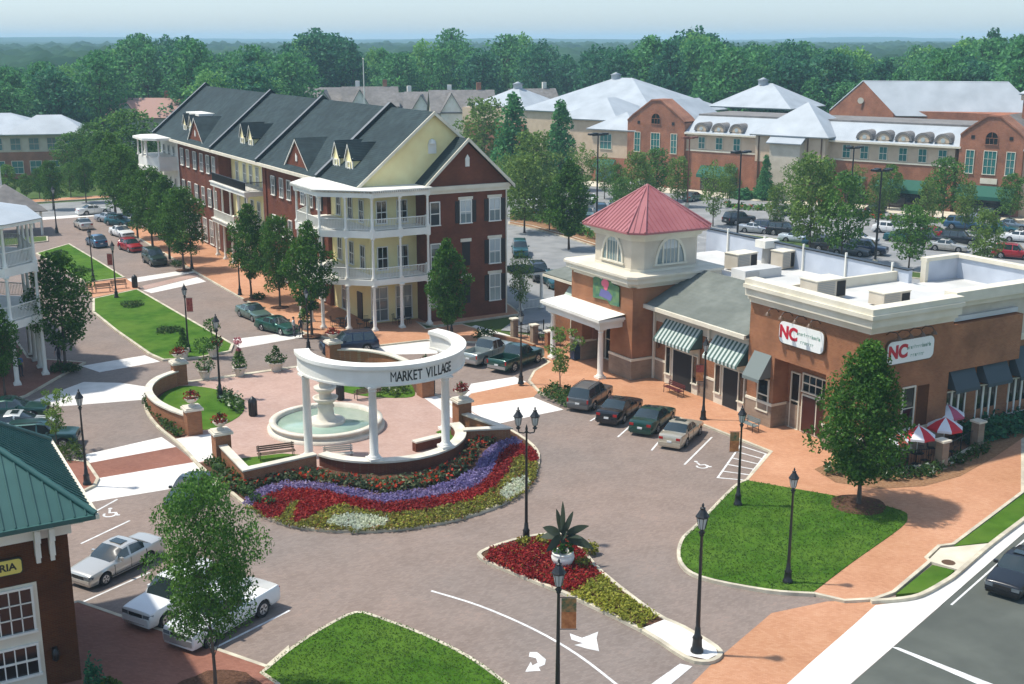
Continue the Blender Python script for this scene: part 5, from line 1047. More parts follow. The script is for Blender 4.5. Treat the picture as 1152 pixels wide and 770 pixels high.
for (a, b) in ((64.4, 68.7), (59.35, 63.0)):
    awning(W, 52.86, a, b, 3.55, 5.0, 1.15, M_STA, M_STB, stripes=.2)
    c = (a + b) / 2 - .1; panel('shopfront', 52.74, 52.86, a + .25, b - .15, .12, 3.7, M_TRIM, W); panel('shopfront', 52.72, 52.76, a + .95, b - 1.15, .16, 2.9, M_DARK, W, 'dark panel painted as the shade inside a doorway')  # near-black panel on the shopfront paints the shade of a doorway
    for yy in (a + .55, b - .6): window(W, 52.74, yy, .95, '-x', .5, 2.0, fm=M_TRIM, gm=M_GLASSD, cols=1, rows=1, name='shop_window')
mb = MB(); mb.lathe([(.02, 0), (.16, .12), (.13, .55), (.02, .7)], (52.6, 69.3, 2.6), 8, M_BRONZE); mb.build('wall_lantern', W)
# corner restaurant
B = thing('corner_restaurant', 'tall orange brick corner restaurant with cream cornice, two white signs and rooftop units', 'building', (56, 53, 0), world=True)
x0, x1, y0, y1 = 52.3, 59.4, 48.35, 58.9
mb = MB(); mb.prism([(x0, y0), (x1, y0), (x1, 57.8), (x0, 57.8 + 1.1), (x0, 56.35), (x0 + 1.3, 56.35), (x0 + 1.3, 51.7), (x0, 51.7)], 1.75, 4.9, M_BRICKO); mb.box(x0, 66, y0, y1, 4.9, 7.9, M_BRICKO); mb.band([(x0, y1), (x0, y0), (x1, y0)], 0, .25, 7.9, 8.4, M_BRICKO, closed=False); mb.build('wall', B)
mb = MB(); mb.box(x0 - .08, x1, y0 - .08, 51.7, 0, 1.6, M_BRICKT); mb.box(x0 - .08, x1, 56.35, y1, 0, 1.6, M_BRICKT); mb.box(x0 + 1.22, x1, 51.7, 56.35, 0, 1.75, M_BRICKT); mb.box(x0 - .12, x1, y0 - .12, 51.74, 1.6, 1.77, M_TRIM); mb.box(x0 - .12, x1, 56.31, y1, 1.6, 1.77, M_TRIM); mb.build('stone_base', B)
mb = MB(); kk = MB(); ring = [(x0, y1), (x0, y0), (x1, y0)]
for o_, z0, z1 in ((.1, 8.2, 8.45), (.3, 8.45, 8.7), (.55, 8.7, 9.25), (.75, 9.25, 9.5), (.62, 9.5, 9.85)): mb.band(ring, -o_, .3, z0, z1, M_TRIM, closed=False)
mb.build('cornice', B)
panel('flat_roof', x0 + .3, 65.8, y0 + .3, 58.85, 8.0, 8.3, M_ROOFW, B)
mb = MB(); mb.box(65.6, 65.95, 57.6, 80, 7.0, 9.2, M_GREY); mb.box(65.5, 66.05, 57.6, 80.1, 9.2, 9.28, M_BLACK); mb.build('rear_parapet', B, 'pale grey sheet parapet')
mb = MB()
for yy in (59, 63.5, 68, 72.5, 77): mb.box(65.45, 65.6, yy, yy + .12, 7.4, 9.6, M_WHITE)
mb.build('parapet_posts', B)
panel('party_parapet', x0 + .3, 65.6, 58.6, 58.9, 8.3, 9.0, M_TRIM, B)
# right-hand extension with cream upper band
mb = MB(); mb.box(x1, 84, 48.95, 60, 1.75, 5.95, M_BRICKO); mb.box(x1, 84, 48.9, 60, 0, 1.75, M_BRICKO); mb.build('extension_wall', B)
mb = MB(); mb.box(x1, 84, 48.85, 60, 5.95, 6.25, M_TRIM); mb.box(x1, 84, 48.75, 49.1, 6.25, 6.45, M_TRIM); mb.box(x1, 84, 48.95, 50, 6.4, 8.9, M_STUCCO); mb.band([(x1, 48.95), (84, 48.95)], -.3, .3, 8.9, 9.3, M_TRIM, closed=False); mb.band([(x1, 48.95), (84, 48.95)], -.65, .3, 9.3, 9.95, M_TRIM, closed=False); mb.build('extension_cornice', B)
mb = MB(); mb.box(67.5, 71.0, 57.7, 58.0, 7, 9.7, M_GREY); mb.box(70.7, 71.0, 50, 58.0, 7, 9.7, M_GREY); mb.box(67.3, 71.2, 57.55, 58.15, 9.7, 9.95, M_TRIM); mb.box(70.55, 71.2, 49.2, 58.15, 9.7, 9.955, M_TRIM); mb.box(67.3, 67.6, 57.6, 58.05, 7, 9.7, M_TRIM); mb.build('rear_parapet', B, 'tall grey parapet with cream coping')
panel('flat_roof', 66.0, 70.7, 49.3, 57.7, 7.9, 8.2, M_ROOFW, B)
# entrance recess, openings
window(B, x0 + 1.3, 55.6, .15, '-x', .7, 3.7, fm=M_TRIM, gm=M_GLASSD, cols=1, rows=2, name='shop_window'); window(B, x0 + 1.3, 53.5, 2.9, '-x', 2.8, 1.1, fm=M_TRIM, gm=M_GLASSD, cols=5, rows=2, name='transom_window')
panel('door', x0 + 1.15, x0 + 1.29, 52.1, 54.9, .15, 2.7, M_TRIM, B); mb = MB(); mb.box(x0 + 1.1, x0 + 1.16, 52.3, 53.45, .25, 2.6, mat('dark_red_door', (.05, .012, .01), .3)); mb.box(x0 + 1.1, x0 + 1.16, 53.6, 54.75, .25, 2.6, MATS['dark_red_door']); mb.build('door_leaf', B)
window(B, x0, 57.25, 1.15, '-x', .95, 2.1, fm=M_TRIM, gm=M_GLASSD, cols=1, rows=2); awning(B, x0, 56.65, 58.3, 3.35, 5.0, 1.0, M_SLATE)
window(B, 55.9, y0, .5, '-y', .95, 3.9, fm=M_TRIM, gm=M_GLASSD, cols=1, rows=3); panel('recess', 56.7, 57.7, y0 - .02, y0, .3, 4.4, M_BRICKD, B)  # no real hollow: flat panel, darker brick paints the shade of a recess
for (a, b) in ((59.75, 62.0), (62.75, 65.1), (65.9, 68.2), (69, 71.3)):
    awning(B, 48.95, a, b, 3.6, 5.5, 1.0, M_NAVYC, f='-y'); 
    for k in range(3): window(B, a + .45 + k * .65, 48.95, 1.0, '-y', .5, 2.3, fm=M_WHITE, gm=M_GLASSD, cols=1, rows=1)
def wlamp(p, x, y, z, f):
    mb = MB(); mb.tube([(0, 0, 0), (0, -.25, .25), (0, -.75, .3), (0, -.95, .12)], .025, 5, M_BLACK); mb.lathe([(.2, -.22), (.12, -.08), (.05, 0), (.0, .02)], (0, -.95, .12), 10, M_BRONZE); return inst('wlamp', lambda: mb, 'sign_lamp', p, (x, y, z), FACE[f])
for i in range(4): wlamp(B, x0, 56.2 - i * 1.25, 8.0 - .0 * i, '-x'); wlamp(B, 53.6 + i * 1.0, y0, 8.0, '-y')
def bsign(x, y, z, f, label):
    sg = thing('restaurant_sign', label, 'sign', (x, y, z), FACE[f], 'restaurant signs')
    board(4.1, 1.55, .42, .14, M_BRONZE).build('border', sg); board(3.95, 1.4, .36, .04, M_SIGNW, -.14).build('panel', sg)
    text_mesh('NC', 1.1, M_SIGNR, 'red_lettering', sg, Matrix.Translation((-1.12, -.19, 0)) @ Matrix.Rotation(math.pi / 2, 4, 'X'), .01, .05)
    mb = MB()
    rnd = random.Random(2)   # two lines too small in the photo to read: a run of small strokes each
    for (xa, xb, zz) in ((-.35, 1.7, .2), (.0, 1.1, -.3)):
        xx = xa
        while xx < xb: w_ = rnd.uniform(.07, .13); mb.box(xx, xx + .03, -.19, -.18, zz - .11, zz + rnd.choice((.06, .06, .14)), M_SIGNG); mb.box(xx, xx + w_, -.19, -.18, zz + rnd.choice((-.11, .02)) , zz + .05 , M_SIGNG); xx += w_ + .06
    mb.build('green_lettering', sg)
bsign(x0 - .01, 53.9, 6.85, '-x', 'white rounded sign with red NC on the brick face towards the car bays'); bsign(55.6, y0 - .01, 6.85, '-y', 'white rounded sign with red NC on the brick face above the umbrellas')
# roof plant
def ac(x, y, w, d, h, rz, label, z=8.3):
    t = thing('rooftop_unit', label, 'air conditioner', (x, y, z), rz, 'air conditioning units on the shop roofs'); mb = MB(); mb.box(-w / 2, w / 2, -d / 2, d / 2, .1, h, M_STUCCO); mb.box(-w / 2 - .05, w / 2 + .05, -d / 2 - .05, d / 2 + .05, h, h + .06, M_TRIM); mb.build('housing', t); mb = MB()
    for k in range(int(h / .12) - 1): mb.box(-w / 2 + .1, w * .1, -d / 2 - .03, -d / 2, .2 + k * .12, .26 + k * .12, M_GREYM)
    mb.build('louvre', t); mb = MB(); mb.box(w * .18, w / 2 - .08, -d / 2 - .04, -d / 2, .18, h - .1, M_DARK); mb.build('intake', t)
q = g(925, 335, 8.3); ac(q[0], q[1], 2.6, 1.6, 1.3, 0, 'beige rooftop unit with dark opening in the middle of the restaurant roof'); q = g(985, 345, 8.3); ac(q[0] + 1.2, q[1], 2.4, 1.3, .9, 0, 'low beige rooftop unit near the restaurant cornice corner'); q = g(833, 303, 7.5); ac(q[0], q[1], 2.2, 1.4, 1.3, .1, 'grey rooftop unit nearest to the tower', 7.5); q = g(880, 302, 7.5); ac(q[0], q[1], 1.4, 1.2, 1.4, .1, 'grey rooftop unit beside the white hood', 7.5)
q = g(862, 296, 7.5); t = thing('roof_vent', 'white box vent hood standing on the flat shop roof', 'vent', (q[0], q[1], 7.5)); mb = MB(); mb.lathe([(.4, 0), (.36, 1.3)], (0, 0, 0), 10, M_GREYM); mb.build('duct', t); mb = MB(); mb.box(-.75, .75, -.6, .6, 1.3, 1.9, M_WHITE); mb.build('hood', t)
q = g(845, 312, 7.5); t = thing('roof_hatch', 'low white equipment box on the roof behind the wing', 'roof hatch', (q[0] + .5, q[1], 7.5)); mb = MB(); mb.box(-1.8, 1.8, -.8, .8, 0, .7, M_ROOFW); mb.box(-1.7, -.5, -.9, -.8, .1, .6, M_GREYM); mb.build('box', t)
# left-hand low wing of the tower shop
V = thing('rear_wing', 'low brick wing with a pale green awning behind the tower shop', 'building', (57, 82, 0), world=True)
panel('wall', 53.4, 60, 78.7, 85.2, 0, 5.5, M_BRICKO, V); mb = MB(); slope(mb, [(52.7, 78.7, 5.6), (52.7, 85.9, 5.6), (57, 83.5, 7.0), (57, 78.7, 7.0)], M_SHING); slope(mb, [(52.7, 85.9, 5.6), (60.5, 85.9, 5.6), (60.5, 83.5, 7.0), (57, 83.5, 7.0)], M_SHING); mb.build('roof', V); panel('eaves_trim', 52.65, 60.5, 78.7, 85.95, 5.3, 5.5, M_TRIM, V)
awning(V, 53.4, 79.4, 82.8, 3.6, 4.9, .9, mat('pale_green_canvas', (.42, .5, .42), .8)); window(V, 53.4, 80.5, .9, '-x', .8, 2.2, fm=M_TRIM, gm=M_GLASSD, cols=1); window(V, 53.4, 82, .9, '-x', .8, 2.2, fm=M_TRIM, gm=M_GLASSD, cols=1)
# small white pergola by the lane
t = thing('pergola', 'small white pergola standing behind the brick gable wing', 'pergola', (56.2, 96.5, 0), world=True)
for (x, y) in ((55.9, 95.2), (55.9, 98.6), (58.2, 95.2), (58.2, 98.6)): post(t, x, y, .1, 3.4, .15)
panel('beam', 55.7, 58.4, 95.0, 98.8, 3.4, 3.65, M_WHITE, t); panel('roof', 55.6, 58.5, 94.9, 98.9, 3.65, 3.75, M_SHIN, t); railing(t, (55.9, 95.2), (58.2, 95.2), .1, h=.9)
# ================================================================== long retail building beyond the car park
RT = thing('retail_block', 'long brick and beige retail building with pale metal roofs, dormers and two gabled brick bays', 'building', (*cam2(66.5, 177.5), 0), R(60 - 128))
def rb(name, s0, s1, d0, d1, z0, z1, m, label=None): mb = MB(); mb.box(s0, s1, d0, d1, z0, z1, m); return mb.build(name, RT, label)
def hip(name, s0, s1, d0, d1, z0, z1, m=M_METR, ov=.8, ridge=None, p=None, cap=False):
    s0 -= ov; s1 += ov; d0 -= ov; d1 += ov; h = min(s1 - s0, d1 - d0) / 2; mb = MB(); k = h if ridge is None else ridge
    if (s1 - s0) >= (d1 - d0): a = (s0 + k, (d0 + d1) / 2, z1); b = (s1 - k, (d0 + d1) / 2, z1)
    else: a = ((s0 + s1) / 2, d0 + k, z1); b = ((s0 + s1) / 2, d1 - k, z1)
    if (Vector(a) - Vector(b)).length < .1: b = (a[0] + .05, a[1], a[2])
    c = [(s0, d0, z0), (s1, d0, z0), (s1, d1, z0), (s0, d1, z0)]
    if (s1 - s0) >= (d1 - d0): fs = [[c[0], c[1], b, a], [c[1], c[2], b], [c[2], c[3], a, b], [c[3], c[0], a]]
    else: fs = [[c[0], c[1], a], [c[1], c[2], b, a], [c[2], c[3], b], [c[3], c[0], a, b]]
    for f in fs: slope(mb, f, m, .25)
    if cap: mb.lathe([(1.0, -.4), (1.0, .5), (1.3, .55), (.0, 1.1)], (a[0], a[1], a[2]), 8, M_METR)
    return mb.build(name, p or RT)
rb('wall', -46.5, -1, 0, 14, 0, 6.7, M_BRICKF); rb('upper_wall', -46.5, -1, .02, 14, 6.7, 9.8, M_PEACH); rb('string_course', -46.5, -1, -.1, 0, 6.6, 6.85, M_TRIM)
mb = MB(); slope(mb, [(-46.5, -.8, 9.7), (0, -.8, 9.7), (0, 4, 12.3), (-46.5, 4, 12.3)], M_METR, .2); mb.build('roof', RT); rb('rear_roof', -46.5, 0, 4, 15, 12.0, 12.6, M_SHINB); rb('eaves_trim', -46.5, 0, -.85, -.7, 9.45, 9.72, M_TRIM)
def archdorm(s):
    mb = MB(); n = 10; R0 = 1.35; v = []
    for k in range(n + 1):
        a = math.pi * k / n
        for (r, y) in ((R0, -.5), (R0 * .72, -.5), (R0 * .72, 3.0), (R0, 3.0)): v.append((s + r * math.cos(a), y, 10.15 + r * math.sin(a)))
    mb.add(v, [(4 * k + j, 4 * k + (j + 1) % 4, 4 * k + 4 + (j + 1) % 4, 4 * k + 4 + j) for k in range(n) for j in range(4)], M_SHINB); mb.box(s - .85, s + .85, -.35, 2.5, 9.6, 10.2, M_PEACH)
    mb.add([(s + .97 * math.cos(math.pi * k / n), -.4, 10.15 + .97 * math.sin(math.pi * k / n)) for k in range(n + 1)], [tuple(range(n + 1))[::-1]], M_PEACH); o = mb.build('dormer', RT); mb = MB(); mb.cyl((s, -.45, 10.45), (s, -.4, 10.45), .33, None, 10, M_GLASSP); mb.build('vent_window', o)
for s in (-14.9, -11.9, -8.8, -5.8, -2.8, -43.5, -40.2, -36.9): archdorm(s)
for s in (-17.8, -14.9, -11.9, -8.8, -5.8, -2.8, -43.5, -40.2, -36.9): window(RT, s, 0, 7.1, '-y', 1.15, 1.9, fm=M_TRIM, gm=M_GLASSG, cols=2, rows=2)
for (a, b) in ((-17.5, -14.4), (-12.4, -4.6), (-43.5, -36.5)):
    rb('shopfront', a, b, -.05, 0, .2, 2.6, M_GLASSD); mb = MB(); mb.add([(a, 0, 4.3), (b, 0, 4.3), (b, -1.6, 2.9), (a, -1.6, 2.9)], [(0, 1, 2, 3)], M_GREEND); mb.add([(a, -1.6, 2.9), (b, -1.6, 2.9), (b, -1.6, 2.4), (a, -1.6, 2.4)], [(0, 1, 2, 3)], M_GREEND); mb.build('awning', RT)
# right gabled bay
def gbay(s0, s1, zs, zp, name='gable_bay'):
    c = (s0 + s1) / 2; mb = MB(); prof = [(s0, 0), (s1, 0), (s1, zs), (s1 - 1.0, zs + .9), (c + .9, zp), (c - .9, zp), (s0 + 1.0, zs + .9), (s0, zs)]; n = len(prof)
    mb.add([(a, -.7, b) for a, b in prof] + [(a, 3, b) for a, b in prof], [tuple(range(n)), tuple(range(2 * n - 1, n - 1, -1))] + [(i, n + i, n + (i + 1) % n, (i + 1) % n) for i in range(n)], M_BRICKF); fixn(mb.build(name, RT))
    for i in range(2, n - 1): pass
    mb = MB()
    for i in (2, 3, 4, 5, 6):
        a, b = prof[i], prof[(i + 1) % n]; mb.add([(a[0], -.85, a[1]), (b[0], -.85, b[1]), (b[0], -.85, b[1] + .25), (a[0], -.85, a[1] + .25), (a[0], 3.1, a[1]), (b[0], 3.1, b[1]), (b[0], 3.1, b[1] + .25), (a[0], 3.1, a[1] + .25)], [(0, 1, 2, 3), (3, 2, 6, 7), (0, 4, 5, 1), (5, 4, 7, 6)], M_TRIM if False else M_BRICKF)
    mb.build('coping', RT)
    for ds, w_ in ((-(s1 - s0) * .32, 1.1), (0, 1.7), ((s1 - s0) * .32, 1.1)): window(RT, c + ds, -.7, 6.0, '-y', w_, 3.3, fm=M_TRIM, gm=M_GLASSG, cols=2 if ds else 3, rows=3, sill=M_TRIM)
    window(RT, c, -.7, zp - 3.9, '-y', 1.7, .9, fm=M_BRICKF, gm=M_GLASSD, cols=3, rows=1, arch=True)
    for ds in (-(s1 - s0) * .3, (s1 - s0) * .3): rb('round_vent', c + ds - .25, c + ds + .25, -.76, -.7, zs - .4, zs + .1, M_DARK)
gbay(-.2, 8.8, 11.4, 14.2); gbay(-58, -46.5, 11.2, 14.8)
mb = MB(); mb.add([(.2, -.8, 4.3), (8.4, -.8, 4.3), (8.4, -2.4, 2.9), (.2, -2.4, 2.9)], [(0, 1, 2, 3)], M_GREEND); mb.add([(.2, -2.4, 2.9), (8.4, -2.4, 2.9), (8.4, -2.4, 2.4), (.2, -2.4, 2.4)], [(0, 1, 2, 3)], M_GREEND); mb.build('awning', RT); rb('shopfront', .8, 8, -.76, -.7, .2, 2.5, M_GLASSD); rb('name_panel', 3.2, 5.6, -.8, -.7, 4.6, 5.4, M_TRIM)
rb('wall', 8.8, 24, 0, 14, 0, 9.8, M_PEACH); mb = MB(); slope(mb, [(8.8, -.8, 9.7), (25, -.8, 9.7), (25, 5, 12.9), (8.8, 5, 12.9)], M_METR, .2); mb.build('roof', RT)
mb = MB(); slope(mb, [(-.2, 3, 11.4), (4.3, 3, 14.2), (4.3, 14, 14.2), (-.2, 14, 11.4)], M_SHINB); slope(mb, [(8.8, 14, 11.4), (4.3, 14, 14.2), (4.3, 3, 14.2), (8.8, 3, 11.4)], M_SHINB); mb.build('roof', RT); mb = MB(); slope(mb, [(-58, 3, 11.2), (-52.2, 3, 14.8), (-52.2, 14, 14.8), (-58, 14, 11.2)], M_METR); slope(mb, [(-46.5, 14, 11.2), (-52.2, 14, 14.8), (-52.2, 3, 14.8), (-46.5, 3, 11.2)], M_METR); mb.build('roof', RT)
# pyramid pavilion
rb('pavilion_wall', -32.5, -20.5, -2, 10, 5.8, 10.2, M_PEACH); rb('pavilion_wall', -32.5, -20.5, -1.95, 10, 0, 5.8, M_BRICKF); rb('pavilion_bay', -29.2, -24, -3.6, 0, 0, 9.2, M_STUCCO, 'plain beige bay'); hip('pavilion_roof', -32.5, -20.5, -2, 10, 10.2, 15.2); mb = MB(); slope(mb, [(-29.6, -4.2, 9.1), (-23.6, -4.2, 9.1), (-23.6, 1, 11.9), (-29.6, 1, 11.9)], M_METR, .2); mb.build('roof', RT)
for s in (-31.9, -29.6, -23.4, -21.1): rb('downpipe', s - .08, s + .08, -2.15, -2, .1, 10, M_BRONZE)
# left end block with hip roof
rb('wall', -66, -58, 0, 12, 0, 9.6, M_PEACH); rb('lower_wall', -66, -58, -.05, 0, 0, 4.5, M_BRICKF) ; hip('roof', -66, -57, 0, 12, 9.5, 12.4); window(RT, -63, 0, 6, '-y', 2.4, 2.6, fm=M_TRIM, gm=M_GLASSG, cols=3, rows=2); mb = MB(); mb.add([(-65, 0, 4.2), (-60.8, 0, 4.2), (-60.8, -1.6, 2.8), (-65, -1.6, 2.8)], [(0, 1, 2, 3)], M_GREEND); mb.build('awning', RT); rb('shopfront', -65, -61, -.1, -.05, .2, 2.7, M_GLASSG)
# back masses
BK = thing('rear_hall', 'big brick hall with pale metal roof and brick gable behind the retail building', 'building', (*cam2(66.5, 177.5), 0), R(60 - 128))
mb = MB(); s0, s1, dd0, dd1 = -25.5, 5, 28, 48; c = (dd0 + dd1) / 2
mb.box(s0, s1, dd0, dd1, 0, 13.0, M_BRICKF); mb.build('wall', BK)
# ridge runs along s, the brick gable looks along -s and towards the camera
mb = MB(); gy = 28; mb.add([(-33, 20, 12), (-22, 28, 12.0), (-27.2, 24.2, 18.2)], [(0, 1, 2)], M_BRICKF)
mb.v = []; mb.f = []; mb.m = []; mb.sm = []
G0 = Vector((-34.0, 30, 0)); G1 = Vector((-20.5, 26.0, 0)); Rv = Vector((22, 10, 0)); mid = (G0 + G1) / 2
zt, zp = 12.6, 18.0; U = Vector((0, 0, 1))
mb.add([G0, G1, G1 + U * zt, mid + U * zp, G0 + U * zt], [(0, 1, 2, 3, 4)], M_BRICKF); mb.add([G1, G1 + Rv, G1 + Rv + U * zt, G1 + U * zt], [(0, 1, 2, 3)], M_BRICKF); mb.build('gable_wall', BK)
mb = MB(); slope(mb, [G1 + U * zt + (G1 - mid) * .08 - U * .4, G1 + Rv + U * zt + (G1 - mid) * .08 - U * .4, mid + Rv + U * zp, mid + U * zp], M_METR, .2); slope(mb, [G0 + U * zt, G0 + Rv + U * zt, mid + Rv + U * zp, mid + U * zp], M_METR, .2); slope(mb, [G1 + Rv + U * zt, G0 + Rv + U * zt, mid + Rv + U * zp], M_METR, .2); mb.build('roof', BK)
mb = MB(); q = mid + Vector((0, -.3, 14.5)); mb.cyl(q, q + Vector((.02, -.12, 0)), .55, None, 12, M_TRIM); mb.build('round_window', BK)
t = thing('brick_cupola', 'square brick cupola with pale pyramid cap rising behind the right gabled bay', 'tower', (*cam2(66.5, 177.5), 0), R(60 - 128)); mb = MB(); mb.box(5.2, 9.4, 10, 14.2, 10, 17.0, M_BRICKF); mb.box(4.9, 9.7, 9.7, 14.5, 16.2, 17.2, M_PEACH); mb.build('wall', t); hip('roof', 5, 9.6, 9.8, 14.4, 17.2, 19.2, ov=.4, p=t); mb = MB(); mb.cyl((7.3, 9.98, 14.8), (7.3, 9.9, 14.8), .7, None, 12, M_TRIM); mb.build('round_window', t)
mb = MB(); mb.box(-112, -70, 18, 50, 0, 11.0, M_PEACH); LH = thing('market_hall', 'large beige hall with broad pale hip roofs left of the retail building', 'building', (*cam2(66.5, 177.5), 0), R(60 - 128)); mb.build('wall', LH)
hip('roof', -96, -64, 18, 46, 11.0, 17.4, p=LH, ov=.5, cap=True); hip('roof', -79, -66, 8, 24, 10.5, 14.2, p=LH); hip('roof', -110, -97, 20, 33, 11.4, 15.2, p=LH, cap=True); mb = MB(); mb.box(-111, -95, 17.5, 18, 0, 8, M_BRICKF); mb.box(-76.5, -66, 7.9, 20, 0, 10.4, M_PEACH); mb.build('lower_wall', LH)
hip('roof', -58, -42, 30, 44, 12.5, 16.8, p=LH, cap=True)
# ================================================================== far office, left
OF = thing('far_office', 'two-storey brick and cream office with pale metal roof before the far left woods', 'building', (*cam2(-79.6, 224.4), 0), R(60 - 78))
def ob(name, s0, s1, d0, d1, z0, z1, m, label=None): mb = MB(); mb.box(s0, s1, d0, d1, z0, z1, m); return mb.build(name, OF, label)
ob('wall', -60, 0, 0, 16, 0, 4.9, M_BRICKF); ob('upper_wall', -60, 0, .02, 16, 4.9, 8.2, M_STUCCO); hip('roof', -60, -6, 0, 16, 8.2, 11.6, p=OF, ov=1); hip('roof', -13, 0, -.6, 8, 8.2, 11.4, p=OF, ov=1)
for i in range(14): window(OF, -2.6 - i * 3.2, 0, 5.3, '-y', 1.7, 2.1, fm=M_STUCCO, gm=M_GLASSG, cols=2, rows=2); window(OF, -2.6 - i * 3.2, 0, 1.0, '-y', 1.9, 2.2, fm=M_TRIM, gm=M_GLASSG, cols=2, rows=2)
# ================================================================== far houses behind the apartments
def house(px, dist, w, h, zr, kind, label, rz=0.0, m=None, rm=None):
    X = (px - CX) / F * dist; c = cam2(X, dist); t = thing('far_house', label, 'house', (c[0], c[1], 0), rz, 'houses in front of the woods'); m = m or M_STUCCO; rm = rm or M_SHINB; d = w * .8
    mb = MB(); mb.box(-w / 2, w / 2, 0, d, 0, h, m); 
    mb.add([(-w / 2, .0, h), (w / 2, .0, h), (w / 2, d, h), (-w / 2, d, h), (-w / 2, d / 2, zr), (w / 2, d / 2, zr)], [(3, 0, 4), (1, 2, 5)], m); gx = -w * .2; mb.add([(gx - w * .17, -.3, 0), (gx + w * .17, -.3, 0), (gx + w * .17, -.3, h), (gx, -.3, zr - .6), (gx - w * .17, -.3, h)], [(0, 1, 2, 3, 4)], M_WHITE); mb.build('wall', t)
    mb = MB(); slope(mb, [(-w / 2 - .5, -.6, h - .3), (w / 2 + .5, -.6, h - .3), (w / 2 + .5, d / 2, zr), (-w / 2 - .5, d / 2, zr)], rm); slope(mb, [(-w / 2 - .5, d + .6, h - .3), (w / 2 + .5, d + .6, h - .3), (w / 2 + .5, d / 2, zr), (-w / 2 - .5, d / 2, zr)], rm)
    slope(mb, [(gx - w * .2, -.7, h - .5), (gx, -.7, zr - .4), (gx, d / 2, zr - .4), (gx - w * .2, d / 2, h - .5)], rm); slope(mb, [(gx + w * .2, -.7, h - .5), (gx, -.7, zr - .4), (gx, d / 2, zr - .4), (gx + w * .2, d / 2, h - .5)], rm); mb.build('roof', t)
    mb = MB(); mb.box(w * .25, w * .25 + 1.0, d * .5, d * .5 + 1.0, h, zr + 1.6, M_BRICKF if kind else M_WHITE); mb.build('chimney', t)
    for k in (-.3, .05, .35): window(t, w * k, -.02, h * .55, '-y', 1.2, 1.6, gm=M_GLASSD)
HS = [(382, 300, 16, 9, 13.4, 0, 'far grey-roofed house left of the flagpole'), (420, 296, 13, 9.5, 13.8, 1, 'far grey-roofed house with a white gable by the flagpole'), (452, 305, 12, 8.5, 12.0, 0, 'low far house right of the flagpole'), (488, 285, 13, 9, 13.0, 0, 'far grey house with white gable before the dark pines'), (523, 270, 14, 9.5, 14.0, 1, 'far steep-roofed house at the right of the row'), (604, 315, 12, 9, 12.6, 0, 'far cream house with tall white chimney beyond the hall'), (165, 285, 16, 7.5, 11.5, 1, 'pinkish roofed house half hidden among the far left trees')]
for i, a in enumerate(HS): house(*a[:6], a[6], R(-30 + (i % 3) * 8), rm=(mat('pinkish_roof', (.4, .24, .2), .9) if 'pinkish' in a[6] else None))
X = (413 - CX) / F * 250; c = cam2(X, 250); t = thing('flagpole', 'slim white flagpole rising behind the apartment roof', 'flagpole', (c[0], c[1], 0)); mb = MB(); mb.cyl((0, 0, 0), (0, 0, 21), .18, .09, 8, M_WHITE); mb.build('pole', t); mb = MB(); mb.lathe([(0, 0), (.2, .15), (.2, .3), (0, .4)], (0, 0, 21), 8, M_TRIM); mb.build('finial', t)
# ================================================================== trees and planting
def zat(x, y, py):
    Y = x * SA + y * CA; k = -(py - CY) / F; return CAMH + Y * (k * CT - ST) / (CT + k * ST)
K_STREET = TreeKind(11, 'tear', 8.0, 2.0, 1.85, 60, 130, .125, L_STREET, .11)
K_STREET2 = TreeKind(12, 'oval', 8.0, 2.0, 2.0, 60, 130, .125, L_STREET, .11)
K_COLUMN = TreeKind(13, 'tear', 7.0, 1.3, 1.7, 60, 170, .115, L_STREET, .09)
K_LAWN = TreeKind(14, 'tear', 9.0, 1.5, 2.45, 84, 220, .115, L_STREET, .13)
K_FRONT = TreeKind(15, 'oval', 8.6, 2.8, 2.25, 54, 330, .082, L_MAPLE, .10)
K_LIME = TreeKind(16, 'oval', 7.0, 1.6, 2.1, 36, 80, .16, L_LIME, .09)
K_LIME2 = TreeKind(17, 'vase', 7.0, 1.5, 2.3, 34, 60, .15, L_LIME, .09)
K_MAPLE = TreeKind(18, 'oval', 7.5, 1.6, 2.2, 40, 85, .16, L_MAPLE, .10)
K_CONE = TreeKind(19, 'cone', 10.0, .6, 2.9, 60, 110, .20, L_FORA, .16)
K_SAP = TreeKind(20, 'vase', 4.0, 1.1, 1.0, 16, 60, .10, L_LIME, .04)
def ptree(K, px, bpy_, tpy, kh, label, z=.13, group=None, wide=1.0, rz=0, name='tree', cat='tree', lo=None):
    q = g(px, bpy_, z); h = zat(q[0], q[1], tpy) - z; sz = h / kh; return K.put(name, q[0], q[1], label, cat, group, wide * sz, rz, z, sz)
GS = 'trees along the apartment pavement'
for i, (px, b, t_, K, lb, w) in enumerate([
 (283, 337, 232, K_STREET, 'dark street tree between the balcony bay and the crosswalk', .88), (315, 346, 245, K_STREET2, 'dark oval street tree before the brick bay, left of the corner porch', .88), (351, 378, 252, K_STREET, 'dark street tree directly in front of the corner porch columns', .84),
 (207, 304, 213, K_STREET2, 'broad dark street tree just past the far end of the crosswalk', 1.05), (191, 292, 200, K_STREET, 'street tree behind the dark green parked car', 1.0), (172, 279, 190, K_STREET2, 'street tree just beyond the red parked car', 1.0), (155, 268, 186, K_STREET, 'far street tree by the white end porch', 1.0), (140, 252, 165, K_STREET2, 'tall far street tree near the cross street', 1.0), (130, 240, 152, K_STREET, 'last street tree before the cross street', 1.1)]):
    ptree(K, px, b, t_, 8.0, lb, .12, GS, w, i * .9)
ptree(K_COLUMN, 504, 382, 272, 7.0, 'dense upright tree standing alone before the brick gable wing', .12, rz=1, wide=.8)
ptree(K_LAWN, 966, 568, 388, 9.0, 'large dark green tree in a mulch ring on the corner lawn', .15, rz=2, wide=.95)
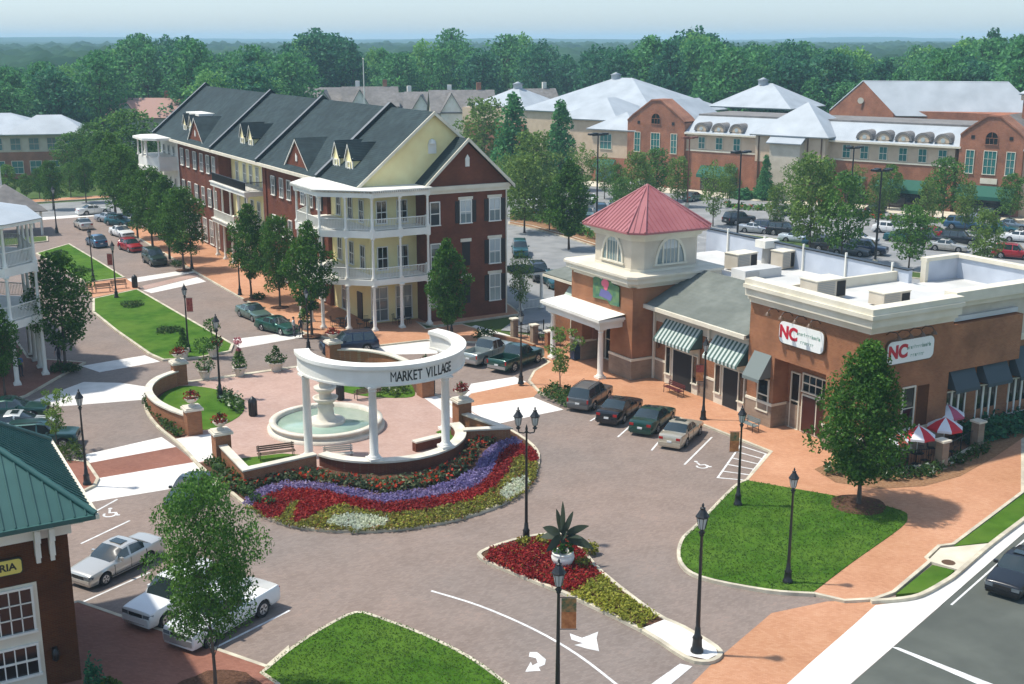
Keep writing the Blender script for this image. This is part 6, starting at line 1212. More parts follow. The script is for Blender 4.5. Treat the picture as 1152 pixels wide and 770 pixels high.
ptree(K_FRONT, 243, 784, 541, 8.6, 'slender foreground tree with airy green crown over the white parked vehicles', .14, rz=.5, wide=.72)
ptree(K_STREET2, 74, 415, 288, 8.0, 'dark tree beside the left porch house at the end of the left lane', .12, rz=2, wide=.95)
ptree(K_STREET, 6, 446, 345, 8.0, 'dark evergreen at the left picture edge under the porch', .12, rz=3, wide=.9)
ptree(K_SAP, 65, 508, 438, 4.0, 'small light green sapling beside the dark parked cars', .12, rz=1.3, wide=.9)
ptree(K_SAP, 630, 440, 368, 4.0, 'small young tree in front of the white entrance canopy', .12, rz=.3, wide=1.0)
ptree(K_SAP, 1103, 474, 392, 4.0, 'young light green tree between the first two dark awnings', .12, rz=.8, wide=.75); ptree(K_SAP, 1143, 462, 386, 4.0, 'young light green tree at the right picture edge before the dark awnings', .12, rz=1.8, wide=.75)
ptree(K_LIME2, 586, 352, 286, 7.0, 'lime green tree beside the small white pergola', .0, rz=.3, wide=.7)
CPT = [
 (K_COLUMN, 7.0, 640, 281, 183, 'dark narrow tree at the lane kerb left of the red roof', 1.0), (K_CONE, 10, 630, 214, 116, 'tall dark conical evergreen before the beige hall', 1.0), (K_CONE, 10, 577, 216, 108, 'tall dark green tree right of the brick gable wing', 1.05), (K_LIME, 7.0, 600, 238, 150, 'pale green tree between the two dark evergreens', 1.1),
 (K_LIME, 7.0, 590, 262, 175, 'lime tree at the car park corner nearest the apartments', 1.0), (K_LIME2, 7.0, 655, 232, 165, 'thin pale tree right of the tall dark evergreen', .8), (K_LIME, 7.0, 545, 200, 113, 'yellow-green tree above the brick gable', 1.15), (K_MAPLE, 7.5, 694, 232, 186, 'small dark tree left of the red roof peak', .8), (K_LIME, 7.0, 716, 236, 172, 'yellow-green tree just left of the red roof peak', .95),
 (K_MAPLE, 7.5, 738, 226, 168, 'blue-green round tree directly above the red roof peak', 1.1), (K_LIME, 7.0, 762, 233, 178, 'light green tree right of the red roof peak', .9), (K_LIME2, 7.0, 802, 255, 185, 'airy lime tree beside the right slope of the red roof', .8), (K_CONE, 10, 860, 226, 176, 'small dark evergreen at the beige pavilion wall', .85),
 (K_LIME, 7.0, 910, 290, 176, 'large airy lime tree in the middle of the car park', .9), (K_MAPLE, 7.5, 946, 296, 195, 'green tree right of the large lime tree in the car park', .85), (K_LIME2, 7.0, 893, 250, 182, 'pale green tree behind the large lime tree', .8), (K_LIME, 7.0, 985, 250, 196, 'yellow-green tree behind the tall light mast', .8), (K_MAPLE, 7.5, 1022, 304, 232, 'round green car park tree left of the red car', 1.0), (K_MAPLE, 7.5, 1060, 248, 178, 'dark oval tree in front of the right brick bay', .95), (K_LIME, 7.0, 1106, 306, 237, 'lime green tree in the car park at the right above the grey parapet', .9),
 (K_MAPLE, 7.5, 10, 226, 186, 'leafy tree at the far left edge before the office', 1.0), (K_STREET2, 8.0, 45, 224, 190, 'small dark tree before the office windows', 1.0), (K_MAPLE, 7.5, 80, 222, 184, 'small tree near the right end of the office', 1.0), (K_STREET, 8.0, 135, 216, 160, 'dense tree between the office and the white end porch', 1.2), (K_STREET2, 8.0, 108, 206, 140, 'tall dark tree behind the right corner of the office', 1.3), (K_MAPLE, 7.5, 84, 204, 150, 'tall tree behind the office roof', 1.3),
 (K_MAPLE, 7.5, 700, 248, 200, 'dark green tree tucked behind the left slope of the red roof', .9), (K_LIME, 7.0, 872, 262, 208, 'lime tree left of the big car park tree', .8), (K_MAPLE, 7.5, 1000, 236, 186, 'green tree before the dormered wing, right of the tall mast', .9), (K_LIME, 7.0, 1085, 262, 206, 'lime tree behind the blue wagon at the right', .8), (K_MAPLE, 7.5, 1135, 250, 196, 'green tree before the right end of the retail block', .9), (K_LIME2, 7.0, 960, 236, 188, 'thin lime tree before the green awnings', .9),
 (K_LIME2, 7.0, 570, 246, 176, 'pale airy tree just right of the brick gable wall', .9), (K_LIME, 7.0, 618, 260, 200, 'small lime tree by the lane kerb left of the dark narrow tree', .9), (K_LIME2, 7.0, 680, 224, 176, 'thin lime tree in front of the beige end block', .9), (K_LIME, 7.0, 820, 232, 186, 'light tree before the dormers of the retail block', .8), (K_MAPLE, 7.5, 925, 232, 180, 'dark leafy tree right of the beige pavilion bay', .9), (K_LIME, 7.0, 1040, 262, 205, 'pale tree behind the round car park tree', .8),
 (K_LIME, 7.0, 1160, 190, 110, 'bright green tree behind the right end of the retail block', 1.0), (K_MAPLE, 7.5, 1140, 190, 118, 'green tree behind the brick cupola', 1.0),
 (K_STREET2, 8.0, 97, 228, 178, 'round dark tree beside the far office drive', 1.0), (K_STREET2, 8.0, 60, 236, 182, 'round blue-green tree in front of the far office', 1.0), (K_MAPLE, 7.5, 30, 224, 196, 'small bush-like tree at the base of the far office', 1.0), (K_STREET, 8.0, 118, 220, 150, 'green tree right of the far office', 1.2), (K_MAPLE, 7.5, 150, 210, 125, 'light green tree behind the white end porch', 1.4)]
for i, (K, kh, px, b, t_, lb, w) in enumerate(CPT): ptree(K, px, b, t_, kh, lb, .0, 'trees round the car park' if px > 500 else 'trees by the cross street', w, i * 1.1)
q = g(106, 782, .12); shrub('conifer_shrub', q[0], q[1], .42, 1.5, L_FORC, 'small dark pointed shrub beside the brick wall at the bottom left', 'shrub', None, .12, 71, .09, 2.2)
q = g(122, 778, .12); shrub('shrub', q[0], q[1], .5, .5, L_HEDGEL, 'low grey-green plant at the foot of the pointed shrub', 'shrub', None, .12, 72)
# mulch rings
def disc(name, x, y, r, z, m, sy=1.0):
    rnd = random.Random(int(x * 7)); mb = MB(); n = 22; pts = [(x + r * rnd.uniform(.93, 1.06) * math.cos(6.283 * k / n), y + sy * r * rnd.uniform(.93, 1.06) * math.sin(6.283 * k / n)) for k in range(n)]
    mb.add([(p[0], p[1], z) for p in pts] + [(x, y, z + .09)], [(k, (k + 1) % n, n) for k in range(n)], m); return struct(mb.build(name))
q = g(966, 568, .15); disc('mulch_ring', q[0], q[1], 1.5, .155, M_MULCH)
q = g(241, 782, .14); disc('mulch_ring', q[0], q[1], 1.9, .146, M_MULCH)
for px, py in ((283, 337), (315, 346), (207, 304), (351, 378), (74, 415)): q = g(px, py, .12); disc('mulch_ring', q[0], q[1], .9, .126, M_MULCH)
for i, (px, py, r, lb) in enumerate([(290, 336, .8, 'low dark shrub at the foot of the street tree by the crosswalk'), (200, 299, .8, 'low dark shrub under the broad street tree'), (70, 416, 1.0, 'low shrub at the foot of the tree by the left porch house'), (80, 418, .8, 'small round shrub right of the left porch tree')]): q = g(px, py, .12); shrub('shrub', q[0], q[1], r, .55, L_HEDGE, lb, seed=i)
for i, (px, py, r, lb) in enumerate([(149, 344, 1.15, 'dark rosette shrub in the middle of the near median lawn'), (189, 373, 1.2, 'dark rosette shrub near the near end of the median lawn'), (92, 306, 1.1, 'dark rosette shrub in the far median lawn by the lamp'), (66, 286, 1.1, 'dark rosette shrub at the far end of the median lawn')]): q = g(px, py, .14); shrub('shrub', q[0], q[1], r, .42, L_HEDGE, lb, group='rosette shrubs in the median lawns', seed=i + 20, z=.14, accents=(L_HEDGEL, .15))
q = g(78, 515, .12); shrub('shrub', q[0], q[1], 1.05, .95, L_HEDGEL, 'rounded bright green bush behind the green-roofed building', seed=5, z=.12)
q = g(546, 380, .12); shrub('shrub', q[0], q[1], 1.1, .8, L_HEDGE, 'low green hedge clump behind the silver pickup', seed=8, z=.12)
bedding('kerb_shrubs', G2([(607, 440), (622, 430), (640, 436), (648, 446), (640, 455)], .5), 30, L_HEDGE, .13, .5, 'low green shrubs in the bed between the crosswalk and the parked cars', seed=31)
pbd = G2([(916, 528), (935, 520), (960, 528), (985, 535), (1020, 535), (1060, 528), (1090, 510), (1112, 497), (1152, 476), (1152, 492), (1120, 514), (1080, 536), (1040, 547), (990, 550), (940, 543)], .13)
struct(sheet('pine_straw_bed', pbd, .135, M_PINE))
struct(sheet('pine_straw_bed', [(59.6, 46.6), (61, 48.8), (84, 48.8), (84, 42)] + [g(1152, 470, .13)], .131, M_PINE)) if False else None
bedding('hedge_plants', G2([(922, 530), (950, 532), (1000, 538), (1050, 532), (1090, 517), (1116, 503), (1112, 497), (1085, 509), (1045, 524), (1000, 528), (950, 522), (930, 520)], .4), 24, L_HEDGE, .14, .5, 'low green hedge curving round the fenced patio', seed=32, accents=(L_WHITEF, .07))
bedding('patio_shrubs', G2([(930, 495), (945, 480), (1000, 500), (1010, 520), (985, 527), (945, 520)], .6), 16, L_HEDGEL, .17, 1.3, 'loose leafy shrubs with white blossom against the restaurant corner', seed=33, accents=(L_WHITEF, .06), leaves=9)
bedding('hedge_plants', [(60.5, 48.6), (84, 48.6), (84, 47.2), (60.5, 47.0)], 18, L_FORC, .2, 1.2, 'dark hedge at the foot of the restaurant extension', seed=34, leaves=8)
bedding('hedge_plants', G2([(576, 246), (600, 251), (640, 262), (668, 271), (668, 264), (640, 254), (600, 243), (576, 239)]), 6, L_MAPLE, .25, .9, 'mixed shrubs with reddish tips on the car park verge', seed=35, accents=(L_ORANGEF, .025))
struct(sheet('mulch_verge', G2([(574, 249), (600, 254), (640, 265), (672, 275), (672, 262), (640, 252), (600, 242), (574, 237)]), .03, M_PINE))
for i, (px, py, r, h, lb) in enumerate([(862, 224, 2.2, 2.6, 'round dark shrub in front of the beige pavilion, left'), (890, 224, 1.6, 2.0, 'round dark shrub in front of the beige pavilion, right'), (835, 224, 1.8, 1.6, 'low shrub left of the beige pavilion')]): q = g(px, py); shrub('shrub', q[0], q[1], r, h, L_FORA, lb, seed=i + 50, z=0, ls=.28, dens=1.5)
bedding('red_border_plants', [cam2(a, b) for a, b in ((33, 187), (36, 184), (58, 171), (62, 168), (60, 165), (33, 181))], 2.2, L_MAPLE, .35, .5, 'strip of reddish ground cover before the retail building', seed=36, z=0, accents=(L_ORANGEF, .12))
struct(sheet('retail_pavement', [cam2(66.5 + s * .788 + d * .616, 177.5 - s * .616 + d * .788) for s, d in ((-66, -.4), (24, -.4), (24, -7), (-66, -7))], .04, M_CREAMC))
struct(sheet('retail_drive', [cam2(66.5 + s * .788 + d * .616, 177.5 - s * .616 + d * .788) for s, d in ((-70, -7), (30, -7), (30, -14), (-70, -14))], .006, M_ASPHL))
# car park islands
for i, L4 in enumerate([[(880, 290), (975, 300), (975, 307), (880, 298)], [(572, 250), (600, 255), (640, 266), (672, 276), (672, 279), (640, 269), (600, 258), (572, 253)], [(1010, 305), (1050, 310), (1050, 316), (1010, 312)], [(820, 262), (960, 282), (955, 288), (815, 268)]]): slab('car_park_island', G2(L4), .13, M_PINE if i in (1,) else M_LAND, M_KERB)
# ---- woods
FK = [TreeKind(101, 'oval', 22, 2.0, 6.3, 60, 46, .55, L_FORA, .4, n=5), TreeKind(102, 'oval', 22, 2.0, 5.4, 56, 46, .5, L_FORB, .4, n=5), TreeKind(103, 'tear', 22, 1.5, 5.8, 60, 50, .52, L_FORC, .4, n=5), TreeKind(104, 'tear', 22, 2.0, 5.0, 54, 46, .5, L_FORA, .4, n=5), TreeKind(105, 'oval', 22, 1.0, 7.0, 66, 46, .6, L_FORC, .4, n=5)]
FL = ['dark green deciduous tree in the woods beyond the town', 'yellowish green tree in the woods beyond the town', 'very dark narrow tree in the woods beyond the town', 'mid green upright tree in the woods beyond the town', 'broad dark crowned tree in the woods beyond the town']
rnd = random.Random(21); cand = []
Y = 232.0
while Y < 440:
    step = 10.0 + (Y - 232) * .02; X = -Y * .46 - 8
    while X < Y * .46 + 8:
        x = X + rnd.uniform(-3.5, 3.5); y = Y + rnd.uniform(-3.5, 3.5); X += step
        if x > -25 and y < 232 - .78 * (x - 102): continue
        px = CX + F * x / (y * CT + 25 * ST)
        if -2 < px < 150 and y < 262: continue
        if 330 < px < 640 and y < 335: continue
        if 150 <= px <= 330 and y < 245: continue
        if 135 < px < 200 and y < 300: continue
        cand.append((x, y, px))
    Y += 10.5 + (Y - 232) * .03
def treeline(px):
    T_ = [(-60, 72), (0, 70), (60, 66), (100, 62), (140, 48), (185, 38), (215, 46), (250, 58), (300, 56), (340, 40), (360, 36), (400, 50), (450, 52), (500, 42), (516, 27), (535, 48), (590, 40), (640, 52), (700, 50), (730, 40), (790, 32), (840, 46), (900, 48), (960, 56), (1010, 60), (1050, 44), (1110, 34), (1152, 40), (1240, 44)]
    for (a, b), (c, d) in zip(T_, T_[1:]):
        if a <= px <= c: return b + (d - b) * (px - a) / (c - a)
    return 50
rnd.shuffle(cand); cand = sorted(cand[:298], key=lambda c: c[1])
for i, (x, y, px) in enumerate(cand):
    k = rnd.choice((0, 0, 1, 2, 3, 4, 4)); K = FK[k]
    line_ = treeline(px) + (rnd.random() ** .6) * 22 - 3; kk_ = -(line_ - CY) / F; h = CAMH + y * (kk_ * CT - ST) / (CT + kk_ * ST); h = min(31, max(14, h)) * (rnd.uniform(.72, 1.0) if y < 270 else 1)
    s = h / 22; q = cam2(x, y); t = thing('forest_tree', FL[k], 'tree', (q[0], q[1], 0), rnd.random() * 6.28, 'trees of the woods: ' + ('dark green', 'yellowish', 'very dark', 'mid green', 'broad dark')[k])
    w = rnd.uniform(.85, 1.1) * max(.85, s); t.scale = (w, w, s)
    for nm, me in (('crown', K.c), ('trunk', K.t)): o = bpy.data.objects.new(nm, me); COL.objects.link(o); o.parent = t
# canopy mass beyond the trees one can tell apart, and the far hills
def relief(name, x0, x1, y0, y1, nx, ny, fn, m, z0=-2):
    v = []; fs = []
    for j in range(ny + 1):
        for i in range(nx + 1): X = x0 + (x1 - x0) * i / nx; Y = y0 + (y1 - y0) * j / ny; q = cam2(X, Y); v.append((q[0], q[1], fn(X, Y)))
    for j in range(ny):
        for i in range(nx): a = j * (nx + 1) + i; fs.append((a, a + 1, a + nx + 2, a + nx + 1))
    mb = MB(); mb.add(v, fs, m, True); return mb.build(name)
wd = relief('woods', -520, 560, 425, 1500, 260, 180, lambda X, Y: (13.5 + 5.0 * noise.noise((X / 13, Y / 13, 0)) * 1.6 + 3.0 * noise.noise((X / 4.5, Y / 4.5, 3)) + 3 * noise.noise((X / 90, Y / 90, 9))) * min(1, (Y - 424) / 20) + max(0, (Y - 500) * .004), M_HILL); tag(wd, 'unbroken canopy of distant woods beyond the last separate trees', None, None, 'stuff')
hl = relief('hills', -3300, 3400, 1500, 4600, 150, 50, lambda X, Y: 9 + 12 * max(0, noise.noise((X / 900, Y / 1300, 1)) + .45) + (Y - 1500) / 3100 * (13 + 7 * noise.noise((X / 500, 2.2, 5))) + 3 * noise.noise((X / 60, Y / 60, 4)), M_HILL); struct(hl)
# ================================================================== vehicles
PAINTS = {}
def paint(name, c, metal=.35, rough=.28):
    if name in PAINTS: return PAINTS[name]
    m = mat('paint_' + name, c, rough=rough, metal=metal); m.node_tree.nodes['Principled BSDF'].inputs['Coat Weight'].default_value = .6; m.node_tree.nodes['Principled BSDF'].inputs['Coat Roughness'].default_value = .08
    PAINTS[name] = m; return m
def interp(T_, x):
    if x <= T_[0][0]: return T_[0][1]
    for (a, b), (c, d) in zip(T_, T_[1:]):
        if x <= c: return b + (d - b) * (x - a) / (c - a)
    return T_[-1][1]
SPEC = {
 'sedan': dict(L=4.75, W=.90, belt=[(0, .68), (.08, .74), (.5, .80), (1.3, .90), (2.4, .94), (3.8, .98), (4.5, .99), (4.68, .93), (4.75, .75)], roof=[(1.35, 0), (2.1, 1.37), (2.6, 1.43), (3.1, 1.39), (3.9, 0)], w=[(0, .88), (.2, .95), (.8, .99), (2.4, 1), (4.0, .98), (4.55, .93), (4.75, .84)], wb=(.88, 3.62), r=.32, seams=(1.45, 2.45, 3.45), bp=(2.42, 3.38)),
 'suv': dict(L=4.75, W=.94, belt=[(0, .86), (.07, .95), (.5, 1.01), (1.3, 1.06), (2.4, 1.08), (4.5, 1.10), (4.72, 1.02), (4.75, .9)], roof=[(1.35, 0), (1.95, 1.70), (2.5, 1.78), (4.3, 1.74), (4.68, 0)], w=[(0, .90), (.2, .96), (.8, 1), (4.3, 1), (4.75, .92)], wb=(.9, 3.68), r=.37, seams=(1.5, 2.5, 3.45), bp=(2.45, 3.4)),
 'hatch': dict(L=4.3, W=.88, belt=[(0, .70), (.08, .77), (.5, .85), (1.2, .95), (2.4, 1.0), (4.0, 1.02), (4.25, .95), (4.3, .8)], roof=[(1.1, 0), (1.95, 1.45), (2.4, 1.52), (3.5, 1.48), (4.18, 0)], w=[(0, .78), (.25, .92), (.8, 1), (3.8, .98), (4.3, .86)], wb=(.82, 3.42), r=.31, seams=(1.35, 2.35, 3.25), bp=(2.32, 3.2)),
 'pickup': dict(L=5.4, W=.96, belt=[(0, .90), (.07, 1.0), (.5, 1.06), (1.4, 1.08), (3.2, 1.10), (5.3, 1.12), (5.4, 1.05)], roof=[(1.45, 0), (2.05, 1.74), (2.5, 1.80), (3.05, 1.77), (3.3, 0)], w=[(0, .92), (.2, .97), (.8, 1), (5.2, 1), (5.4, .97)], wb=(.98, 4.25), r=.39, seams=(1.6, 2.55, 3.42), bp=(2.5,), bed=3.45),
}
def make_car(kind):
    S = SPEC[kind]; L, W = S['L'], S['W']; rf = S['roof']; zb0 = .2 if kind in ('sedan', 'hatch') else .3; ra = S['r'] + .07; wz = S['r']
    keys = {0, L}; [keys.add(a) for a, b in S['belt']]; [keys.add(a) for a, b in rf]
    for c in S['wb']:
        for k in range(-8, 9): keys.add(round(c + ra * math.sin(k / 8 * math.pi / 2), 4))
    for b in S['bp']: keys.add(b); keys.add(b + .1)
    if 'bed' in S: keys |= {S['bed'] - .06, S['bed'], L - .1, L - .05}
    x = 0
    while x < L: keys.add(round(x, 3)); x += .22
    xs = sorted(k for k in keys if 0 <= k <= L); f2 = []
    for v in xs:
        if not f2 or v - f2[-1] > .012: f2.append(v)
    xs = f2; rows = []; gh = []
    for x in xs:
        w = W * interp(S['w'], x); b = interp(S['belt'], x); has = rf[0][0] < x < rf[-1][0]
        if has:
            base = b; t = interp([(rf[0][0], interp(S['belt'], rf[0][0]))] + list(rf[1:-1]) + [(rf[-1][0], interp(S['belt'], rf[-1][0]))], x); has = t > b + .04
        zb = zb0
        for c in S['wb']:
            if abs(x - c) < ra: zb = max(zb, wz + math.sqrt(max(0, ra * ra - (x - c) ** 2)))
        z1 = max(zb + .005, zb0 + .13); z2 = max(z1 + .005, .56 if kind in ('sedan', 'hatch') else .66); z3 = max(z2 + .005, b - .1)
        p = [(w * .9, zb), (w * .975, z1), (w, z2), (w * .985, z3), (w * .94, b)]
        if has: k = min(1, (t - b) / (max(a for _, a in rf) - b)); p += [(w * .925, b + .015), (w * (.925 - .155 * k), t - .05 * k), (w * (.86 - .16 * k) , t), (0, t + .035)]
        elif 'bed' in S and S['bed'] <= x <= L - .1: p += [(w * .9, b), (w * .86, b), (w * .85, .72), (0, .72)]
        else: p += [(w * .90, b + .012), (w * .74, b + .035), (w * .5, b + .05), (0, b + .058)]
        rows.append(p); gh.append(has)
    n = len(rows[0]); body = MB(); gl = {'windshield': MB(), 'rear_window': MB(), 'side_window': MB()}; PM = mat('car_paint_slot', (.5, .5, .5)); full = [False] * len(xs)
    for i, x in enumerate(xs): full[i] = gh[i] and rf[1][0] - .01 <= x <= rf[-2][0] + .01
    for s in (1, -1):
        V = [(xs[i] - L / 2, s * p[0], p[1]) for i in range(len(xs)) for p in rows[i]]; fb = []; fg = {k: [] for k in gl}
        for i in range(len(xs) - 1):
            for j in range(n - 1):
                q = (i * n + j, (i + 1) * n + j, (i + 1) * n + j + 1, i * n + j + 1); q = q if s > 0 else q[::-1]; xm = (xs[i] + xs[i + 1]) / 2
                tgt = None; anyg = gh[i] or gh[i + 1]
                if anyg:
                    front = xm < rf[1][0]; back = xm > rf[-2][0]
                    if j == 5:
                        if any(b - .001 <= xm <= b + .1 for b in S['bp']): tgt = None
                        elif front: tgt = 'side_window' if xm > rf[1][0] - .42 else None
                        elif back and kind in ('suv', 'hatch'): tgt = 'side_window' if xm < rf[-2][0] + .12 else None
                        elif back: tgt = 'side_window' if (xm < rf[-2][0] + .3 and kind == 'sedan') else None
                        else: tgt = 'side_window'
                    elif j in (6, 7) and front: tgt = 'windshield'
                    elif j in (6, 7) and back: tgt = 'rear_window'
                (fg[tgt] if tgt else fb).append(q)
        body.add(V, fb, PM, True)
        for k in gl:
            if fg[k]: gl[k].add(V, fg[k], M_CARG, True)
    for i, rev in ((0, False), (len(xs) - 1, True)):   # nose and tail
        R_ = [(xs[i] - L / 2, p[0], p[1]) for p in rows[i]] + [(xs[i] - L / 2, -p[0], p[1]) for p in rows[i][::-1][1:]]; f = tuple(range(len(R_))); body.add(R_, [f if not rev else f[::-1]], PM)
    t = thing(kind, '', 'car'); bo = body.build('body', t); bo.data.set_sharp_from_angle(angle=R(32)); bo.material_slots[0].link = 'OBJECT'
    bm = bmesh.new(); bm.from_mesh(bo.data); bmesh.ops.remove_doubles(bm, verts=bm.verts, dist=.0008); bm.to_mesh(bo.data); bm.free()
    for k, mb in gl.items():
        if mb.v: o = mb.build(k, t); bm = bmesh.new(); bm.from_mesh(o.data); bmesh.ops.delete(bm, geom=[v for v in bm.verts if not v.link_faces], context='VERTS'); bm.to_mesh(o.data); bm.free()
    ub = MB(); ub.box(-L / 2 + .3, L / 2 - .3, -W * .84, W * .84, .16 if zb0 < .25 else .26, .62, M_DARK); ub.build('underbody', t)  # near-black box: the shade inside the wheel arches is put into its colour
    sm = MB()
    for s in (-1, 1):
        for x in S['seams']: sm.box(x - L / 2 - .006, x - L / 2 + .006, s * W * .97, s * (W * 1.004), zb0 + .16, interp(S['belt'], x) - .08, M_DARK)
        sm.box(-L / 2 + 1.3, L / 2 - 1.2, s * W * .96, s * (W * 1.003), zb0 + .12, zb0 + .135, M_DARK)
    sm.build('door_seams', t)
    for c in S['wb']:
        for s in (-1, 1):
            mb = MB(); r = S['r']; X = c - L / 2; y0, y1 = s * (W - .24), s * (W - .02); mb.cyl((X, y0, r), (X, y1, r), r, None, 22, M_TYRE); o = mb.build('wheel', t); mb = MB(); ax = lambda rr, a, y: (X + rr * math.cos(a), y, r + rr * math.sin(a))
            mb.cyl((X, y1 - s * .01, r), (X, y1 + s * .006, r), r * .66, r * .62, 18, M_RIM); mb.cyl((X, y1, r), (X, y1 + s * .02, r), r * .17, None, 10, M_RIM)
            for k in range(5):
                a = k * 1.2566; mb.add([ax(r * .2, a - .5, y1 + s * .009), ax(r * .2, a + .5, y1 + s * .009), ax(r * .56, a + .32, y1 + s * .009), ax(r * .56, a + .0, y1 + s * .009)], [(0, 1, 2, 3)], M_DARK)
            mb.build('rim', o)
    big = kind in ('suv', 'pickup'); hz_ = .82 if big else .60; wn = W * .86
    for s in (-1, 1):
        mb = MB(); mb.add([(-L / 2 - .012, s * wn * .55, hz_ - .09), (-L / 2 - .012, s * wn * 1.0, hz_ - .08), (-L / 2 + .16, s * W * .935, hz_ - .05), (-L / 2 + .22, s * W * .955, hz_ + .08), (-L / 2 + .0, s * wn * 1.0, hz_ + .085), (-L / 2 - .012, s * wn * .55, hz_ + .08)], [(0, 1, 4, 5), (1, 2, 3, 4)] if s < 0 else [(5, 4, 1, 0), (4, 3, 2, 1)], M_HLAMP); mb.build('headlight', t)
        mb = MB(); zt = .80 if not big else .95; wt = W * interp(S['w'], L); mb.box(L / 2 - .06, L / 2 + .012, s * (wt - .02), s * (wt - .30 if not big else wt - .14), zt - (.08 if not big else .2), zt + .08, M_TLAMP); mb.build('tail_light', t)
        mb = MB(); mx = rf[0][0] + .45 - L / 2; mb.box(mx - .05, mx + .08, s * (W * .97), s * (W + .16), interp(S['belt'], rf[0][0]) + .02, interp(S['belt'], rf[0][0]) + .17, M_BLACK if big else PM); o = mb.build('wing_mirror', t); o.material_slots[0].link = 'OBJECT'
    mb = MB(); mb.box(-L / 2 - .014, -L / 2 + .02, -wn * .5, wn * .5, hz_ - .1, hz_ + .07, M_DARK); mb.box(-L / 2 - .014, -L / 2 + .02, -wn * .6, wn * .6, zb0 + .1, zb0 + .2, M_DARK); mb.build('grille', t)
    mb = MB(); mb.box(-L / 2 - .05, -L / 2 + .1, -wn * .96, wn * .96, zb0 + .14, hz_ - .12, PM if not big else M_RIM); o = mb.build('front_bumper', t); o.material_slots[0].link = 'OBJECT'
    mb = MB(); mb.box(L / 2 - .1, L / 2 + .06, -W * .86, W * .86, zb0 + .1, zb0 + .32, PM if not big else M_RIM); o = mb.build('rear_bumper', t); o.material_slots[0].link = 'OBJECT'
    mb = MB(); mb.box(L / 2 + .01, L / 2 + .07, -.16, .16, zb0 + .34, zb0 + .46, M_PLATE); mb.build('number_plate', t)
    if big and kind == 'suv':
        mb = MB()
        for s in (-1, 1): mb.tube([(-L / 2 + 2.1, s * W * .66, 1.78), (-L / 2 + 2.2, s * W * .66, 1.86), (L / 2 - .6, s * W * .66, 1.82), (L / 2 - .5, s * W * .66, 1.75)], .02, 5, M_DARK)
        mb.build('roof_rack', t)
    if kind == 'sedan': mb = MB(); mb.box(2.3 - L / 2, 2.75 - L / 2, -.38, .38, 1.45, 1.468, M_CARG); mb.build('sunroof', t)
    return t
PROTO = {k: make_car(k) for k in SPEC}; usedc = set()
def put_car(kind, px, py, deg, col, label, cat='car', group='parked vehicles', z=0.0, sc=1.0, pos=None):
    src = PROTO[kind]; t = src if kind not in usedc else copy_tree(src); usedc.add(kind); q = pos or g(px, py, z); t.location = (q[0], q[1], z); t.rotation_euler = (0, 0, R(deg + 180)); t.scale = (sc, sc, sc)
    t.name = {'sedan': 'saloon_car', 'suv': 'sport_utility_car', 'hatch': 'small_car', 'pickup': 'pickup_truck'}[kind]; tag(t, label, cat, group); pm = paint(*col)
    for ch in t.children:
        b = ch.name.split('.')[0]
        if b in ('body', 'wing_mirror') or (b in ('front_bumper', 'rear_bumper') and kind in ('sedan', 'hatch')): ch.material_slots[0].link = 'OBJECT'; ch.material_slots[0].material = pm
        elif b in ('front_bumper', 'rear_bumper'): ch.material_slots[0].link = 'OBJECT'; ch.material_slots[0].material = M_RIM if kind == 'pickup' else pm
    return t
SIL = ('silver', (.55, .53, .48), .5); CHAMP = ('champagne', (.52, .47, .37), .5); WHT = ('white', (.72, .72, .70), .0); BLK = ('black', (.012, .013, .016), .3); DGR = ('dark_green', (.012, .06, .045), .4); TEAL = ('teal', (.02, .12, .14), .5); NAVY = ('navy', (.012, .025, .06), .4); BLUE = ('blue', (.04, .12, .22), .4); REDP = ('red', (.36, .012, .02), .2); GRY = ('grey', (.13, .14, .145), .5); SAGE = ('sage', (.14, .22, .19), .5); BRN = ('maroon', (.06, .012, .012), .3)
# direction in degrees on the street grid that the nose points to
put_car('sedan', 133, 641, 210, SIL, 'silver saloon with sunroof parked nose-in beside the green-roofed building', group='cars in the lower left bays')
put_car('suv', 199, 686, 210, WHT, 'white sport utility car half hidden by the foreground tree', group='cars in the lower left bays')
put_car('pickup', 252, 705, 210, WHT, 'white pickup under the foreground tree crown, at the end of the bays', 'pickup', group='cars in the lower left bays')
put_car('sedan', 766, 495, 33, CHAMP, 'champagne saloon in the bay next to the wheelchair space', group='cars in front of the shops', sc=.95)
put_car('sedan', 734, 480, 33, DGR, 'dark green saloon second from the wheelchair space', group='cars in front of the shops')
put_car('sedan', 697, 469, 33, BLK, 'black saloon parked between the grey wagon and the dark green saloon', group='cars in front of the shops')
put_car('suv', 664, 455, 33, GRY, 'grey wagon with pale lower body nearest the entrance canopy', group='cars in front of the shops', sc=.95)
put_car('pickup', 581, 412, 25, DGR, 'dark green pickup behind the lamp post by the crosswalk', 'pickup', group='pickups by the crosswalk')
put_car('pickup', 549, 405, 25, ('pewter', (.36, .40, .38), .5), 'silver pickup to the left of the dark green one', 'pickup', group='pickups by the crosswalk')
put_car('suv', 393, 396, 172, NAVY, 'dark blue wagon behind the left end of the ring', group='cars by the apartments', sc=.98)
put_car('sedan', 285, 358, -82, SAGE, 'sage green saloon parked nose towards the square, the farther of two', group='cars by the apartments', sc=.95)
put_car('sedan', 312, 373, -70, ('pine', (.03, .12, .09), .5), 'dark green saloon parked beside the white crosswalk near the corner porch', group='cars by the apartments', sc=.95)
put_car('suv', 174, 297, -88, ('forest', (.03, .055, .045), .4), 'dark green wagon parked beyond the double crosswalk', group='cars along the main street')
put_car('hatch', 147, 282, -80, REDP, 'red hatchback parked in front of the dark green wagon', group='cars along the main street')
put_car('hatch', 109, 277, 95, BLUE, 'blue small car driving away beside the far median', group='cars along the main street')
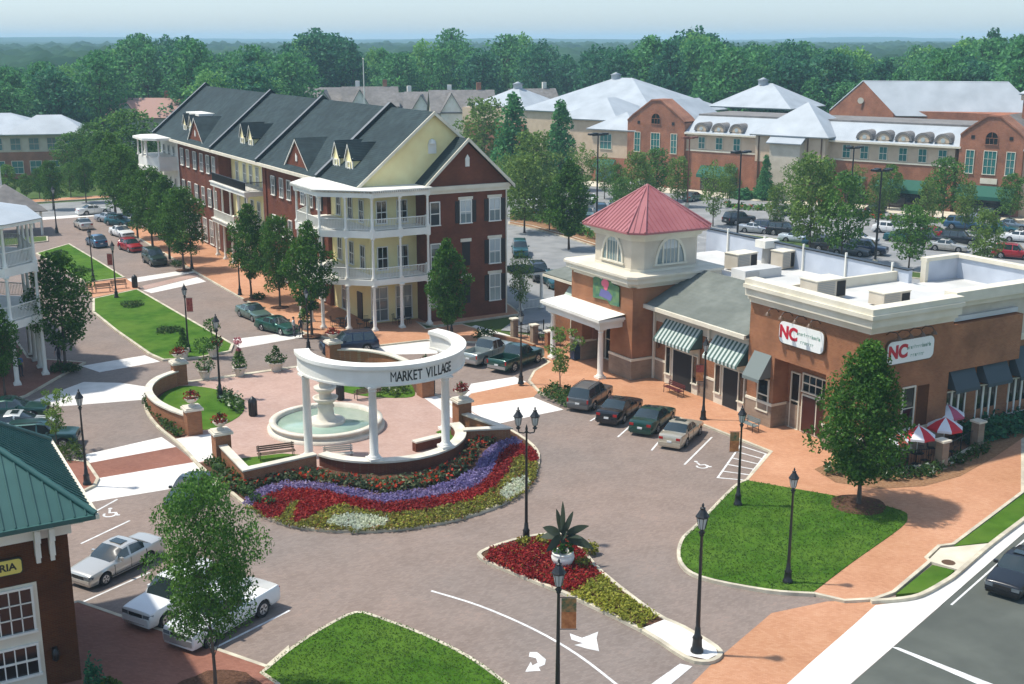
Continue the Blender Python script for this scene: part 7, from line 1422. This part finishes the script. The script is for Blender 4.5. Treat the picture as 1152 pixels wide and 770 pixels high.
put_car('sedan', 94, 257, 92, SIL, 'silver saloon driving away behind the blue car', group='cars along the main street')
put_car('sedan', 105, 241, 8, WHT, 'white saloon turning across the far end of the street', group='cars along the main street')
put_car('sedan', 124, 250, -60, ('mist', (.40, .42, .44), .5), 'pale grey saloon parked past the silver one', group='cars along the main street')
put_car('hatch', 134, 254, -60, TEAL, 'teal hatchback parked by the far street trees', group='cars along the main street')
put_car('sedan', 137, 266, -80, WHT, 'white saloon half hidden by street trees behind the red car', group='cars along the main street')
put_car('sedan', 214, 562, 236, ('charcoal', (.02, .035, .035), .4), 'charcoal saloon behind the foreground tree at the edge of the near white crosswalk', group='moving cars', sc=.92)
put_car('sedan', 14, 470, -20, DGR, 'dark green saloon at the left edge, farthest of the left trio', group='cars at the left edge')
put_car('sedan', 22, 487, -20, ('pearl', (.62, .66, .64), .3), 'pale car in the middle of the left trio', group='cars at the left edge')
put_car('suv', 48, 502, -20, ('deep_teal', (.03, .09, .085), .5), 'dark teal wagon nearest the sapling', group='cars at the left edge', sc=.95)
put_car('sedan', 0, 0, math.degrees(math.atan2(-dy, -dx)), BLK, 'black saloon on the main road approaching at the right edge', group='moving cars', pos=g(1146, 655))
LOT = [
 ('suv', 585, 287, -118, TEAL, 'teal wagon in the lane right of the brick gable wing'), ('hatch', 623, 322, -110, TEAL, 'teal hatchback parked by the shop rear wing'), ('suv', 606, 314, -110, BLK, 'black car parked left of the teal hatchback'), ('sedan', 609, 243, -118, BLK, 'black saloon in the car park near the lime tree'), ('sedan', 624, 240, -118, GRY, 'dark grey saloon right of the black one near the lime tree'),
 ('hatch', 613, 213, -118, WHT, 'white van-like car far behind the dark evergreen'), ('sedan', 660, 245, -118, SAGE, 'sage car left of the red roof'), ('suv', 676, 243, -118, BLUE, 'blue-grey wagon left of the red roof'), ('sedan', 664, 228, -118, WHT, 'white saloon behind the blue-grey wagon'),
 ('suv', 831, 252, 0, BLK, 'black wagon crossing the car park right of the red roof'), ('sedan', 850, 262, -60, ('fog', (.45, .48, .50), .5), 'pale grey saloon at the left end of the car park row'), ('suv', 866, 263, -60, NAVY, 'navy wagon in the car park row behind the roof'), ('suv', 883, 265, -60, BLK, 'black wagon third in the car park row'), ('sedan', 897, 273, -60, ('ice', (.6, .66, .7), .3), 'light blue-white saloon in the row behind the roof'),
 ('suv', 935, 283, -60, BLK, 'black wagon under the green car park tree'), ('sedan', 955, 287, -60, GRY, 'grey saloon at the foot of the green car park tree'), ('sedan', 925, 277, -60, BLUE, 'blue saloon between the two car park trees'), ('hatch', 1000, 262, -60, WHT, 'white hatchback right of the light mast'), ('hatch', 1053, 268, -60, REDP, 'red hatchback in the far car park row'), ('suv', 1043, 275, -60, BLK, 'black wagon next to the red hatchback'),
 ('suv', 1083, 258, -60, BLUE, 'blue wagon behind the lime tree at the right'), ('suv', 1079, 275, -60, BLK, 'black wagon beside the lime tree at the right'), ('sedan', 1125, 262, -60, TEAL, 'teal saloon near the right picture edge'), ('sedan', 1148, 272, -60, WHT, 'white saloon at the right picture edge'), ('sedan', 1097, 246, 30, WHT, 'white saloon parked before the green awning of the right bay'), ('suv', 1113, 246, 30, BLK, 'black wagon parked before the green awning of the right bay'), ('sedan', 1137, 258, -60, ('slate', (.2, .25, .28), .5), 'slate blue saloon behind the white one at the right edge'), ('hatch', 722, 212, -60, WHT, 'white hatchback by the far left gabled bay'),
 ('sedan', 600, 228, -118, WHT, 'white saloon beneath the pale green tree by the apartments'), ('suv', 590, 222, -118, GRY, 'grey wagon beneath the pale green tree by the apartments'), ('sedan', 690, 238, -118, ('frost', (.55, .6, .66), .3), 'frost blue saloon close to the left slope of the red roof'), ('sedan', 646, 222, -118, SIL, 'silver saloon behind the tall conical evergreen'), ('hatch', 780, 226, 20, SAGE, 'sage hatchback near the rust-brown mast'),
 ('sedan', 966, 274, -60, WHT, 'white saloon behind the thin dark mast'), ('suv', 975, 286, -60, NAVY, 'navy wagon near the foot of the tall light mast'), ('sedan', 1016, 272, -60, TEAL, 'teal saloon partly behind the round car park tree'), ('hatch', 1029, 270, -60, WHT, 'white hatchback left of the black wagon and the red car'), ('sedan', 1065, 282, -60, SIL, 'silver saloon in the nearest row by the lime tree'), ('sedan', 1122, 286, -60, WHT, 'white saloon right of the lime tree in the nearest row'), ('suv', 1140, 291, -60, REDP, 'red wagon in the nearest row at the right edge'), ('sedan', 985, 240, 20, BLK, 'black saloon on the drive before the dark green awnings'), ('hatch', 880, 242, 20, SIL, 'silver hatchback on the drive below the beige pavilion')]
for k, px, py, d, c, lb in LOT: put_car(k, px, py, d, c, lb, group='cars in the rear car park')
# tall masts in the car park
def mast(px, b, t_, label, heads=4, m=M_BLACK):
    q = g(px, b); h = zat(q[0], q[1], t_); t = thing('light_mast', label, 'light mast', (q[0], q[1], 0), 0, 'car park light masts'); mb = MB(); mb.cyl((0, 0, 0), (0, 0, .8), .3, None, 10, M_CREAMC); mb.build('footing', t); mb = MB(); mb.cyl((0, 0, .8), (0, 0, h - .2), .14, .09, 8, m); mb.box(-.9, .9, -.05, .05, h - .35, h - .2, m); mb.build('pole', t)
    for s in (-1.1, 1.1): mb = MB(); mb.box(s - .35, s + .35, -.3, .3, h - .25, h, m); mb.build('lamp_head', t)
    for s in (-.6, .6): mb = MB(); mb.box(-.25, .25, s - .3, s + .3, h - .25, h, m); mb.build('lamp_head', t)
M_RUST = mat('rust_brown_paint', (.20, .07, .04), .6)
mast(984, 300, 190, 'tall dark four-headed light mast behind the restaurant roof'); mast(829, 275, 170, 'tall dark light mast right of the red roof'); mast(773, 234, 154, 'rust-brown light mast behind the red roof', m=M_RUST); mast(671, 262, 150, 'dark light mast left of the red roof'); mast(955, 250, 165, 'thin dark mast before the beige pavilion')
# low kerb side fittings of the store fronts: benches
q = g(765, 440, .3); bench('park_bench', q[0] - .6, q[1], R(-90), 'dark red bench under the first striped awning', 1.9, mat('dark_red_timber', (.10, .02, .02), .5), z=.12); q = g(850, 480, .3); bench('park_bench', q[0] - .5, q[1], R(-90), 'small grey bench under the slate awning', 1.3, M_SLATE, z=.12)
# ================================================================== patios and people
def fence(pts, label, h=1.05, z=.12, name='iron_fence', gap=.16):
    mid = pts[len(pts) // 2]; t = thing(name, label, 'fence', (mid[0], mid[1], z), world=True); mb = MB()
    for a, b in zip(pts, pts[1:]):
        A_ = Vector((*a, z)); B_ = Vector((*b, z)); d = B_ - A_; n = max(1, int(d.length / gap))
        for zz in (.12, h - .05): mb.cyl(A_ + Vector((0, 0, zz)), B_ + Vector((0, 0, zz)), .022, None, 5, M_BLACK, False)
        for i in range(n): q = A_ + d * (i + .5) / n; mb.cyl(q + Vector((0, 0, .1)), q + Vector((0, 0, h + .03)), .011, None, 4, M_BLACK, False)
    mb.build('railing', t)
    mb = MB()
    for a in pts: mb.box(a[0] - .035, a[0] + .035, a[1] - .035, a[1] + .035, z, z + h + .1, M_BLACK)
    mb.build('posts', t); return t
def stone_post(x, y, label, h=1.7, w=.55, m=None, z=.12):
    t = thing('fence_pillar', label, 'pillar', (x, y, z), group='masonry pillars of the patio fences'); mb = MB(); mb.box(-w / 2, w / 2, -w / 2, w / 2, 0, h, m or M_BRICKT); mb.build('shaft', t); mb = MB(); k = w / 2 + .09; mb.box(-k, k, -k, k, h, h + .12, M_TRIM); mb.build('cap', t)
def table(x, y, label, z=.12, group='round patio tables'):
    t = thing('patio_table', label, 'table', (x, y, z), group=group); mb = MB(); mb.lathe([(.42, .70), (.43, .72), (.42, .74), (0, .74)], (0, 0, 0), 16, M_BLACK); mb.build('tabletop', t); mb = MB(); mb.cyl((0, 0, 0), (0, 0, .72), .035, None, 8, M_BLACK); mb.lathe([(.26, 0), (.24, .03), (.04, .06)], (0, 0, 0), 12, M_BLACK); mb.build('leg', t); return t
def chair_proto():
    t = thing('patio_chair', '', 'chair'); mb = MB(); mb.box(-.21, .21, -.21, .21, .44, .47, M_BLACK); mb.build('seat', t); mb = MB()
    for k in range(5): mb.cyl((-.17 + k * .085, .21, .47), (-.17 + k * .085, .28, .88), .011, None, 4, M_BLACK)
    mb.cyl((-.21, .28, .88), (.21, .28, .88), .018, None, 6, M_BLACK); mb.build('backrest', t)
    for a in (-.19, .19):
        for b in (-.19, .19): mb = MB(); mb.cyl((a, b, 0), (a * .95, b * .95, .45), .015, None, 5, M_BLACK); mb.build('leg', t)
    return t
chp = chair_proto(); cu = [0]
def chair(x, y, rz, label, z=.12, group='black patio chairs'):
    t = chp if not cu[0] else copy_tree(chp); cu[0] = 1; t.location = (x, y, z); t.rotation_euler = (0, 0, rz); tag(t, label, 'chair', group); return t
def umbrella(x, y, h, r, tilt, c1, c2, label, z=.12):
    t = thing('patio_umbrella', label, 'umbrella', (x, y, z), tilt, 'red and white patio umbrellas'); mb = MB(); n = 8
    for k in range(n):
        a0, a1 = 2 * math.pi * k / n, 2 * math.pi * (k + 1) / n; m = c1 if k % 2 else c2; am = (a0 + a1) / 2
        P0 = (0, 0, h); P1 = (r * .55 * math.cos(a0), r * .55 * math.sin(a0), h - .28); P2 = (r * .55 * math.cos(a1), r * .55 * math.sin(a1), h - .28); P3 = (r * math.cos(a0), r * math.sin(a0), h - .62); P4 = (r * math.cos(a1), r * math.sin(a1), h - .62)
        Pm = (r * .93 * math.cos(am), r * .93 * math.sin(am), h - .60); mb.add([P0, P1, P2], [(0, 1, 2)], m); mb.add([P1, P3, Pm, P4, P2], [(0, 1, 2, 3, 4)], m); mb.add([P3, Pm, P4, (P4[0], P4[1], P4[2] - .14), (Pm[0], Pm[1], Pm[2] - .14), (P3[0], P3[1], P3[2] - .14)], [(0, 5, 4, 1), (1, 4, 3, 2)], m)
    mb.lathe([(.04, 0), (.05, .05), (0, .1)], (0, 0, h), 8, M_WHITE); mb.build('canopy', t); mb = MB(); mb.cyl((0, 0, 0), (0, 0, h), .025, None, 8, M_WHITE); mb.build('pole', t)
M_UR = mat('umbrella_red', (.55, .02, .035), .7); M_UW = mat('umbrella_white', (.76, .76, .78), .7); M_UP = mat('umbrella_faded_red', (.50, .10, .16), .7)
def gp(px, py, z=.12): return g(px, py, z)
fp = [gp(930, 505), gp(960, 522), gp(1000, 528), gp(1058, 522), gp(1098, 500), gp(1085, 483)]
mb = MB(); fp2 = [gp(1000, 530), gp(1058, 525), gp(1101, 502)]; mb.band(fp2, -.12, .12, .12, .32, M_CREAMC, closed=False); w0 = mb.build('low_wall'); solo(w0, 'low pale kerb wall under the black fence round the umbrella patio', 'wall')
fence([gp(985, 528), gp(1020, 528), gp(1056, 524), gp(1080, 511), gp(1099, 501)], 'black iron fence round the umbrella patio', 1.1, .2)
for px, py, lb in ((1058, 527, 'beige masonry pillar at the near corner of the umbrella patio'), (1098, 504, 'beige masonry pillar at the right end of the umbrella patio')): q = gp(px, py); stone_post(q[0], q[1], lb)
for (px, py, c1, c2, r, lb) in ((1030, 522, M_UR, M_UW, 1.05, 'red and white umbrella in the middle of the patio group'), (1060, 512, M_UR, M_UW, 1.1, 'red and white umbrella nearest the masonry corner pillar'), (1062, 496, M_UP, M_UW, 1.15, 'faded pink and white umbrella against the restaurant wall'), (1002, 528, mat('umbrella_rust', (.32, .06, .03), .7), M_UW, .95, 'rust and white umbrella left of the group, behind leaves')):
    q = gp(px, py); umbrella(q[0], q[1], 2.45, r, .3, c1, c2, lb); table(q[0], q[1], 'round black table under the ' + lb.split(' umbrella')[0] + ' umbrella')
    for k in range(3): a = k * 2.09 + .5; chair(q[0] + .72 * math.cos(a), q[1] + .72 * math.sin(a), a - math.pi / 2, 'black metal chair at the tables under the umbrellas', group='black chairs under the patio umbrellas')
# patio of the tower shop
pf = [gp(577, 387), gp(603, 384), gp(631, 398), gp(655, 404), gp(668, 408)]; pf = [(50.0, 86.2), (50.3, 83.5), (50.2, 81.0), (51.4, 79.3)]
fence(pf, 'black iron fence of the patio beside the entrance canopy'); fence([(50.0, 86.2), (53.2, 86.6)], 'short black fence at the lane end of the shop patio')
for (x, y, lb) in ((50.0, 86.2, 'masonry pillar at the lane corner of the shop patio'), (50.3, 83.4, 'masonry pillar in the middle of the shop patio fence'), (50.2, 80.9, 'brick pillar beside the young tree at the shop patio')): stone_post(x, y, lb, 1.6, .5, M_BRICKO if 'brick' in lb else M_BRICKT)
bw = MB(); bw.band([(48.4, 87.0), (49.3, 84.5), (49.5, 82.0)], -.15, .15, .12, .5, M_BRICKO, closed=False); solo(bw.build('low_wall'), 'low curved brick planter wall in front of the shop patio', 'wall')
tb = [(51.6, 85.0), (51.5, 82.4), (52.9, 83.8)]
for i, (x, y) in enumerate(tb):
    table(x, y, ('round black table at the lane end of the shop patio', 'round black table nearest the entrance canopy', 'round black table against the rear wing wall')[i])
    for k in range(3): a = k * 2.09 + i; chair(x + .68 * math.cos(a), y + .68 * math.sin(a), a - math.pi / 2, 'black metal chair on the shop patio by the canopy', group='black chairs on the shop patio')
t = thing('closed_umbrella', 'tall dark closed umbrella standing in the shop patio', 'umbrella', (51.5, 82.4, .12)); mb = MB(); mb.lathe([(.03, 0), (.03, .9)], (0, 0, 0), 8, M_BLACK); mb.build('pole', t); mb = MB(); mb.lathe([(.30, .95), (.24, 1.3), (.12, 2.2), (.05, 2.7), (0, 2.75)], (0, 0, 0), 10, mat('dark_umbrella_cloth', (.03, .03, .04), .8)); mb.build('canopy', t)
t = thing('collection_box', 'dark blue box beside the entrance under the white canopy', 'box', (50.55, 77.4, .12)); mb = MB(); mb.box(-.3, .3, -.3, .3, .1, 1.1, mat('dark_blue_box', (.02, .04, .08), .5)); mb.build('body', t); mb = MB(); mb.lathe([(.34, 1.1), (.3, 1.25), (.0, 1.36)], (0, 0, 0), 10, MATS['dark_blue_box']); mb.build('lid', t)
# tables under the corner porch
for i, (x, y) in enumerate(((38.6, 97.6), (40.4, 95.9), (43.6, 95.4))):
    table(x, y, ('round black table under the porch, farthest along the street side', 'round black table at the porch corner', 'round black table under the porch by the shop windows')[i])
    for k in range(3): a = k * 2.09 + .9 * i + .3; chair(x + .66 * math.cos(a), y + .66 * math.sin(a), a - math.pi / 2, 'black metal chair under the corner porch', group='black chairs under the corner porch')
# ---- people
def person(x, y, z, rz, label, top, legs, skin, hair, pose='stand', h=1.74, shoes=(.03, .03, .03), group=None):
    k = h / 1.74; V = []; E_ = []; Rr = []
    def v(p, r, par=None):
        V.append(Vector(p) * k); Rr.append((r * k, r * k)); i = len(V) - 1
        if par is not None: E_.append((par, i))
        return i
    sit = pose == 'sit'; pz = .55 if sit else .95
    pel = v((0, 0, pz), .135); wa = v((0, .01, pz + .17), .115, pel); ch = v((0, .0, pz + .36), .145, wa); ub = v((0, .01, pz + .46), .12, ch); ne = v((0, 0, pz + .55), .052, ub); jaw = v((0, -.02, pz + .62), .072, ne); hd = v((0, -.01, pz + .70), .092, jaw); tp = v((0, .0, pz + .76), .07, hd)
    v((0, -.115, pz + .675), .014, hd)
    for s in (-1, 1):
        hip = v((s * .1, 0, pz - .06), .088, pel)
        if sit: kn = v((s * .12, -.42, .50), .062, hip); an = v((s * .12, -.44, .09), .042, kn); toe = v((s * .12, -.6, .035), .036, an)
        else:
            st = .10 * s if pose == 'walk' else .02 * s
            kn = v((s * .1, -st * .9 - .02, .50), .062, hip); an = v((s * .1, st * 1.4, .09), .042, kn); toe = v((s * .12, st * 1.4 - .17, .035), .036, an)
        sh = v((s * .18, .01, pz + .43), .062, ub)
        if sit: el = v((s * .23, -.08, pz + .17), .043, sh); wr = v((s * .14, -.3, pz + .18), .028, el); dv = Vector((-.2 * s, -.9, .0))
        else: el = v((s * .235, .02 + .08 * s * (pose == 'walk'), pz + .15), .043, sh); wr = v((s * .245, -.08 + .14 * s * (pose == 'walk'), pz - .08), .028, el); dv = Vector((0, -.15, -1))
        dv.normalize(); W_ = V[wr] / k; pm = v(W_ + dv * .07, .031, wr)
        for f in range(4): a = v(W_ + dv * .115 + Vector((0 if not sit else (f - 1.5) * .02, (f - 1.5) * .02 if not sit else 0, 0)), .0095, pm); v(W_ + dv * (.155 + (.012 if f in (1, 2) else 0)) + Vector((-s * .012, (f - 1.5) * .018 if not sit else 0, -.01)), .008, a)
        v(W_ + dv * .09 + Vector((-s * .03, -.035, 0)), .010, pm)
    me = bpy.data.meshes.new('person'); me.from_pydata([tuple(p) for p in V], E_, []); o = bpy.data.objects.new('person', me); COL.objects.link(o); m = o.modifiers.new('skin', 'SKIN'); m.use_smooth_shade = True
    for i, r in enumerate(Rr): me.skin_vertices[0].data[i].radius = r
    me.skin_vertices[0].data[0].use_root = True; s2 = o.modifiers.new('sub', 'SUBSURF'); s2.levels = 1; s2.render_levels = 1
    bpy.context.view_layer.update(); dg = bpy.context.evaluated_depsgraph_get(); m2 = bpy.data.meshes.new_from_object(o.evaluated_get(dg)); bpy.data.objects.remove(o)
    for q, c in (('skin', skin), ('top', top), ('legs', legs), ('shoes', shoes)): m2.materials.append(mat('%s_%s' % (q, '_'.join('%02d' % int(v_ * 99) for v_ in c)), c, .8))
    for p in m2.polygons:
        c = p.center / k; p.use_smooth = True; side = abs(c.x)
        if c.z > pz + .535: mi = 0
        elif c.z < .075: mi = 3
        elif sit and (c.y < -.22 and c.z > .62): mi = 0
        elif side > .17 and c.z < pz + .16 and not sit: mi = 0
        elif (c.z > pz + .04 and not (sit and c.y < -.2 and c.z < .6)): mi = 1
        else: mi = 2
        p.material_index = mi
    o = bpy.data.objects.new('person', m2); COL.objects.link(o); o.location = (x, y, z); o.rotation_euler = (0, 0, rz); tag(o, label, 'person', group)
    mb = MB(); mb.lathe([(.103 * k, -.03 * k), (.112 * k, .02 * k), (.10 * k, .07 * k), (.06 * k, .11 * k), (0, .125 * k)], (0, .018 * k, (pz + .71) * k), 12, mat('hair_%d' % int(hair[0] * 999), hair, .9)); mb.build('hair', o)
    mb = MB()
    for s in (-1, 1): mb.box(s * .034 * k - .012 * k, s * .034 * k + .012 * k, -.108 * k, -.095 * k, (pz + .69) * k, (pz + .705) * k, M_DARK)
    mb.box(-.025 * k, .025 * k, -.103 * k, -.09 * k, (pz + .625) * k, (pz + .633) * k, mat('lips', (.35, .1, .09), .6)); mb.build('face', o); return o
SK = (.46, .27, .19); q = gp(24, 424); person(q[0], q[1], .12, .4, 'person in a blue shirt and dark trousers standing behind the left porch column', (.08, .16, .34), (.03, .03, .04), SK, (.04, .025, .02))
q = gp(67, 410); person(q[0], q[1], .12, -.6, 'person in dark clothes beside the tree by the left porch house', (.04, .04, .05), (.03, .03, .035), SK, (.05, .03, .02), 'walk')
q = gp(331, 379); person(q[0], q[1], .12, .8, 'person in a white top standing at the kerb by the street tree', (.62, .60, .56), (.08, .08, .1), SK, (.05, .03, .02))
q = gp(339, 379); person(q[0], q[1], .12, -.8, 'person in black standing at the kerb by the street tree', (.02, .02, .022), (.025, .025, .03), SK, (.03, .02, .015))
for (x, y, rz, c, lb) in ((39.1, 96.95, R(-40), (.42, .50, .55), 'seated person in a pale blue top at the porch table, left'), (41.05, 95.6, R(-70), (.45, .52, .55), 'seated person in a pale blue top at the porch corner table'), (51.0, 84.6, R(70), (.05, .05, .06), 'seated person in dark clothes on the shop patio')): person(x, y, .12, rz, lb, c, (.04, .045, .06), SK, (.05, .03, .02), 'sit')
# ------------------------------------------------------------------ camera, light, air
cam = bpy.data.cameras.new('camera'); co = bpy.data.objects.new('camera', cam); COL.objects.link(co); SC.camera = co
co.location = (0, 0, CAMH); co.rotation_euler = (math.pi / 2 - TH, 0, R(-30)); cam.sensor_width = 36; cam.sensor_fit = 'HORIZONTAL'; cam.lens = 36 * F / 1152; cam.clip_start = .5; cam.clip_end = 12000
SUN_AZ, SUN_EL = -84.0, 62.0   # compass angle from the camera's forward direction
sa_ = R(SUN_AZ - (-30)) ; sdir = Vector((math.sin(R(SUN_AZ)) , math.cos(R(SUN_AZ)), 0))
sx, sy = cam2(sdir.x, sdir.y); sv = Vector((sx * math.cos(R(SUN_EL)), sy * math.cos(R(SUN_EL)), math.sin(R(SUN_EL))))
sl = bpy.data.lights.new('sun', 'SUN'); sl.energy = 2.75; sl.angle = R(2.0); sl.color = (1, .95, .86); so = bpy.data.objects.new('sun', sl); COL.objects.link(so); so.location = (0, 0, 60)
so.rotation_euler = sv.to_track_quat('Z', 'Y').to_euler()
w = bpy.data.worlds.new('World'); SC.world = w; w.use_nodes = True; nt = w.node_tree; bg = nt.nodes['Background']; sk = nt.nodes.new('ShaderNodeTexSky'); sk.sky_type = 'NISHITA'; sk.sun_disc = False
sk.sun_elevation = R(SUN_EL); sk.sun_rotation = math.atan2(sv.x, sv.y); sk.air_density = 1.0; sk.dust_density = .6; sk.ozone_density = 1.8; sk.altitude = 200
tn = nt.nodes.new('ShaderNodeMix'); tn.data_type = 'RGBA'; tn.blend_type = 'MULTIPLY'; tn.inputs[0].default_value = 1
tg = nt.nodes.new('ShaderNodeTexCoord'); sz = nt.nodes.new('ShaderNodeSeparateXYZ'); rp_ = nt.nodes.new('ShaderNodeValToRGB'); nt.links.new(tg.outputs['Generated'], sz.inputs[0]); nt.links.new(sz.outputs['Z'], rp_.inputs['Fac'])
e_ = rp_.color_ramp.elements; e_[0].position = .0; e_[0].color = (.43, .50, .66, 1); e_[1].position = .30; e_[1].color = (1.0, .91, .78, 1); nt.links.new(rp_.outputs['Color'], tn.inputs[7]); nt.links.new(sk.outputs[0], tn.inputs[6]); nt.links.new(tn.outputs[2], bg.inputs[0]); bg.inputs[1].default_value = .15
hz = MB(); hz.box(-4200, 4200, -600, 5600, -1.5, 48, M_DARK); ho = hz.build('haze'); ho['kind'] = 'stuff'; ho['label'] = 'pale summer haze hanging over the distance'
hm = bpy.data.materials.new('haze_air'); hm.use_nodes = True; n = hm.node_tree.nodes; n.remove(n['Principled BSDF']); pv = n.new('ShaderNodeVolumePrincipled'); pv.inputs['Color'].default_value = (.55, .80, 1.0, 1); pv.inputs['Density'].default_value = .00028; pv.inputs['Anisotropy'].default_value = .0
hm.node_tree.links.new(pv.outputs[0], n['Material Output'].inputs['Volume']); ho.data.materials.clear(); ho.data.materials.append(hm); ho.display_type = 'WIRE'
SC.render.engine = 'CYCLES'; SC.cycles.use_denoising = True; SC.cycles.max_bounces = 6; SC.cycles.diffuse_bounces = 2; SC.cycles.glossy_bounces = 2; SC.cycles.transmission_bounces = 2; SC.cycles.volume_bounces = 2; SC.cycles.transparent_max_bounces = 6
SC.cycles.use_adaptive_sampling = True; SC.cycles.adaptive_threshold = .02
SC.view_settings.view_transform = 'Standard'; SC.view_settings.look = 'None'; SC.view_settings.gamma = 1; SC.view_settings.exposure = .85; SC.view_settings.use_curve_mapping = False
SC.render.film_transparent = False
